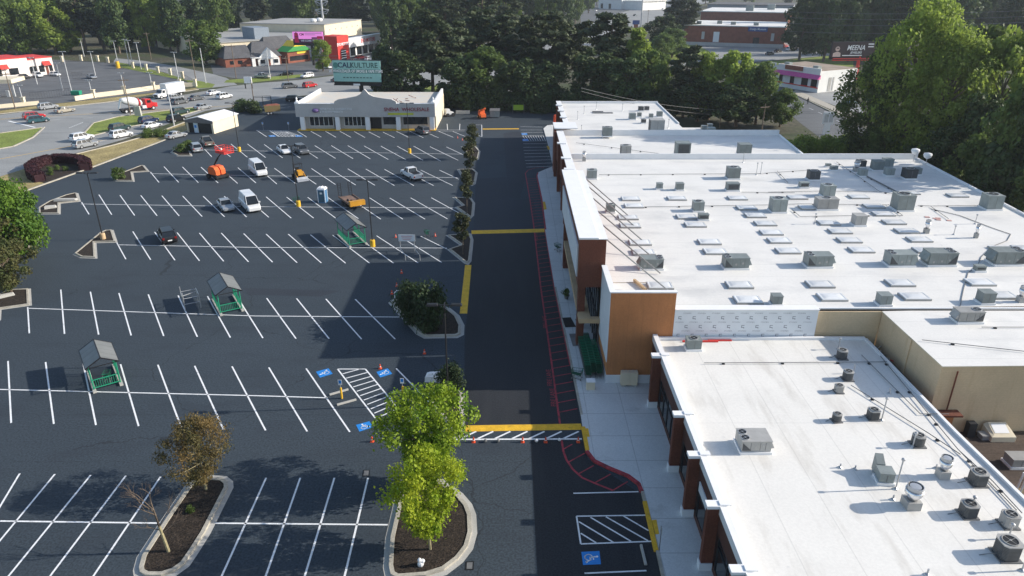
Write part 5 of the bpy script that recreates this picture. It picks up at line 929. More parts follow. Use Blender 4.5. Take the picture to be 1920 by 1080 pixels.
# people walking past and a few stones/planters
for a, b, l, c in ((1062, 560, 'potted green plant between the carts and the column', 'plant'), (1090, 612, 'potted green plant under the beige canopy end', 'plant')):
    g = G(a, b, .15); u = thing('potted_plant', l, 'plant', g); part('pot', MB().lathe([(.2, 0), (.28, .4), (.26, .42), (.02, .40)], 10), M['pipe'], u); u['leafy'] = 1
# ================================================================ STRIP STORE
SX0, SX1, SY = -49.2, -17.5, 163.6
u = thing('strip_store', 'grey stucco strip store with pointed curved gable and white posts', 'building', (-33.4, 170, 0))
def s2(name, mb, m, par=None): o = part(name, mb, m, par or u); o.location = (33.4, -170, 0) if par is None else (0, 0, 0); return o
WY = SY+1.6
mb = MB(); mb.box(SX0+.4, WY, 0, SX1-.3, 186, 4.9); s2('wall', mb, M['greywall'])
mb = MB(); mb.box(SX0, SY, 3.1, SX1, WY, 6.0)
mid = -33.2; prof = [(-7.0, 6.0), (-7.0, 6.5), (-6.0, 7.0), (-4, 7.25), (-2, 7.6), (-1, 8.1), (-.3, 9.0), (0, 9.2), (.3, 9.0), (1, 8.1), (2, 7.6), (4, 7.25), (6.0, 7.0), (7.0, 6.5), (7.0, 6.0)]
mb.loft([[(mid+x, y, z) for x, z in prof] for y in (SY, SY+.8)]); mb.face([(mid, SY-.03, 7.0), (mid+.5, SY-.03, 6.3), (mid, SY-.03, 5.4), (mid-.5, SY-.03, 6.3)]); s2('fascia', mb, M['greywall'])
mb = MB(); mb.box(SX0+.3, SY+.5, 5.2, SX1-.2, 186, 5.3); s2('roof', mb, mat('gravel_roof', (.60, .60, .57), .9, .1, .4, col2=(.62, .55, .46)))
mb = MB(); mb.box(SX0+.2, SY-.05, 6.0, mid-7, SY+.5, 6.1); mb.box(mid+7, SY-.05, 6.0, SX1-.3, SY+.5, 6.1); mb.box(SX0-.05, SY, 6.0, SX0+.9, SY+1.2, 6.35); mb.box(SX1-.9, SY, 6.0, SX1+.05, SY+1.2, 6.35); mb.box(SX0+.1, WY, 4.9, SX0+.5, 186, 6.2); mb.box(SX1-.55, WY, 4.9, SX1-.1, 186, 6.2)
s2('white_coping', mb, M['coping'])
for x in (SX0+.4, SX1-.4): s2('finial', MB().lathe([(.3, 6.35), (.3, 6.6), (.12, 6.9), (.25, 7.1), (.02, 7.5)], 8, 0, (x, SY+.6)), M['coping'])
mb = MB(); mb.box(SX1-.3, WY, 0, SX1, 186, 4.95); s2('sunlit_side_wall', mb, M['cream'])  # sunlight on this side put into a paler wall colour
for x in (-47.9, -39.9, -33.0, -26.0, -18.3):
    mb = MB(); mb.box(x-.5, SY+.1, .15, x+.5, SY+.75, 3.1); s2('post', mb, M['coping'])
for a, b, lo in ((-46.6, -41.2, .8), (-38.6, -33.8, .8), (-29.6, -26.6, 1.1), (-25, -19.5, 1.1)):
    mb = MB(); mb.box(a, WY-.06, lo, b, WY-.02, 3.0); w = s2('shop_window', mb, M['glass']); mb = MB(); n = 5
    if lo < 1:
        for k in range(n+1): x = a+(b-a)*k/n; mb.box(x-.06, WY-.1, lo, x+.06, WY-.06, 3.0)
        mb.box(a, WY-.1, lo-.06, b, WY-.06, lo+.05); part('window_frame', mb, M['coping'], w)
for a, b in ((-41, -40.2), (-33.5, -32.6+2.5)):
    mb = MB(); mb.box(a, WY-.06, .15, b, WY-.02, 2.7); s2('door', mb, M['black'])
mb = MB(); mb.box(SX0, SY-.3, 0, SX1, WY, .15); s2('step', mb, M['yellow'])
t = s2('sign_logo', MB().ball((-44.6, SY-.05, 4.55), .8, 10, 0, .6), mat('sign_purple', (.12, .08, .22), .6, .3)); t.scale = (1, 1, 1)
def sl_(s, size, x, z, m, sq=1, bold=0): o = lettering(u, s, size, (x+33.4, SY-.06-170, z), 0, m, squash=sq, bold=bold)
sl_('DISTRIBUTORS OF CONVENIENCE STORE', .62, -39.9, 4.85, M['white'], .62, .012); sl_('& SMOKE SHOP PRODUCTS', .62, -41.0, 4.2, M['white'], .68, .012)
sl_('SNEHA  WHOLESALE', 1.15, -23.9, 4.75, mat('sign_red', (.27, .03, .05), .5, .1), .95, .015)
mb = MB(); mb.box(-28.2, SY-.06, 3.55, -22.4, SY-.01, 4.0); s2('yellow_banner', mb, mat('banner_yellow', (.50, .52, .05), .7, .1))
mb = MB(); rr = random.Random(9)
for k in range(7): x, y = rr.uniform(-28, -20), rr.uniform(168, 178); mb.tube((x, y, 5.4), (x+rr.uniform(-1.5, 1.5), y+rr.uniform(-1, 1), 5.4+rr.random()*.8), .08, None, 4)
s2('roof_pipe', mb, M['brick'])
# garage hut
a, b, c = G(352, 248), G(402, 251), G(441, 236); rz = math.atan2((b-a).y, (b-a).x); w = (b-a).length; dd = (c-b).length; H = 2.75
u = thing('garage_hut', 'cream garage hut with white low gable roof and open dark front', 'hut', a, rz)
part('wall', MB().box(0, .25, 0, w, dd, H).box(0, .0, 0, .35, .25, H).box(w-.5, 0, 0, w, .25, H), M['cream'], u)
part('front_fascia', MB().loft([[(-.1, y, H-.5), (w+.1, y, H-.5), (w+.1, y, H+.05), (w/2, y, H+.75), (-.1, y, H+.05)] for y in (-.2, .05)]), mat('hut_fascia', (.16, .15, .15), .8, .1), u)
part('roof', MB().loft([[(-.25, y, H+.03), (w/2, y, H+.85), (w+.25, y, H+.03), (w+.25, y, H+.13), (w/2, y, H+.97), (-.25, y, H+.13)] for y in (-.3, dd+.3)]), M['coping'], u)
part('doorway', MB().box(.4, .2, 0, 1.7, .245, H-.5).box(2.9, .2, 0, w-.55, .245, H-.5), M['black'], u); d_ = part('door', MB().box(1.75, .12, 0, 2.8, .2, H-.55), mat('pale_door', (.62, .70, .76), .5, .05), u); part('door_poster', MB().box(1.95, .1, 1.1, 2.5, .12, 1.7), M['bluepaint'], d_)
# ================================================================ FAR BUILDINGS
def bld(name, label, pl, pr, cat='building'):
    a, b = G(*pl), G(*pr); d = b-a
    return thing(name, label, cat, a, math.atan2(d.y, d.x)), d.length
def wins(u, xs, z0, z1, y=-.06, m='glass', fr=None, nm='window'):
    for a, b in xs:
        w = part(nm, MB().box(a, y, z0, b, y+.05, z1), M[m], u)
        if fr: part('window_frame', MB().box(a-.08, y-.04, z0-.1, b+.08, y, z0).box(a-.08, y-.04, z1, b+.08, y, z1+.1), M[fr], w)
u, w = bld('fast_food_restaurant', 'white restaurant with red trim and red awnings by the fenced lot', (-70, 156), (104, 138)); s = w
part('wall', MB().box(0, 0, 0, s*.72, 14, 6.2).box(s*.72, .6, 0, s*.81, 14, 5.2).box(s*.81, 0, 0, s, 14, 5.6), mat('sunlit_cream', (.76, .70, .66), .8, .04, .5), u)  # warm sunlight is mixed into this wall colour
part('red_cap', MB().box(-.1, -.1, 6.2, s*.72, 14, 6.5).box(s*.72, .5, 5.2, s*.81, 14, 5.5).box(s*.81, -.1, 5.6, s+.1, 14, 5.9), M['redtrim'], u)
wins(u, [(s*.50, s*.60), (s*.73, s*.80), (s*.83, s*.89), (s*.945, s*.985), (s*.3, s*.42)], 1.0, 3.2)
part('door', MB().box(s*.905, -.06, 0, s*.935, -.01, 2.8), M['brown'], u)
for x in (s*.92, s*.45): part('awning', MB().loft([[(x-1.3, -.02, 4.6), (x-1.3, -1.2, 3.2), (x-1.3, -.02, 3.2)], [(x+1.3, -.02, 4.6), (x+1.3, -1.2, 3.2), (x+1.3, -.02, 3.2)]]), M['redtrim'], u)
g = G(-20, 182); u = thing('fuel_canopy', 'flat cream canopy roof at the left picture edge', 'canopy', g, R(8)); part('canopy_roof', MB().box(-10, -4, 4.2, 9, 4, 5.3), M['cream'], u)
for x in (-8, 0, 7): part('post', MB().box(x-.2, -.2, 0, x+.2, .2, 4.2), M['polegrey'], u)
part('pump', MB().box(2, -.5, 0, 3, .5, 1.8).box(5, -.5, 0, 5.8, .5, 1.8), M['polegrey'], u)
def wall_run(pts, h, label, m='cream'):
    w = px(pts); mb = MB(); o = w[0]
    kerbline(mb, [p-o for p in w], .4, h); one('low_wall', mb, M[m], label, 'wall', o, 0, 'low cream walls')
wall_run([(141, 189), (177, 183), (234, 176), (289, 168), (340, 163), (368, 162)], 1.25, 'long low cream wall behind the box truck'); wall_run([(-60, 210), (0, 203), (74, 196)], 1.0, 'low cream wall left of the gated driveway')
for p in ((177, 183), (234, 176), (289, 168), (338, 162), (367, 162), (46, 198), (343, 147), (320, 141), (297, 137), (275, 132), (250, 128), (203, 118), (184, 115), (153, 114), (117, 116)):
    one('gate_pillar', lambda: MB().box(-.4, -.4, 0, .4, .4, 2.1).box(-.5, -.5, 2.1, .5, .5, 2.3), M['cream'], 'white pillar of the fence round the old asphalt lot', 'pillar', G(*p), 0, 'white pillars round the fenced lot', key='pillar')
one('yellow_pillar', MB().lathe([(.75, 0), (.6, 2.5), (.02, 2.55)], 10), M['yellow'], 'yellow pole foot at the grass corner of the fenced lot', 'pillar', G(222, 128))
def fence(pts, h, label):
    w = px(pts); o = w[0]; mb = MB()
    for a, b in zip(w, w[1:]):
        a, b = a-o, b-o; n = max(2, int((b-a).length/.7))
        for z in (.15, h): mb.tube(a+Vector((0, 0, z)), b+Vector((0, 0, z)), .035, None, 4)
        for k in range(n): p = a.lerp(b, k/n); mb.tube(p, p+Vector((0, 0, h)), .02, None, 3, 0, False)
    one('iron_fence', mb, M['black'], label, 'fence', o, 0, 'black iron fences of the old lot')
fence([(105, 117), (153, 115), (184, 116), (203, 119), (220, 127), (250, 129), (297, 138), (343, 148), (367, 162)], 1.9, 'black iron fence along the side street'); fence([(58, 187), (85, 185), (135, 178)], 2.0, 'black iron gate across the driveway'); fence([(137, 148), (158, 150)], 2.2, 'short black fence panels inside the old lot')
g = G(144, 178); one('dumpster', MB().loft([[(-1.2, -.7, .1), (1.2, -.7, .1), (1.2, .7, .1), (-1.2, .7, .1)], [(-1.3, -.8, 1.2), (1.3, -.8, 1.2), (1.3, .8, 1.2), (-1.3, .8, 1.2)]]), M['hood'], 'green dumpster behind the black iron gate', 'dumpster', g)
# warehouse, dealer, cottages
u, w = bld('warehouse', 'wide flat grey roofed warehouse before the dark forest', (415, 112), (622, 96)); part('wall', MB().box(0, 0, 0, w, 75, 6.5), M['cream'], u); part('roof', MB().box(-.4, -.4, 6.5, w+.4, 75.4, 6.9), M['greyroof'], u); part('roof_monitor', MB().box(w*.34, 4, 6.9, w*.47, 16, 11.5), mat('blue_grey_metal', (.22, .26, .31), .6, .1), u)
u, w = bld('tall_warehouse', 'pale beige blank walled warehouse behind the car dealer', (612, 90), (680, 76)); part('wall', MB().box(0, 0, 0, w, 45, 10.5), M['cream'], u); part('roof', MB().box(-.3, -.3, 10.5, w+.3, 45, 10.8), M['greyroof'], u)
for k in range(6): part('wall_vent', MB().box(w*(.12+.15*k), -.06, 7.6, w*(.12+.15*k)+.5, 0, 8.2), M['frame'], u)
for x in (.3, .45): part('roof_vent', MB().lathe([(1, 10.8), (1.6, 11.4), (1.4, 12.3), (.1, 12.6)], 10, 0, (w*x, 12)), M['coping'], u)
u, w = bld('car_dealer', 'white car dealership with red entrance tower and long fascia', (652, 110), (742, 92))
part('wall', MB().box(0, 2, 0, w, 20, 4.5), M['whitewall'], u); part('fascia', MB().box(-.3, 0, 4.2, w, 2, 8.0), P['white'], u); part('roof', MB().box(0, 2, 4.5, w, 20, 6.0), mat('dark_roof', (.16, .15, .15), .9, .1), u)
wins(u, [(w*(.02+.12*k), w*(.11+.12*k)) for k in range(8)], .4, 3.9, 1.93)
part('tower', MB().box(-9.5, -1.5, 0, -.6, 6, 9.6), M['redtrim'], u); part('entrance', MB().box(-7.2, -1.58, 0, -3.4, -1.5, 4.2), M['glass'], u)
mb = MB()
for k in range(4): mb.box(-7.2, -1.62, .8+.9*k, -3.4, -1.58, 1.1+.9*k)
part('window_bar', mb, M['coping'], u)
lettering(u, 'EVO MOTORS', 1.6, (-5.2, -1.56, 6.3), 0, M['white'], squash=.9, bold=.03); lettering(u, 'EVO MOTORS', 2.2, (w*.42, -.05, 6.1), 0, M['redtrim'], squash=.9, bold=.04)
u, w = bld('cottage', 'white gabled cottage with grey shingle roof across the road', (424, 127), (528, 120)); w2 = w
part('wall', MB().box(0, 0, 0, w, 16, 3.2), M['brick'], u); part('roof', MB().loft([[(-.5, -.5, 3.2), (w*.5, -.5, 3.2), (w*.5, 16.5, 3.2), (-.5, 16.5, 3.2)], [(w*.12, 7.5, 7.2), (w*.5, 7.5, 7.2), (w*.5, 8.5, 7.2), (w*.12, 8.5, 7.2)]]).loft([[(w*.45, -.4, 3.2), (w+.5, -.4, 3.2), (w+.5, 16, 3.2), (w*.45, 16, 3.2)], [(w*.6, 7, 8.2), (w*.9, 7, 8.2), (w*.9, 8, 8.2), (w*.6, 8, 8.2)]]), M['shingle'], u)
part('white_gable', MB().loft([[(w*.56, y, 0), (w*.95, y, 0), (w*.95, y, 2.6), (w*.755, y, 6.6), (w*.56, y, 2.6)] for y in (-1.6, -.6)]), M['whitewall'], u); part('porch', MB().box(w*.44, -2.4, 0, w*.5, -1.8, 3.2).box(w*.44, -2.4, 2.9, w*.62, -.2, 3.2).box(w*.70, -3.2, 2.6, w*.82, -1.6, 2.9).box(w*.70, -3.2, 0, w*.715, -3, 2.6).box(w*.805, -3.2, 0, w*.82, -3, 2.6), M['whitewall'], u); part('door', MB().box(w*.74, -1.66, 0, w*.78, -1.6, 2.2), M['brick'], u)
wins(u, [(w*.60, w*.68), (w*.84, w*.92)], .8, 2.2, -1.66); wins(u, [(w*.08, w*.14), (w*.22, w*.3)], 1, 2.3)
u, w = bld('brick_restaurant', 'brick restaurant with yellow and green pointed gable', (541, 119), (582, 114)); part('wall', MB().box(0, 0, 0, w, 12, 4.6), M['brick'], u); part('window', MB().box(1, -.06, .8, w-1, -.01, 2.6), M['glass'], u)
part('green_gable', MB().loft([[(-.6, y, 4.4), (w+.6, y, 4.4), (w*.75, y, 6.2), (w*.25, y, 6.2)] for y in (-.8, 6)]), mat('green_roof', (.04, .26, .06), .6, .1), u); part('yellow_gable', MB().loft([[(w*.25, y, 6.21), (w*.75, y, 6.21), (w*.5, y, 8.2)] for y in (-.8, 6)]), mat('yellow_roof', (.68, .50, .04), .6, .1), u); part('yellow_sign', MB().box(w*.42, -.12, 3.3, w*.85, -.06, 4.2), mat('yellow_roof', (0, 0, 0)), u)
u, w = bld('dark_house', 'dark shingled house between the cottage and the restaurant', (500, 113), (560, 108)); part('wall', MB().box(0, 0, 0, w, 10, 3.6), M['whitewall'], u); part('roof', MB().loft([[(-.6, -.6, 3.6), (w+.6, -.6, 3.6), (w+.6, 10.6, 3.6), (-.6, 10.6, 3.6)], [(2, 4.8, 8.8), (w-2, 4.8, 8.8), (w-2, 5.2, 8.8), (2, 5.2, 8.8)]]), M['shingle'], u)
# right side
u, w = bld('brick_building', 'long red brick building with white flat roof and blue sign', (1281, 84), (1468, 90)); part('wall', MB().box(0, 0, 0, w, 40, 9.2), M['brick'], u); part('base_course', MB().box(-.1, -.12, 0, w, 0, 1.6), M['greywall'], u); part('roof', MB().box(-.2, -.2, 9.2, w+.2, 40, 9.6), M['roof2'], u); part('blue_sign', MB().box(w*.64, -.3, 7.2, w*.83, -.02, 9.3), mat('sign_blue', (.05, .09, .26), .6, .1), u); lettering(u, 'Design Museum', 1.3, (w*.735, -.33, 8.3), 0, M['white'], squash=.9, bold=.02)
part('roller_door', MB().box(w*.30, -.1, 1.8, w*.36, -.03, 6.6), M['coping'], u); part('door', MB().box(w*.70, -.1, 0, w*.76, -.03, 4.4), M['glass'], u); wins(u, [(w*.18, w*.21), (w*.87, w*.90)], 3, 6.5, -.1, 'greywall')
for a, b in ((.3, 12), (.68, 5), (.45, 7), (.1, 6)): part('roof_vent', MB().box(w*a, b, 9.6, w*a+2.4, b+1.8, 11), M['unit'], u)
u, w = bld('white_roof_building', 'white roofed brick building standing behind the long brick one', (1312, 48), (1475, 52)); part('wall', MB().box(0, 0, 0, w, 60, 9), M['brick'], u); part('roof', MB().box(-.3, -.3, 9, w+.3, 60, 9.5), M['roof2'], u)
for a, b in ((.5, 10), (.72, 35)): part('roof_vent', MB().box(w*a, b, 9.5, w*a+5, b+4, 13), M['unit'], u)
u, w = bld('dark_roof_building', 'dark flat roofed building farthest at the upper right', (1325, 27), (1485, 30)); part('wall', MB().box(0, 0, 0, w, 60, 8), mat('grey_blue_wall', (.25, .27, .30), .9, .1), u); part('roof', MB().box(-.3, -.3, 8, w+.3, 60, 8.4), M['shingle'], u)
u, w = bld('far_white_shop', 'white shop building with pale roof by the far road at the top', (1122, 16), (1165, 18)); part('wall', MB().box(0, 0, 0, w, 40, 9).box(w, 3, 0, w*1.75, 40, 8), M['whitewall'], u); part('roof', MB().box(-.5, -.5, 9, w, 40, 9.6).box(w, 2.5, 8, w*1.8, 40, 8.6), M['roof2'], u); wins(u, [(w*.1, w*.2), (w*.45, w*.55)], .3, 5)
u, w = bld('pink_trim_shop', 'white shop with pink band and red windows at a road corner', (1437, 158), (1532, 174)); a, b = G(1532, 174), G(1594, 166); dd = (b-a).length
part('wall', MB().box(0, 0, 0, w, dd, 6.2), M['whitewall'], u); part('roof', MB().box(.3, .3, 6.2, w-.2, dd, 6.35), mat('tan_gravel', (.30, .24, .19), .95, .2, .3), u); part('parapet', MB().box(-.1, -.1, 6.2, w+.1, .3, 6.9), M['whitewall'], u); part('pink_awning', MB().loft([[(-.3, -1.3, 3.9), (-.3, -.02, 3.9), (-.3, -.02, 5.1)], [(w+.4, -1.3, 3.9), (w+.4, -.02, 3.9), (w+.4, -.02, 5.1)]]), mat('pink_metal', (.62, .10, .30), .6, .1), u)
wins(u, [(w*.1, w*.17), (w*.24, w*.31), (w*.46, w*.54), (w*.68, w*.8), (w*.86, w*.97)], 1.6, 3.7, -.06, 'glass', 'redtrim'); part('red_band', MB().box(0, -.12, 1.2, w, -.07, 1.5), M['redtrim'], u); part('red_sign', MB().box(w*.34, -.35, 5.6, w*.68, -.12, 6.9), M['brick'], u)
part('side_door', MB().box(w, dd*.25, .2, w+.06, dd*.33, 4.2).box(w, dd*.36, .2, w+.06, dd*.40, 4.2), M['steel'], u)
for a in (.25, .8): part('roof_unit', MB().box(w*a, 1.2, 6.35, w*a+2, 2.6, 7.4), M['unit'], u)
u = thing('person', 'person in dark clothes standing on the far pavement by the pink trimmed shop', 'person', G(1514, 195))
def body():
    mb = MB(); e = lambda x, y, z, rx, ry: [(x+rx*math.cos(t), y+ry*math.sin(t), z) for t in [2*math.pi*k/10 for k in range(10)]]
    mb.loft([e(0, 0, .84, .16, .11), e(0, 0, 1.0, .17, .12), e(0, 0, 1.15, .15, .11), e(0, 0, 1.35, .2, .12), e(0, 0, 1.45, .17, .1), e(0, 0, 1.5, .06, .06), e(0, 0, 1.56, .06, .06), e(0, 0, 1.62, .085, .095), e(0, 0, 1.7, .09, .1), e(0, 0, 1.78, .05, .06)])
    for s in (-1, 1): mb.loft([e(s*.09, 0, .9, .09, .09), e(s*.1, 0, .5, .06, .065), e(s*.1, .01, .1, .045, .05), e(s*.1, -.04, .02, .05, .11), e(s*.1, -.04, 0, .05, .11)]); mb.loft([e(s*.2, 0, 1.42, .05, .05), e(s*.25, 0, 1.15, .042, .045), e(s*.26, -.04, .9, .035, .035), e(s*.26, -.06, .78, .03, .04)])
    return mb
part('body', body, mat('dark_clothes', (.02, .02, .025), .9, .2), u, smooth=True); part('head_hair', MB().ball((0, .01, 1.72), .1, 8), M['black'], u)
# ================================================================ BILLBOARDS AND SIGNS
def board(name, label, c, wd, ht, zb, rz, m, pole=None, pm='black'):
    u = thing(name, label, 'billboard', c, rz)
    part('panel', MB().box(-wd/2, -.15, zb, wd/2, .15, zb+ht), m, u); part('frame', MB().box(-wd/2-.1, .15, zb-.9, wd/2+.1, .9, zb+ht+.1).box(-wd/2, -.6, zb-.95, wd/2, .15, zb-.75), M['black'], u)
    if pole is not None: part('pole', MB().tube((pole, .6, 0), (pole, .6, zb), .55, None, 12), M[pm] if pm in M else MATS[pm], u)
    return u
teal = mat('billboard_teal', (.27, .50, .47), .6, .05); dteal = mat('billboard_dark_teal', (.07, .22, .20), .6, .05); ink = mat('billboard_ink', (.02, .04, .09), .6, .05); ink2 = mat('billboard_green_ink', (.05, .13, .12), .6, .05)
c = AT(669, 130, 192); zb = AT(669, 153, 192).z; ht = AT(669, 114, 192).z-zb
bw = 92*MPP(c)
u = board('billboard', 'teal billboard on a black pole behind the strip store', (c.x, 192, 0), bw, ht, zb, R(-7), teal, .6)
part('banner_stripe', MB().box(-bw/2, -.17, zb+ht*.40, bw/2, -.155, zb+ht*.60), dteal, u)
lettering(u, 'CALI', ht*.34, (-bw*.245, -.17, zb+ht*.78), 0, ink, bold=.04, squash=1.02); lettering(u, 'KULTURE', ht*.34, (bw*.155, -.17, zb+ht*.78), 0, ink2, bold=.04, squash=.98)
lettering(u, '#1 WHOLESALER OF SMOKE & VAPE ITEMS', ht*.2, (-bw*.02, -.18, zb+ht*.5), 0, M['white'], squash=.72, bold=.02)
part('logo', MB().tube((-bw*.435, -.16, zb+ht*.78), (-bw*.435, -.19, zb+ht*.78), ht*.14, None, 10), dteal, u); mb = MB()
for k in range(9): mb.box(-bw*.3+k*bw*.07, -.17, zb+ht*.17, -bw*.3+k*bw*.07+bw*.05, -.155, zb+ht*.22)
part('small_print', mb, ink2, u); part('name_plate', MB().box(-bw*.08, -.7, zb-.9, bw*.06, -.62, zb-.45), M['coping'], u)
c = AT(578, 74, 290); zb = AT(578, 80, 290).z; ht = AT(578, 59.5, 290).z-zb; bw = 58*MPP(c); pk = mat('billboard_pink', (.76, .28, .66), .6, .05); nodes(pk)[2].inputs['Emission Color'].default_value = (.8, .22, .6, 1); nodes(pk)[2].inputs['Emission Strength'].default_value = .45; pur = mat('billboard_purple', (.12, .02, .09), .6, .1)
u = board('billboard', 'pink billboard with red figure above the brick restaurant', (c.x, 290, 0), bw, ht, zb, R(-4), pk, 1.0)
part('dark_band', MB().box(-bw/2, -.18, zb, bw/2, -.155, zb+ht*.34), pur, u); lettering(u, 'WE COME TO YOU!', ht*.24, (bw*.1, -.2, zb+ht*.17), 0, M['white'], bold=.02, squash=.95); lettering(u, 'CM', ht*.3, (-bw*.2, -.2, zb+ht*.75), 0, pur, bold=.02)
mb = MB(); mb.tube((-bw*.38, -.17, zb+ht*.72), (-bw*.38, -.2, zb+ht*.72), ht*.17, None, 12); mb.loft([[(-bw*.45, y, zb), (-bw*.30, y, zb), (-bw*.33, y, zb+ht*.5), (-bw*.43, y, zb+ht*.5)] for y in (-.2, -.17)]); part('figure_print', mb, mat('billboard_red', (.72, .02, .10), .6, .05), u)
part('figure_hair', MB().loft([[(-bw*.45, y, zb+ht*.3), (-bw*.31, y, zb+ht*.3), (-bw*.32, y, zb+ht*.85), (-bw*.38, y, zb+ht*.97), (-bw*.44, y, zb+ht*.85)] for y in (-.168, -.155)]), pur, u); part('car_print', MB().box(bw*.12, -.2, zb+ht*.36, bw*.3, -.16, zb+ht*.5), pur, u); part('red_print', MB().box(bw*.3, -.2, zb+ht*.36, bw*.49, -.16, zb+ht*.6), mat('billboard_red', (0, 0, 0)), u)
mb = MB()
for k in range(2): mb.box(-bw*.1, -.17, zb+ht*(.84-.15*k), bw*(.45-.2*k), -.155, zb+ht*(.9-.15*k))
part('small_print', mb, mat('billboard_print', (.62, .30, .60), .6, .05), u)
c = AT(1600, 92, 250); zb = AT(1600, 106, 250).z; ht = AT(1600, 79, 250).z-zb; bw = 84*MPP(c); bk = mat('billboard_dark', (.045, .03, .032), .6, .1); sk = mat('billboard_skin', (.55, .42, .38), .6, .1)
u = board('billboard', 'dark jewellery billboard on a red pole at the edge of the big tree', (c.x, 250, 0), bw, ht, zb, R(5), bk, 3.0, 'red_trim')
lettering(u, 'MEENA', ht*.50, (bw*.055, -.18, zb+ht*.60), 0, M['white'], bold=.03, shear=.2, squash=.85); lettering(u, 'JEWELERS', ht*.22, (bw*.07, -.18, zb+ht*.27), 0, M['white'], bold=.01, shear=.2, squash=.9)
mb = MB(); mb.loft([[(-bw*.46, y, zb), (-bw*.28, y, zb), (-bw*.29, y, zb+ht*.27), (-bw*.35, y, zb+ht*.34), (-bw*.39, y, zb+ht*.34), (-bw*.46, y, zb+ht*.24)] for y in (-.19, -.16)]); mb.tube((-bw*.37, -.16, zb+ht*.55), (-bw*.37, -.2, zb+ht*.55), ht*.17, None, 12); part('figure_print', mb, sk, u)
part('glasses_print', MB().box(-bw*.40, -.22, zb+ht*.56, -bw*.34, -.2, zb+ht*.62), bk, u); mb = MB()
for k in range(2): mb.box(bw*.33, -.17, zb+ht*(.82-.18*k), bw*.46, -.155, zb+ht*(.9-.18*k))
mb.box(-bw*.24, -.17, zb+ht*.05, bw*.22, -.155, zb+ht*.11); part('small_print', mb, M['coping'], u); part('red_beam', MB().box(-bw*.44, -.3, zb-1.3, bw*.44, .5, zb-.5), M['redtrim'], u)
for (a, b), t, ww_, hh, l, post in (((467, 228-62), 144, 14, 3.6, 'white frame sign board on two posts across the road from the hut', 2), ((1548, 252), 210, 20, 6, 'pale pylon sign standing by the back road', 1), ((601, 120), 92, 11, 4, 'blue grey pylon sign before the brick restaurant', 1), ((1192, 52), 38, 13, 3, 'dark blue sign beside the white pole far off', 1)):
    g = G(a, b); k = MPP(g); H = AT(a, t, g.y).z; u = thing('pylon_sign', l, 'sign', g); w_ = ww_*k; part('sign_panel', MB().box(-w_/2, -.2, H*.45, w_/2, .2, H), MATS['sign_blue'] if 'dark' in l else M['polegrey'] if 'blue' in l else M['coping'], u)
    if post == 2: part('post', MB().box(-w_/2, -.15, 0, -w_/2+.25, .15, H*.45).box(w_/2-.25, -.15, 0, w_/2, .15, H*.45), M['black'], u)
    else: part('post', MB().box(-w_*.3, -.18, 0, w_*.3, .18, H*.45), M['coping'] if 'pale' in l else M['brick'] if 'blue' in l else M['black'], u)
    if 'pale' in l: part('print', MB().box(-w_*.4, -.24, H*.55, -w_*.05, -.2, H*.92).box(w_*.05, -.24, H*.55, w_*.4, -.2, H*.92), M['polegrey'], u)
g = G(260, 217); one('stone_marker', MB().loft([[(-.8, -.35, 0), (.8, -.35, 0), (.8, .35, 0), (-.8, .35, 0)], [(-.7, -.3, 2.4), (.7, -.3, 2.4), (.7, .3, 2.4), (-.7, .3, 2.4)]]), M['concrete'], 'short pale stone marker on the grass beside the mixer truck', 'marker', g)
g = G(972, 213); u = one('green_banner', MB().box(-1.3, -.05, .9, 1.3, .05, 2.2), mat('lime_banner', (.28, .42, .03), .7, .1), 'lime green banner on the fence below the trees', 'banner', g); part('post', MB().box(-1.5, 0, 0, -1.4, .1, 2.3).box(1.4, 0, 0, 1.5, .1, 2.3), M['pipe'], u)
fence([(825, 205), (930, 211), (1040, 213)], 2.0, 'dark fence along the tree line beyond the lane')
g = G(904, 222); u = thing('telehandler', 'orange telescopic loader parked by the tree line', 'loader', g, R(-70)); u.scale = (.72, .72, .8); part('body', MB().loft([[(-1.8, y, .6), (1.8, y, .6), (1.7, y, 1.4), (.4, y, 1.7), (.2, y, 2.5), (-1.0, y, 2.5), (-1.8, y, 1.5)] for y in (-.9, .9)]), M['orangem'], u); part('boom', MB().tube((-1.6, .3, 2.2), (2.6, .3, 3.4), .3, None, 4), M['orangem'], u); part('window', MB().box(-.8, -.93, 1.6, .1, -.88, 2.3), M['glass'], u)
for x in (-1.2, 1.2):
    for y in (-.95, .95): part('wheel', bigwheel, [M['rubber'], M['yellowm']], u, (x, y, .5), key='bigwheel2')
g = G(928, 220); u = thing('dumpster', 'grey steel dumpster right of the orange loader', 'dumpster', g); u.scale = (.85, .85, .85); part('body', MB().loft([[(-1.3, -1, .2), (1.3, -1, .2), (1.3, 1, .2), (-1.3, 1, .2)], [(-1.5, -1.1, 1.9), (1.5, -1.1, 1.9), (1.5, 1.1, 2.3), (-1.5, 1.1, 2.3)]]), M['unit'], u); part('lid', MB().loft([[(-1.5, -1.1, 1.95), (1.5, -1.1, 1.95), (1.5, 1.1, 2.35), (-1.5, 1.1, 2.35)], [(-1.5, -1.1, 2.05), (1.5, -1.1, 2.05), (1.5, 1.1, 2.45), (-1.5, 1.1, 2.45)]]), M['pipe'], u)
g = G(843, 218); u = thing('small_machine', 'small white machine at the fence left of the orange loader', 'machine', g, R(30)); part('body', MB().loft([[(-1.2, y, .4), (1.0, y, .4), (.9, y, 1.1), (.1, y, 1.2), (-.2, y, 1.9), (-1.1, y, 1.9)] for y in (-.6, .6)]), P['white'], u)
for x in (-.8, .7):
    for y in (-.7, .7): part('wheel', liftwheel, M['rubber'], u, (x, y, .45), key='liftwheel')
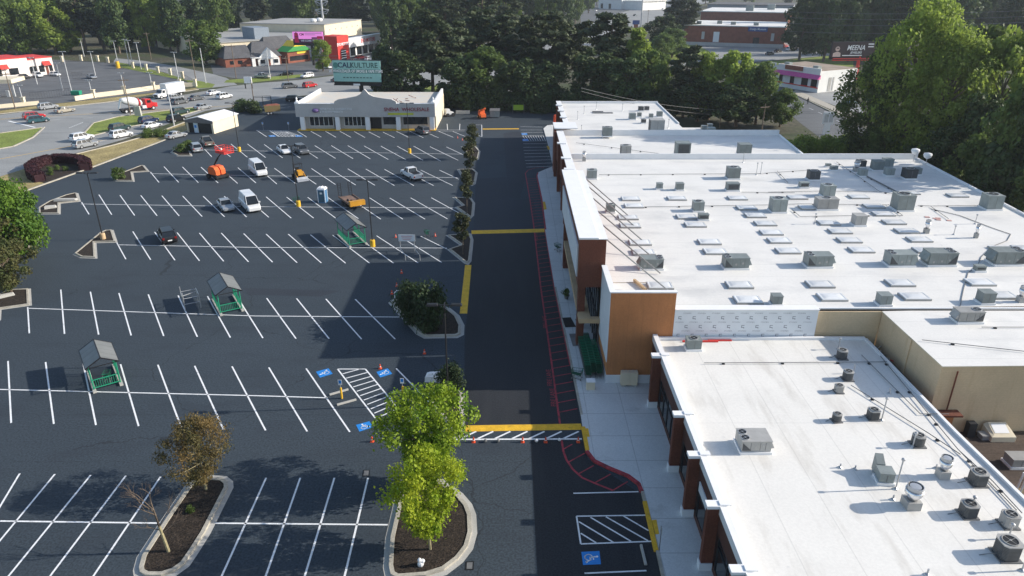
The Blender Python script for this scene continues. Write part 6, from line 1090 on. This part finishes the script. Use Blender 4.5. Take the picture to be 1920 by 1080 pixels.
g = G(868, 213); one('concrete_barrier', MB().loft([[(x, -.3, 0), (x, .3, 0), (x, .1, .8), (x, -.1, .8)] for x in (-1.8, 1.8)]), M['concrete'], 'pale concrete barrier under the trees by the orange loader', 'barrier', g)
g = G(1041, 233, .15); u = thing('orange_barrel', 'orange traffic barrel on the far sidewalk corner', 'barrel', g); part('barrel', MB().lathe([(.3, 0), (.28, .35), (.27, .7), (.22, 1.0), (.05, 1.02)], 12), M['cone'], u); part('base_plate', MB().lathe([(.42, 0), (.42, .08), (.02, .09)], 10), M['rubber'], u); u.scale = (1.7, 1.7, 2.2)
# ================================================================ POLES AND WIRES
POLES = [(29, 205, 17, 134, 'u', 'brown utility pole at the left end of the low cream wall'), (245, 215, 232, 145, 'u', 'dark utility pole in front of the mixer truck'), (327, 237, 313, 165, 'g', 'grey utility pole beside the black SUV on the road'), (367, 148, 359, 72, 'u', 'wooden pole at the grass corner of the side street'), (386, 156, 379, 90, 'g', 'slim grey pole at the side street mouth'), (443, 147, 437, 83, 'u', 'wooden pole before the white cottage'), (507, 148, 503, 93, 'g', 'thin pale pole before the cottage gable'), (541, 153, 533, 105, 'u', 'dark slanted pole on the road near the pink car'), (476, 190, 475, 150, 'u', 'dark short pole behind the cream hut'), (1520, 90, 1529, 35, 'u', 'wooden pole right of the brick building'), (1349, 240, 1353, 203, 'u', 'wooden pole behind the low annex roof'), (1428, 246, 1433, 195, 'u', 'pole among the shrubs behind the store'), (1213, 60, 1217, 18, 'u', 'dark pole on the far road near the white mast'), (1107, 72, 1108, 52, 'u', 'short dark pole between the pines on the road'), (284, 112, 276, 60, 'u', 'wooden pole before the dark trees of the side street'), (654, 50, 650, 7, 'g', 'thin grey mast right of the lattice arm pylon'), (814, 168, 806, 110, 'u', 'slim pole before the pines behind the strip store'), (1576, 290, 1583, 180, 'u', 'dark pole behind the right end of the store roof')]
tops = {}
for k, (a, b, c, d, t, l) in enumerate(POLES):
    g = G(a, b); H = AT(c, d, g.y).z; u = thing('utility_pole', l, 'utility pole', g, R(20), 'utility poles'); part('pole', MB().tube((0, 0, 0), (0, 0, H), .15, .10, 7), M['utilwood' if t == 'u' else 'polegrey'], u)
    if t == 'u' and H > 6: part('crossarm', MB().box(-1.2, -.08, H-.8, 1.2, .08, H-.6), M['utilwood'], u)
    tops[k] = Vector((g.x, g.y, H-.4))
for k, (a, b, c, d, l) in enumerate([(118, 170, 106, 118, ''), (134, 170, 117, 97, ''), (179, 141, 168, 97, ''), (70, 158, 60, 108, ''), (43, 190, 35, 160, ''), (172, 176, 169, 150, ''), (232, 165, 225, 137, ''), (284, 158, 281, 136, ''), (158, 106, 151, 73, ''), (222, 122, 212, 77, ''), (243, 123, 232, 74, ''), (249, 123, 236, 76, ''), (265, 130, 258, 80, ''), (335, 150, 325, 98, '')]):
    g = G(a, b); H = AT(c, d, g.y).z; u = thing('street_lamp', 'pale grey lamp pole standing in or along the old fenced lot', 'lamp post', g, 0, 'pale lamp poles of the fenced lot'); part('pole', MB().tube((0, 0, 0), (0, 0, H), .15, .10, 6), M['polegrey'], u); part('lamp_head', MB().box(-1.0, -.12, H-.05, -.2, .12, H+.12).box(.2, -.12, H-.05, 1.0, .12, H+.12).box(-.3, -.05, H, .3, .05, H+.06), M['polegrey'], u)
g = Vector((AT(606, 40, 430).x, 430, 0)); H = AT(602, -30, g.y).z; u = thing('power_pylon', 'tall white power pylon with triangular arms above the warehouse', 'pylon', g); part('pole', MB().tube((0, 0, 0), (0, 0, H), .8, .5, 8), M['polegrey'], u)
for z in (AT(603, 24, g.y).z, AT(603, 8, g.y).z, AT(603, -8, g.y).z):
    mb = MB()
    for s in (-1, 1): mb.tube((0, 0, z), (s*3.8, 0, z+1.6), .22, None, 5); mb.tube((0, 0, z+2.2), (s*3.8, 0, z+1.6), .22, None, 5); mb.tube((s*3.8, 0, z+1.6), (s*2.2, 0, z-.6), .16, None, 4); mb.tube((s*2.2, 0, z-.6), (0, 0, z), .16, None, 4)
    part('arm', mb, M['polegrey'], u)
g = G(1201, 60); H = AT(1204, -10, g.y).z; one('white_mast', MB().tube((0, 0, 0), (0, 0, H), .45, .3, 8), M['polegrey'], 'tall white mast beside the far road at the top', 'mast', g)
g = G(1864, 396, ZR); p = AT(1866, 322, 108); u = thing('floodlight_pole', 'pole with two pale floodlight drums at the right edge of the roof', 'light pole', (p.x+4, 112, 0)); H = AT(1866, 322, 112).z; part('pole', MB().tube((0, 0, 0), (0, 0, H), .12, None, 6), M['utilwood'], u)
for s in (-1, 1): part('lamp_drum', MB().lathe([(.55, H-.6), (.65, H-.5), (.65, H+.7), (.5, H+.85), (.02, H+.9)], 12, 0, (s*.85, 0)), M['polegrey'], u)
p = G(1722, 318, ZR); u = thing('dish_pair', 'two round white dishes at the far right roof corner', 'dish', (61.2, 104.2, 7.2))
for dx, dy, z in ((0, .9, 1.25), (1.1, -.6, .95)): part('dish', MB().lathe([(.05, z-.25), (.45, z), (.6, z+.35), (.55, z+.6), (.05, z+.75)], 12, 0, (dx-1.0, dy)), M['coping'], u); part('stand', MB().tube((dx-1, dy, 0), (dx-1, dy, z), .05, None, 5), M['steel'], u)
def wire(a, b, sag, l, n=12, r=.035):
    mb = MB(); pts = []
    for k in range(n+1): t = k/n; p = a.lerp(b, t); p = p-a; p.z -= 4*sag*t*(1-t); pts.append(p)
    mb.path(pts, r, 3); one('power_line', mb, M['pipe'], l, 'power line', a, 0, 'overhead power lines')
for i, j, sg, l in ((0, 1, 1.5, 'sagging wire between the two poles left of the mixer truck'), (1, 2, 1, 'wire from the mixer truck pole to the grey pole'), (10, 11, 1, 'wire between the two poles behind the annex roof'), (3, 5, 1.2, 'wire from the side street corner to the cottage pole'), (5, 7, 1.2, 'wire from the cottage pole to the slanted pole')): wire(tops[i], tops[j], sg, l)
q = tops[10]
for dz, l in ((0, 'upper wire running left from the annex pole before the trees'), (-1.2, 'lower wire running left from the annex pole before the trees')): wire(q+Vector((0, 0, dz)), AT(1090, 165+dz*-5, 150), .8, l)
for k, yy in enumerate((18, 29, 40, 55)): wire(AT(1480, yy+4, 300), AT(1960, yy, 230), 1, 'long high wire across the dark trees at the upper right', r=.06)
wire(AT(1230, 40, 350), AT(1290, 20, 400), .5, 'short wire pair above the far trees', r=.1)
for yy, l in ((104, 'upper wire above the old lot across the road'), (110, 'lower wire above the old lot across the road')): wire(AT(590, yy, 250), AT(690, yy-2, 250), .3, l, r=.06)
# ================================================================ TREES AND PLANTS
L = {'dark': leafmat('leaf_dark', (.032, .060, .020), (.075, .11, .032), .25, .22), 'mid': leafmat('leaf_mid', (.065, .11, .026), (.15, .21, .05), .2, .42), 'bright': leafmat('leaf_bright', (.15, .22, .035), (.33, .42, .08), .12, .52),
 'pine': leafmat('leaf_pine', (.034, .052, .026), (.076, .096, .042), .22, .15), 'yellow': leafmat('leaf_yellow_green', (.17, .28, .014), (.39, .44, .03), .05, .4), 'green': leafmat('leaf_fresh_green', (.10, .21, .015), (.30, .39, .025), .05, .36), 'left': leafmat('leaf_left_green', (.045, .11, .014), (.12, .21, .02), .05, .3), 'rust': leafmat('leaf_rusty', (.06, .07, .025), (.21, .135, .05), .05, .3), 'slim': leafmat('leaf_olive', (.035, .05, .018), (.09, .085, .035), .15, .2), 'lrust': leafmat('leaf_mixed_rust', (.045, .07, .02), (.13, .115, .04), .05, .25), 'shade': leafmat('leaf_shaded', (.022, .042, .015), (.05, .08, .026), .15, .2)}  # 'shade' leaves: the store's shadow put into a darker leaf colour
def leafmesh(name, C, N, s, asp, m, rng):
    n = len(C); N = N/np.linalg.norm(N, axis=1, keepdims=True).clip(1e-6)
    U = np.cross(N, rng.normal(size=(n, 3))); U /= np.linalg.norm(U, axis=1, keepdims=True).clip(1e-6); V = np.cross(N, U)
    k = (s*rng.uniform(.55, 1.35, (n, 1))); U = U*k*asp; V = V*k
    P_ = np.stack([C-U*.5, C-V*.5, C+U*.5, C+V*.5], 1).reshape(-1, 3)
    me = bpy.data.meshes.new(name); me.vertices.add(4*n); me.vertices.foreach_set('co', P_.ravel().astype(np.float32))
    me.loops.add(4*n); me.loops.foreach_set('vertex_index', np.arange(4*n, dtype=np.int32)); me.polygons.add(n); me.polygons.foreach_set('loop_start', np.arange(0, 4*n, 4, dtype=np.int32))
    me.materials.append(m); me.update(calc_edges=True); return me
PROTO = {}
def proto(key, kind, H, Rr, z0, lobes, per, s, m, seed, trunk=None, bark='plant_trunk', asp=1.5):
    rng = np.random.default_rng(seed); C = []; N = []; tips = []
    for i in range(lobes):
        t = (i+rng.random())/lobes; h = z0+(1-z0)*t
        if kind == 'broad': prof = (max(.02, 1-((t-.46)/.60)**2))**.55; rl = Rr*rng.uniform(.19, .34)*(.65+.45*prof)
        elif kind == 'open': prof = (max(.02, 1-((t-.52)/.56)**2))**.7; rl = Rr*rng.uniform(.15, .27)
        elif kind == 'vase': prof = min(1, .22+1.35*t)*(1-max(0, (t-.55)/.5)**2)**.5; rl = Rr*rng.uniform(.11, .27)
        elif kind == 'pine': prof = .35+.65*math.sin(math.pi*min(1, .12+t*.86))**.8*rng.uniform(.6, 1.1); rl = Rr*rng.uniform(.24, .42)*(1.15-.5*t)
        elif kind == 'oval': prof = (max(.02, 1-(2*t-1)**2))**.5; rl = Rr*rng.uniform(.4, .6)
        elif kind == 'flame': prof = max(.05, math.sin(math.pi*min(1, .15+t*.85))**.8); rl = Rr*rng.uniform(.34, .48)
        a = i*2.39996+rng.uniform(-.6, .6); rr = max(0, Rr*prof-rl*.5)*(rng.uniform(.45, 1.22 if kind in ('vase', 'open') else 1.1) if rng.random() < .8 else rng.uniform(.1, .6))
        c = np.array([rr*math.cos(a), rr*math.sin(a), h*H-(rl*.5 if t > .8 else 0)]); tips.append(c)
        n = int(per*rng.uniform(.6, 1.4)); d = rng.normal(size=(n, 3)); d /= np.linalg.norm(d, axis=1, keepdims=True)
        rad = rl*np.where(rng.random((n, 1)) < .7, rng.uniform(.7, 1.1, (n, 1)), rng.uniform(.1, 1.45, (n, 1)))
        # knobbly lobe outline
        b = rng.normal(size=(5, 3)); b /= np.linalg.norm(b, axis=1, keepdims=True); rad = rad*(1+.5*np.max(d@b.T, axis=1, keepdims=True)-.34)
        sq = np.array([1, 1, .55 if kind == 'pine' else .78]); C.append(c+d*rad*sq); N.append(d*.7+rng.normal(size=(n, 3))*.6+np.array([0, 0, .35]))
    C = np.concatenate(C); N = np.concatenate(N); C[:, 2] = C[:, 2].clip(.04*H if z0 < .15 else .1*H)
    cm = leafmesh('crown', C, N, s, asp, m, rng)
    mb = MB(); tr = trunk or H*.022; top = H*(.93 if kind == 'pine' else .7)
    q = [Vector((0, 0, 0)), Vector((rng.uniform(-.3, .3)*tr*3, rng.uniform(-.3, .3)*tr*3, top*.5)), Vector((0, 0, top))]
    mb.tube(q[0], q[1], tr*1.25, tr*.85, 7); mb.tube(q[1], q[2], tr*.85, tr*.25, 6)
    for c in tips[::max(1, lobes//(26 if kind == 'open' else 12))]:
        st = Vector((0, 0, min(top*.92, max(H*z0*.8, c[2]*.72)))); st = st if st.z < q[1].z else st; mb.tube(st, Vector(c), tr*.42, tr*.10, 4)
    PROTO[key] = (cm, mb.mesh('trunk', M[bark]), H, Rr)
for i in range(3):
    proto('dark%d' % i, 'broad', 17, 6.2, .16, 34, 200, .58, L['dark'], 10+i); proto('mid%d' % i, 'broad', 16, 6, .14, 34, 200, .56, L['mid'], 20+i); proto('pine%d' % i, 'pine', 24, 4.6, .34, 26, 230, .58, L['pine'], 30+i, .3, asp=2.2)
for i in range(2): proto('bright%d' % i, 'broad', 15, 5.2, .12, 34, 210, .5, L['bright'], 40+i)
proto('big0', 'open', 28, 10, .10, 120, 185, .42, L['bright'], 51); proto('big1', 'open', 26, 9, .10, 105, 185, .42, L['mid'], 52)
proto('flame', 'flame', 16, 3.3, .1, 16, 300, .5, L['bright'], 55)
proto('yellow', 'vase', 7, 3.4, .22, 78, 190, .14, L['yellow'], 61, .09, 'palebark'); proto('green', 'vase', 7, 3.6, .2, 84, 190, .145, L['green'], 62, .1, 'plant_trunk')
proto('rust', 'open', 5.5, 2.4, .22, 90, 150, .075, L['rust'], 63, .08, 'palebark', 2.0); proto('leftgreen', 'broad', 7, 3.4, .15, 58, 330, .19, L['left'], 64, .12); proto('leftrust', 'open', 5, 2.6, .15, 50, 130, .15, L['lrust'], 65, .1)
for i in range(2): proto('slim%d' % i, 'oval', 5, .85, .42, 9, 220, .15, L['slim'], 70+i, .05)
proto('bush', 'oval', 1.3, .9, .05, 9, 150, .14, L['mid'], 80, .04); proto('shrub', 'oval', 3.2, 1.7, .05, 14, 330, .16, L['shade'], 81, .06); proto('under', 'oval', 4, 3, .05, 12, 200, .42, L['dark'], 82, .1); proto('under2', 'oval', 4, 3, .05, 16, 220, .34, L['bright'], 83, .1); proto('clipped', 'oval', 1.3, 1.5, .1, 12, 260, .13, L['mid'], 84, .05)
RND = random.Random(11)
def plant(key, loc, H, Wd, label, name='tree', cat='tree', group=None, rz=None):
    cm, tm, h, r = PROTO[key]; u = thing(name, label, cat, loc, RND.uniform(0, 6.28) if rz is None else rz, group)
    a = part('crown', None, None, u, key=('x', key)) if False else link('crown' if cat == 'tree' else 'foliage', cm, u); b = link('trunk' if cat == 'tree' else 'stem', tm, u)
    u.scale = (Wd/2/r, Wd/2/r, H/h); return u
def topped(key, x, ytop, Y, wpx, label, name='tree', group=None, hmax=None):
    p = AT(x, ytop, Y); H = p.z if hmax is None else min(p.z, hmax); q = AT(x, ytop+30, Y)
    return plant(key, (q.x, Y, 0), max(3, H), wpx*MPP(Vector((q.x, Y, H*.6)))*1.04, label, name, 'tree', group)
def based(key, x, yb, yt, wpx, label, name='tree', cat='tree', group=None, z=0, rz=None):
    g = G(x, yb, z); H = AT(x, yt, g.y).z-z; return plant(key, g, H, wpx*MPP(g), label, name, cat, group, rz)
based('yellow', 807, 1032, 850, 158, 'leafy yellow green tree in the rounded mulch island, nearest the camera', rz=1.0)
g = G(800, 912); plant('green', g, 7.6, 6.9, 'fresh green tree behind the yellow green one on the same island', rz=2.2)
based('rust', 387, 920, 782, 118, 'rusty brown small leaved tree at the tip of the long mulch island', rz=.4)
# bare young tree
g = G(317, 1036); u = thing('bare_tree', 'bare young tree with thin twigs on the long mulch island', 'tree', g); mb = MB(); rr = random.Random(4)
mb.tube((0, 0, 0), (-.25, .1, 2.0), .11, .085, 7); part('trunk', mb, M['palebark'], u)
mb = MB()
def twig(p, d, l, r, n):
    q = p+d*l; mb.tube(p, q, r, r*.55, 4, 0, False)
    if n:
        for k in range(3 if n > 1 else 4):
            e = (d+Vector((rr.uniform(-.9, .9), rr.uniform(-.9, .9), rr.uniform(-.25, .6)))).normalized(); twig(p.lerp(q, rr.uniform(.4, 1)), e, l*rr.uniform(.5, .8), r*.5, n-1)
twig(Vector((-.25, .1, 2.0)), Vector((-.15, .1, 1)).normalized(), 1.7, .075, 4); twig(Vector((-.25, .1, 2.0)), Vector((.5, .1, .8)).normalized(), 1.3, .04, 3)
twig(Vector((-.15, .05, 1.5)), Vector((.7, .3, .5)).normalized(), 1.0, .03, 3); twig(Vector((-.2, .08, 1.7)), Vector((-.8, -.1, .4)).normalized(), .9, .03, 3); twig(Vector((-.3, .1, 3.2)), Vector((-.7, .2, .7)).normalized(), 1.4, .035, 3)
part('branch', mb, M['plant_trunk'], u)
based('bush', 357, 960, 948, 16, 'tiny bright green sprout on the long mulch island', 'sprout', 'plant', z=.1)
for a, b, c, d, l in ((770, 604, 532, 58, 'round dark bush at the left of the kerbed island'), (806, 618, 530, 66, 'larger dark bush at the right of the kerbed island'), (845, 737, 686, 52, 'dark bush beside the white sack near the lane')): based('shrub', a, b, c, d, l, 'shrub', 'shrub', 'dark bushes in the islands', .1)
for k, (a, b, c, d, l) in enumerate(((868, 478, 398, 34, 'slim dark shrub tree nearest, by the yellow lane end'), (876, 400, 318, 30, 'slim shrub tree second along the lane'), (880, 340, 268, 26, 'slim brownish shrub tree third along the lane'), (886, 298, 233, 28, 'slim shrub tree farthest along the lane'))): based('slim%d' % (k % 2), a, b, c, d, l, 'slim_tree', 'tree', 'slim shrub trees along the lane')
plant('leftgreen', (-61.8, 82.5, 0), 10.4, 7.6, 'bright green round tree at the left picture edge'); plant('leftrust', (-56.6, 73.2, 0), 6.2, 6.0, 'brownish green tree below the bright green one at the left edge'); plant('leftrust', (-61.5, 79.5, 0), 6.8, 6.4, 'thin brownish tree between the two at the left edge')
for a, b, w_, h_, l in ((223, 336, 26, 22, 'round green bush on the small island left of the lift'), (341, 285, 22, 16, 'round bush on the island beside the silver SUV'), (355, 282, 20, 20, 'taller bush touching the silver SUV')): based('bush', a, b, b-h_, w_, l, 'shrub', 'shrub', 'bushes on small islands')
for a, b, w_, h_, l in ((277, 258, 22, 12, 'clipped green hedge ball, left of the row by the silver sedan'), (300, 256, 26, 12, 'clipped green hedge ball in the middle of the row by the silver sedan'), (312, 255, 22, 11, 'clipped green hedge ball touching the silver sedan'), (278, 250, 20, 9, 'clipped green hedge ball behind the left one')): based('clipped', a, b, b-h_, w_, l, 'hedge_ball', 'hedge', 'clipped hedge balls by the road')
for a, b, l in ((94, 321, 'small bright shrub inside the purple hedge, left'), (122, 320, 'small bright shrub inside the purple hedge, right'), (96, 328, 'lower bright shrub inside the purple hedge'), (108, 318, 'dark red shrub in the middle of the purple hedge')): based('bush', a, b, b-9, 11, l, 'shrub', 'shrub', 'shrubs inside the purple hedge', .06)
for a, b, w_, h_, l in ((455, 208, 36, 20, 'dark hedge behind the cream hut, left'), (476, 212, 34, 22, 'dark hedge behind the cream hut, right')): based('under', a, b, b-h_, w_, l, 'hedge_ball', 'hedge', 'dark hedges behind the hut')
def hedge(path, wd, h, m, s, n, label, seed):
    w = px(path); o = w[0]; rng = np.random.default_rng(seed); C = []; N = []
    L_ = [(b-a).length for a, b in zip(w, w[1:])]; T = sum(L_)
    for a, b, l in zip(w, w[1:], L_):
        k = int(n*l/T); t = rng.random((k, 1)); d = np.array((b-a).normalized()); u_ = np.array([-d[1], d[0], 0]); A = np.array(a-o); B = np.array(b-o); f = rng.random(k)
        q = rng.uniform(-1, 1, (k, 1)); z = rng.random((k, 1)); side = f < .5
        q[side] = np.sign(q[side])*rng.uniform(.85, 1.05, (side.sum(), 1)); z[~side] = rng.uniform(.88, 1.04, ((~side).sum(), 1))
        C.append(A+(B-A)*t+u_*q*wd/2+np.array([0, 0, 1])*z*h); N.append(u_*q*side[:, None]+np.array([0, 0, 1.0])*(~side)[:, None]+rng.normal(size=(k, 3))*.5)
    me = leafmesh('hedge', np.concatenate(C), np.concatenate(N), s, 1.4, m, rng); u = thing('hedge', label, 'hedge', o); link('foliage', me, u)
    mb = MB(); kerbline(mb, [p-o for p in w], wd*.78, h*.88); part('branch', mb, mat('hedge_core', (.035, .014, .018), .95, .4, 5), u)
hedge([(76, 341), (64, 334), (60, 322), (75, 311), (98, 305), (125, 304), (150, 307), (163, 314), (160, 320)], 1.9, 1.5, M['hedge'], .17, 20000, 'curved purple leaved hedge by the road', 6)
for o in list(bpy.data.objects):
    if 'leafy' in o: f = link('foliage', PROTO['bush'][0], o, (0, 0, .35)); f.scale = (.5, .5, .7); del o['leafy']
# tree belt behind the strip store and the lane
BELT = [('dark0', 748, 96, 196, 100), ('pine0', 772, 44, 212, 84), ('pine1', 806, 18, 204, 92), ('pine2', 846, 40, 214, 84), ('mid0', 905, 88, 196, 100), ('pine0', 902, 14, 224, 84), ('pine1', 948, 22, 218, 84), ('dark1', 862, 108, 193, 84), ('pine2', 998, 26, 206, 88), ('pine0', 1044, 22, 212, 92), ('dark2', 972, 112, 192, 92), ('pine1', 1090, 40, 216, 70), ('pine2', 1148, 24, 202, 104), ('dark1', 1025, 118, 190, 84), ('flame', 1196, 52, 196, 62), ('dark2', 1118, 96, 190, 100), ('mid1', 1218, 92, 186, 92), ('dark0', 1175, 110, 184, 90), ('pine1', 1290, 86, 180, 72), ('bright0', 1338, 98, 177, 82), ('bright1', 1378, 96, 174, 76), ('mid2', 1428, 116, 171, 76), ('dark1', 1312, 146, 174, 92), ('mid0', 1468, 166, 168, 58), ('dark2', 1262, 160, 182, 80), ('dark0', 1385, 160, 168, 96), ('dark1', 716, 84, 208, 62)]
BL = {'dark': 'dark leafy tree', 'pine': 'tall dark pine', 'mid': 'mid green leafy tree', 'flame': 'upright bright green tree', 'bright': 'bright green leafy tree'}
for k, (t, x, y, Y, w_) in enumerate(BELT):
    kd = t.rstrip('0123456789'); where = 'behind the strip store' if x < 870 else 'at the far end of the lane' if x < 1060 else 'behind the farthest white roof' if x < 1260 else 'behind the annex roof on the right'
    topped(t, x, y, Y, w_, '%s %s' % (BL[kd], where), 'pine_tree' if kd == 'pine' else 'tree', '%ss %s' % (BL[kd], where))
def ordinals(group):
    same = {}
    for o in bpy.data.objects:
        if o.get('group') and o.get('category') == 'tree' and o['group'] in group: same.setdefault(o['label'], []).append(o)
    W_ = ['leftmost', 'second from the left', 'third from the left', 'fourth from the left', 'fifth from the left']
    for l, v in same.items():
        if 1 < len(v) <= 5:
            v.sort(key=lambda o: o.location.x/o.location.y)
            for k, o in enumerate(v): o['label'] = l+', '+('rightmost' if k == len(v)-1 else W_[k])
ordinals({o['group'] for o in bpy.data.objects if o.get('category') == 'tree' and o.get('group')})
for k in range(26):
    x = 832+k*17+RND.uniform(-5, 5); Y = 188-(k*.55)+RND.uniform(-2, 3); p = AT(x, 205, Y); plant('under', (p.x, Y+6, 0), RND.uniform(3, 6), RND.uniform(6, 9), 'dark undergrowth bush along the foot of the tree belt', 'bush', 'bush', 'undergrowth bushes at the tree belt')
# big trees right of the store
for t, x, y, Y, w_, l in (('big0', 1748, -4, 126, 165, 'largest bright green tree, standing behind the right end of the store'), ('big1', 1655, 92, 131, 130, 'mid green tree left of the largest one at the right'), ('big0', 1800, 58, 120, 140, 'bright green tree close to the right of the largest one'), ('mid1', 1862, 44, 132, 120, 'dark leafy tree second from the right edge'), ('bright0', 1905, 52, 118, 110, 'sunlit tree crown at the right picture edge'), ('mid2', 1938, 150, 100, 120, 'tree leaning in at the right edge beside the roof'), ('dark0', 1850, 180, 112, 110, 'dark tree in the shade behind the floodlight pole'), ('dark1', 1770, 200, 121, 110, 'dark tree in shade at the roof corner with the dishes'), ('dark2', 1905, 240, 101, 100, 'dark tree in shade by the right roof edge'), ('mid0', 1655, 225, 127, 66, 'leafy tree hanging over the back road by the pale sign'), ('dark1', 2010, 100, 96, 160, 'tree just inside the right edge, mostly outside the picture')): topped(t, x, y, Y, w_, l)
for k, (x, y, h, w_, t) in enumerate(((69, 112, 11, 8, 'dark0'), (69.5, 105, 11, 7, 'mid0'), (68.5, 97.5, 10, 7, 'dark1'), (69, 89, 12, 7, 'mid1'), (67, 82, 10, 7, 'dark2'), (67, 75, 10, 7, 'dark1'))): plant(t, (x, y, 0), h, w_, ['dark tree close behind the corner dishes at the right wall', 'green tree second along the right wall', 'dark tree third along the right wall', 'tall green tree along the right wall behind the floodlight pole', 'dark tree along the right wall at the edge unit', 'dark tree nearest the camera along the right wall'][k], 'tree', 'tree', 'trees along the right wall of the store')
for k in range(22):
    x = 1490+k*21; Y = 133-max(0, k-9)*3.0+RND.uniform(-2, 2); p = AT(x, 270+max(0, k-9)*9, Y); plant('under2' if k < 7 else 'under', (max(p.x, 50 if k < 7 else 64.5), Y, 0), RND.uniform(3, 5.5) if k > 6 else RND.uniform(3.8, 4.8), RND.uniform(5, 8), 'green bush behind the store by the back road' if k < 7 else 'dark bush along the right wall of the store', 'bush', 'bush', 'bushes behind the store' if k < 7 else 'bushes along the right wall')
# woods across the roads: every tree a thing
def wood(x0, x1, n, Y, jit, kinds, hh, label, group):
    for k in range(n):
        x = x0+(x1-x0)*(k+RND.uniform(.1, .9))/n; y = Y+RND.uniform(-jit, jit); p = AT(x, 40, y); t = RND.choice(kinds)
        plant(t+str(RND.randrange(2 if t == 'bright' else 3)), (p.x, y, 0), RND.uniform(*hh)*1.2, RND.uniform(12, 18), label.replace('TREE', BL[t]), 'pine_tree' if t == 'pine' else 'tree', 'tree', group+' '+t)
WL = 'TREE in the dark wood behind the old fenced lot'; WG = 'trees of the wood at the upper left'
wood(-80, 120, 6, 332, 8, ('mid', 'mid', 'bright'), (16, 21), 'TREE at the front of the wood, upper left corner', 'leafy trees in the upper left corner'); wood(105, 345, 8, 340, 8, ('dark', 'pine', 'mid', 'bright'), (20, 26), WL, WG); wood(-100, 420, 12, 375, 12, ('dark', 'mid', 'bright'), (19, 25), WL, WG); wood(-120, 430, 12, 430, 15, ('dark', 'mid', 'mid'), (20, 26), WL, WG); wood(-140, 440, 12, 500, 20, ('mid', 'dark', 'bright'), (22, 28), WL, WG)
wood(-200, 700, 15, 640, 40, ('dark', 'mid'), (24, 32), 'TREE far back in the wood at the upper left', 'back rows of the upper left wood')
topped('mid1', 378, 36, 292, 72, 'round green tree at the side street left of the warehouse'); topped('bright0', 603, 74, 272, 36, 'yellowish green tree beside the red dealer tower')
wood(430, 780, 9, 455, 10, ('dark', 'pine', 'mid'), (18, 24), 'TREE in the row behind the warehouses', 'trees behind the warehouses'); wood(430, 800, 9, 520, 15, ('dark', 'dark', 'mid'), (22, 28), 'TREE in the row behind the warehouses', 'trees behind the warehouses')
wood(700, 960, 7, 330, 20, ('pine', 'mid', 'dark'), (20, 26), 'TREE in the wood above the strip store belt', 'wood above the strip store'); wood(760, 1080, 8, 430, 30, ('bright', 'mid', 'dark'), (24, 30), 'TREE in the wood at the top middle', 'wood at the top middle'); wood(740, 1100, 7, 560, 30, ('mid', 'dark'), (26, 32), 'TREE in the wood at the top middle', 'wood at the top middle')
for t, x, y, Y, w_, l in (('dark0', 1243, 30, 330, 66, 'dark tree group left of the brick building, left one'), ('mid1', 1262, 52, 318, 56, 'lighter tree left of the brick building'), ('pine1', 1288, -12, 380, 56, 'tall thin trunked pine behind the brick building corner'), ('pine0', 1268, -8, 400, 50, 'second thin trunked pine behind the brick building corner'), ('mid0', 1240, 62, 300, 44, 'small green tree below the dark group left of the brick building')): topped(t, x, y, Y, w_, l)
wood(1490, 1960, 10, 300, 12, ('dark', 'pine', 'dark'), (19, 25), 'TREE in the dark wood at the upper right', 'wood at the upper right'); wood(1480, 2000, 11, 345, 15, ('dark', 'dark', 'mid'), (22, 27), 'TREE in the dark wood at the upper right', 'wood at the upper right'); wood(1500, 2050, 9, 410, 20, ('dark', 'mid'), (24, 30), 'TREE in the dark wood at the upper right', 'wood at the upper right'); wood(1560, 2100, 8, 500, 20, ('dark', 'mid'), (26, 32), 'TREE in the dark wood at the upper right', 'wood at the upper right')
wood(1080, 1600, 9, 900, 60, ('mid', 'dark'), (22, 28), 'TREE far beyond the roofs at the top right', 'distant trees at the top')
wood(400, 1120, 16, 700, 40, ('dark', 'mid', 'pine'), (28, 36), 'TREE in the last rows of the woods at the top', 'last rows of the woods at the top')
wood(-250, 1500, 26, 850, 60, ('dark', 'mid'), (36, 46), 'TREE in the last rows of the woods at the top', 'last rows of the woods at the top')
# ================================================================ AIR
mb = MB().box(-1400, -60, -1.0, 1400, 1500, 62)
hz = struct('haze', mb, bpy.data.materials.new('haze'), 'stuff'); hm = hz.data.materials[0]; hm.use_nodes = True; hn = hm.node_tree.nodes; hm.node_tree.links.clear()
pv = hn.new('ShaderNodeVolumePrincipled'); pv.inputs['Color'].default_value = (.80, .88, 1, 1); pv.inputs['Density'].default_value = .00014; pv.inputs['Anisotropy'].default_value = .3
hm.node_tree.links.new(pv.outputs[0], hn['Material Output'].inputs['Volume'])
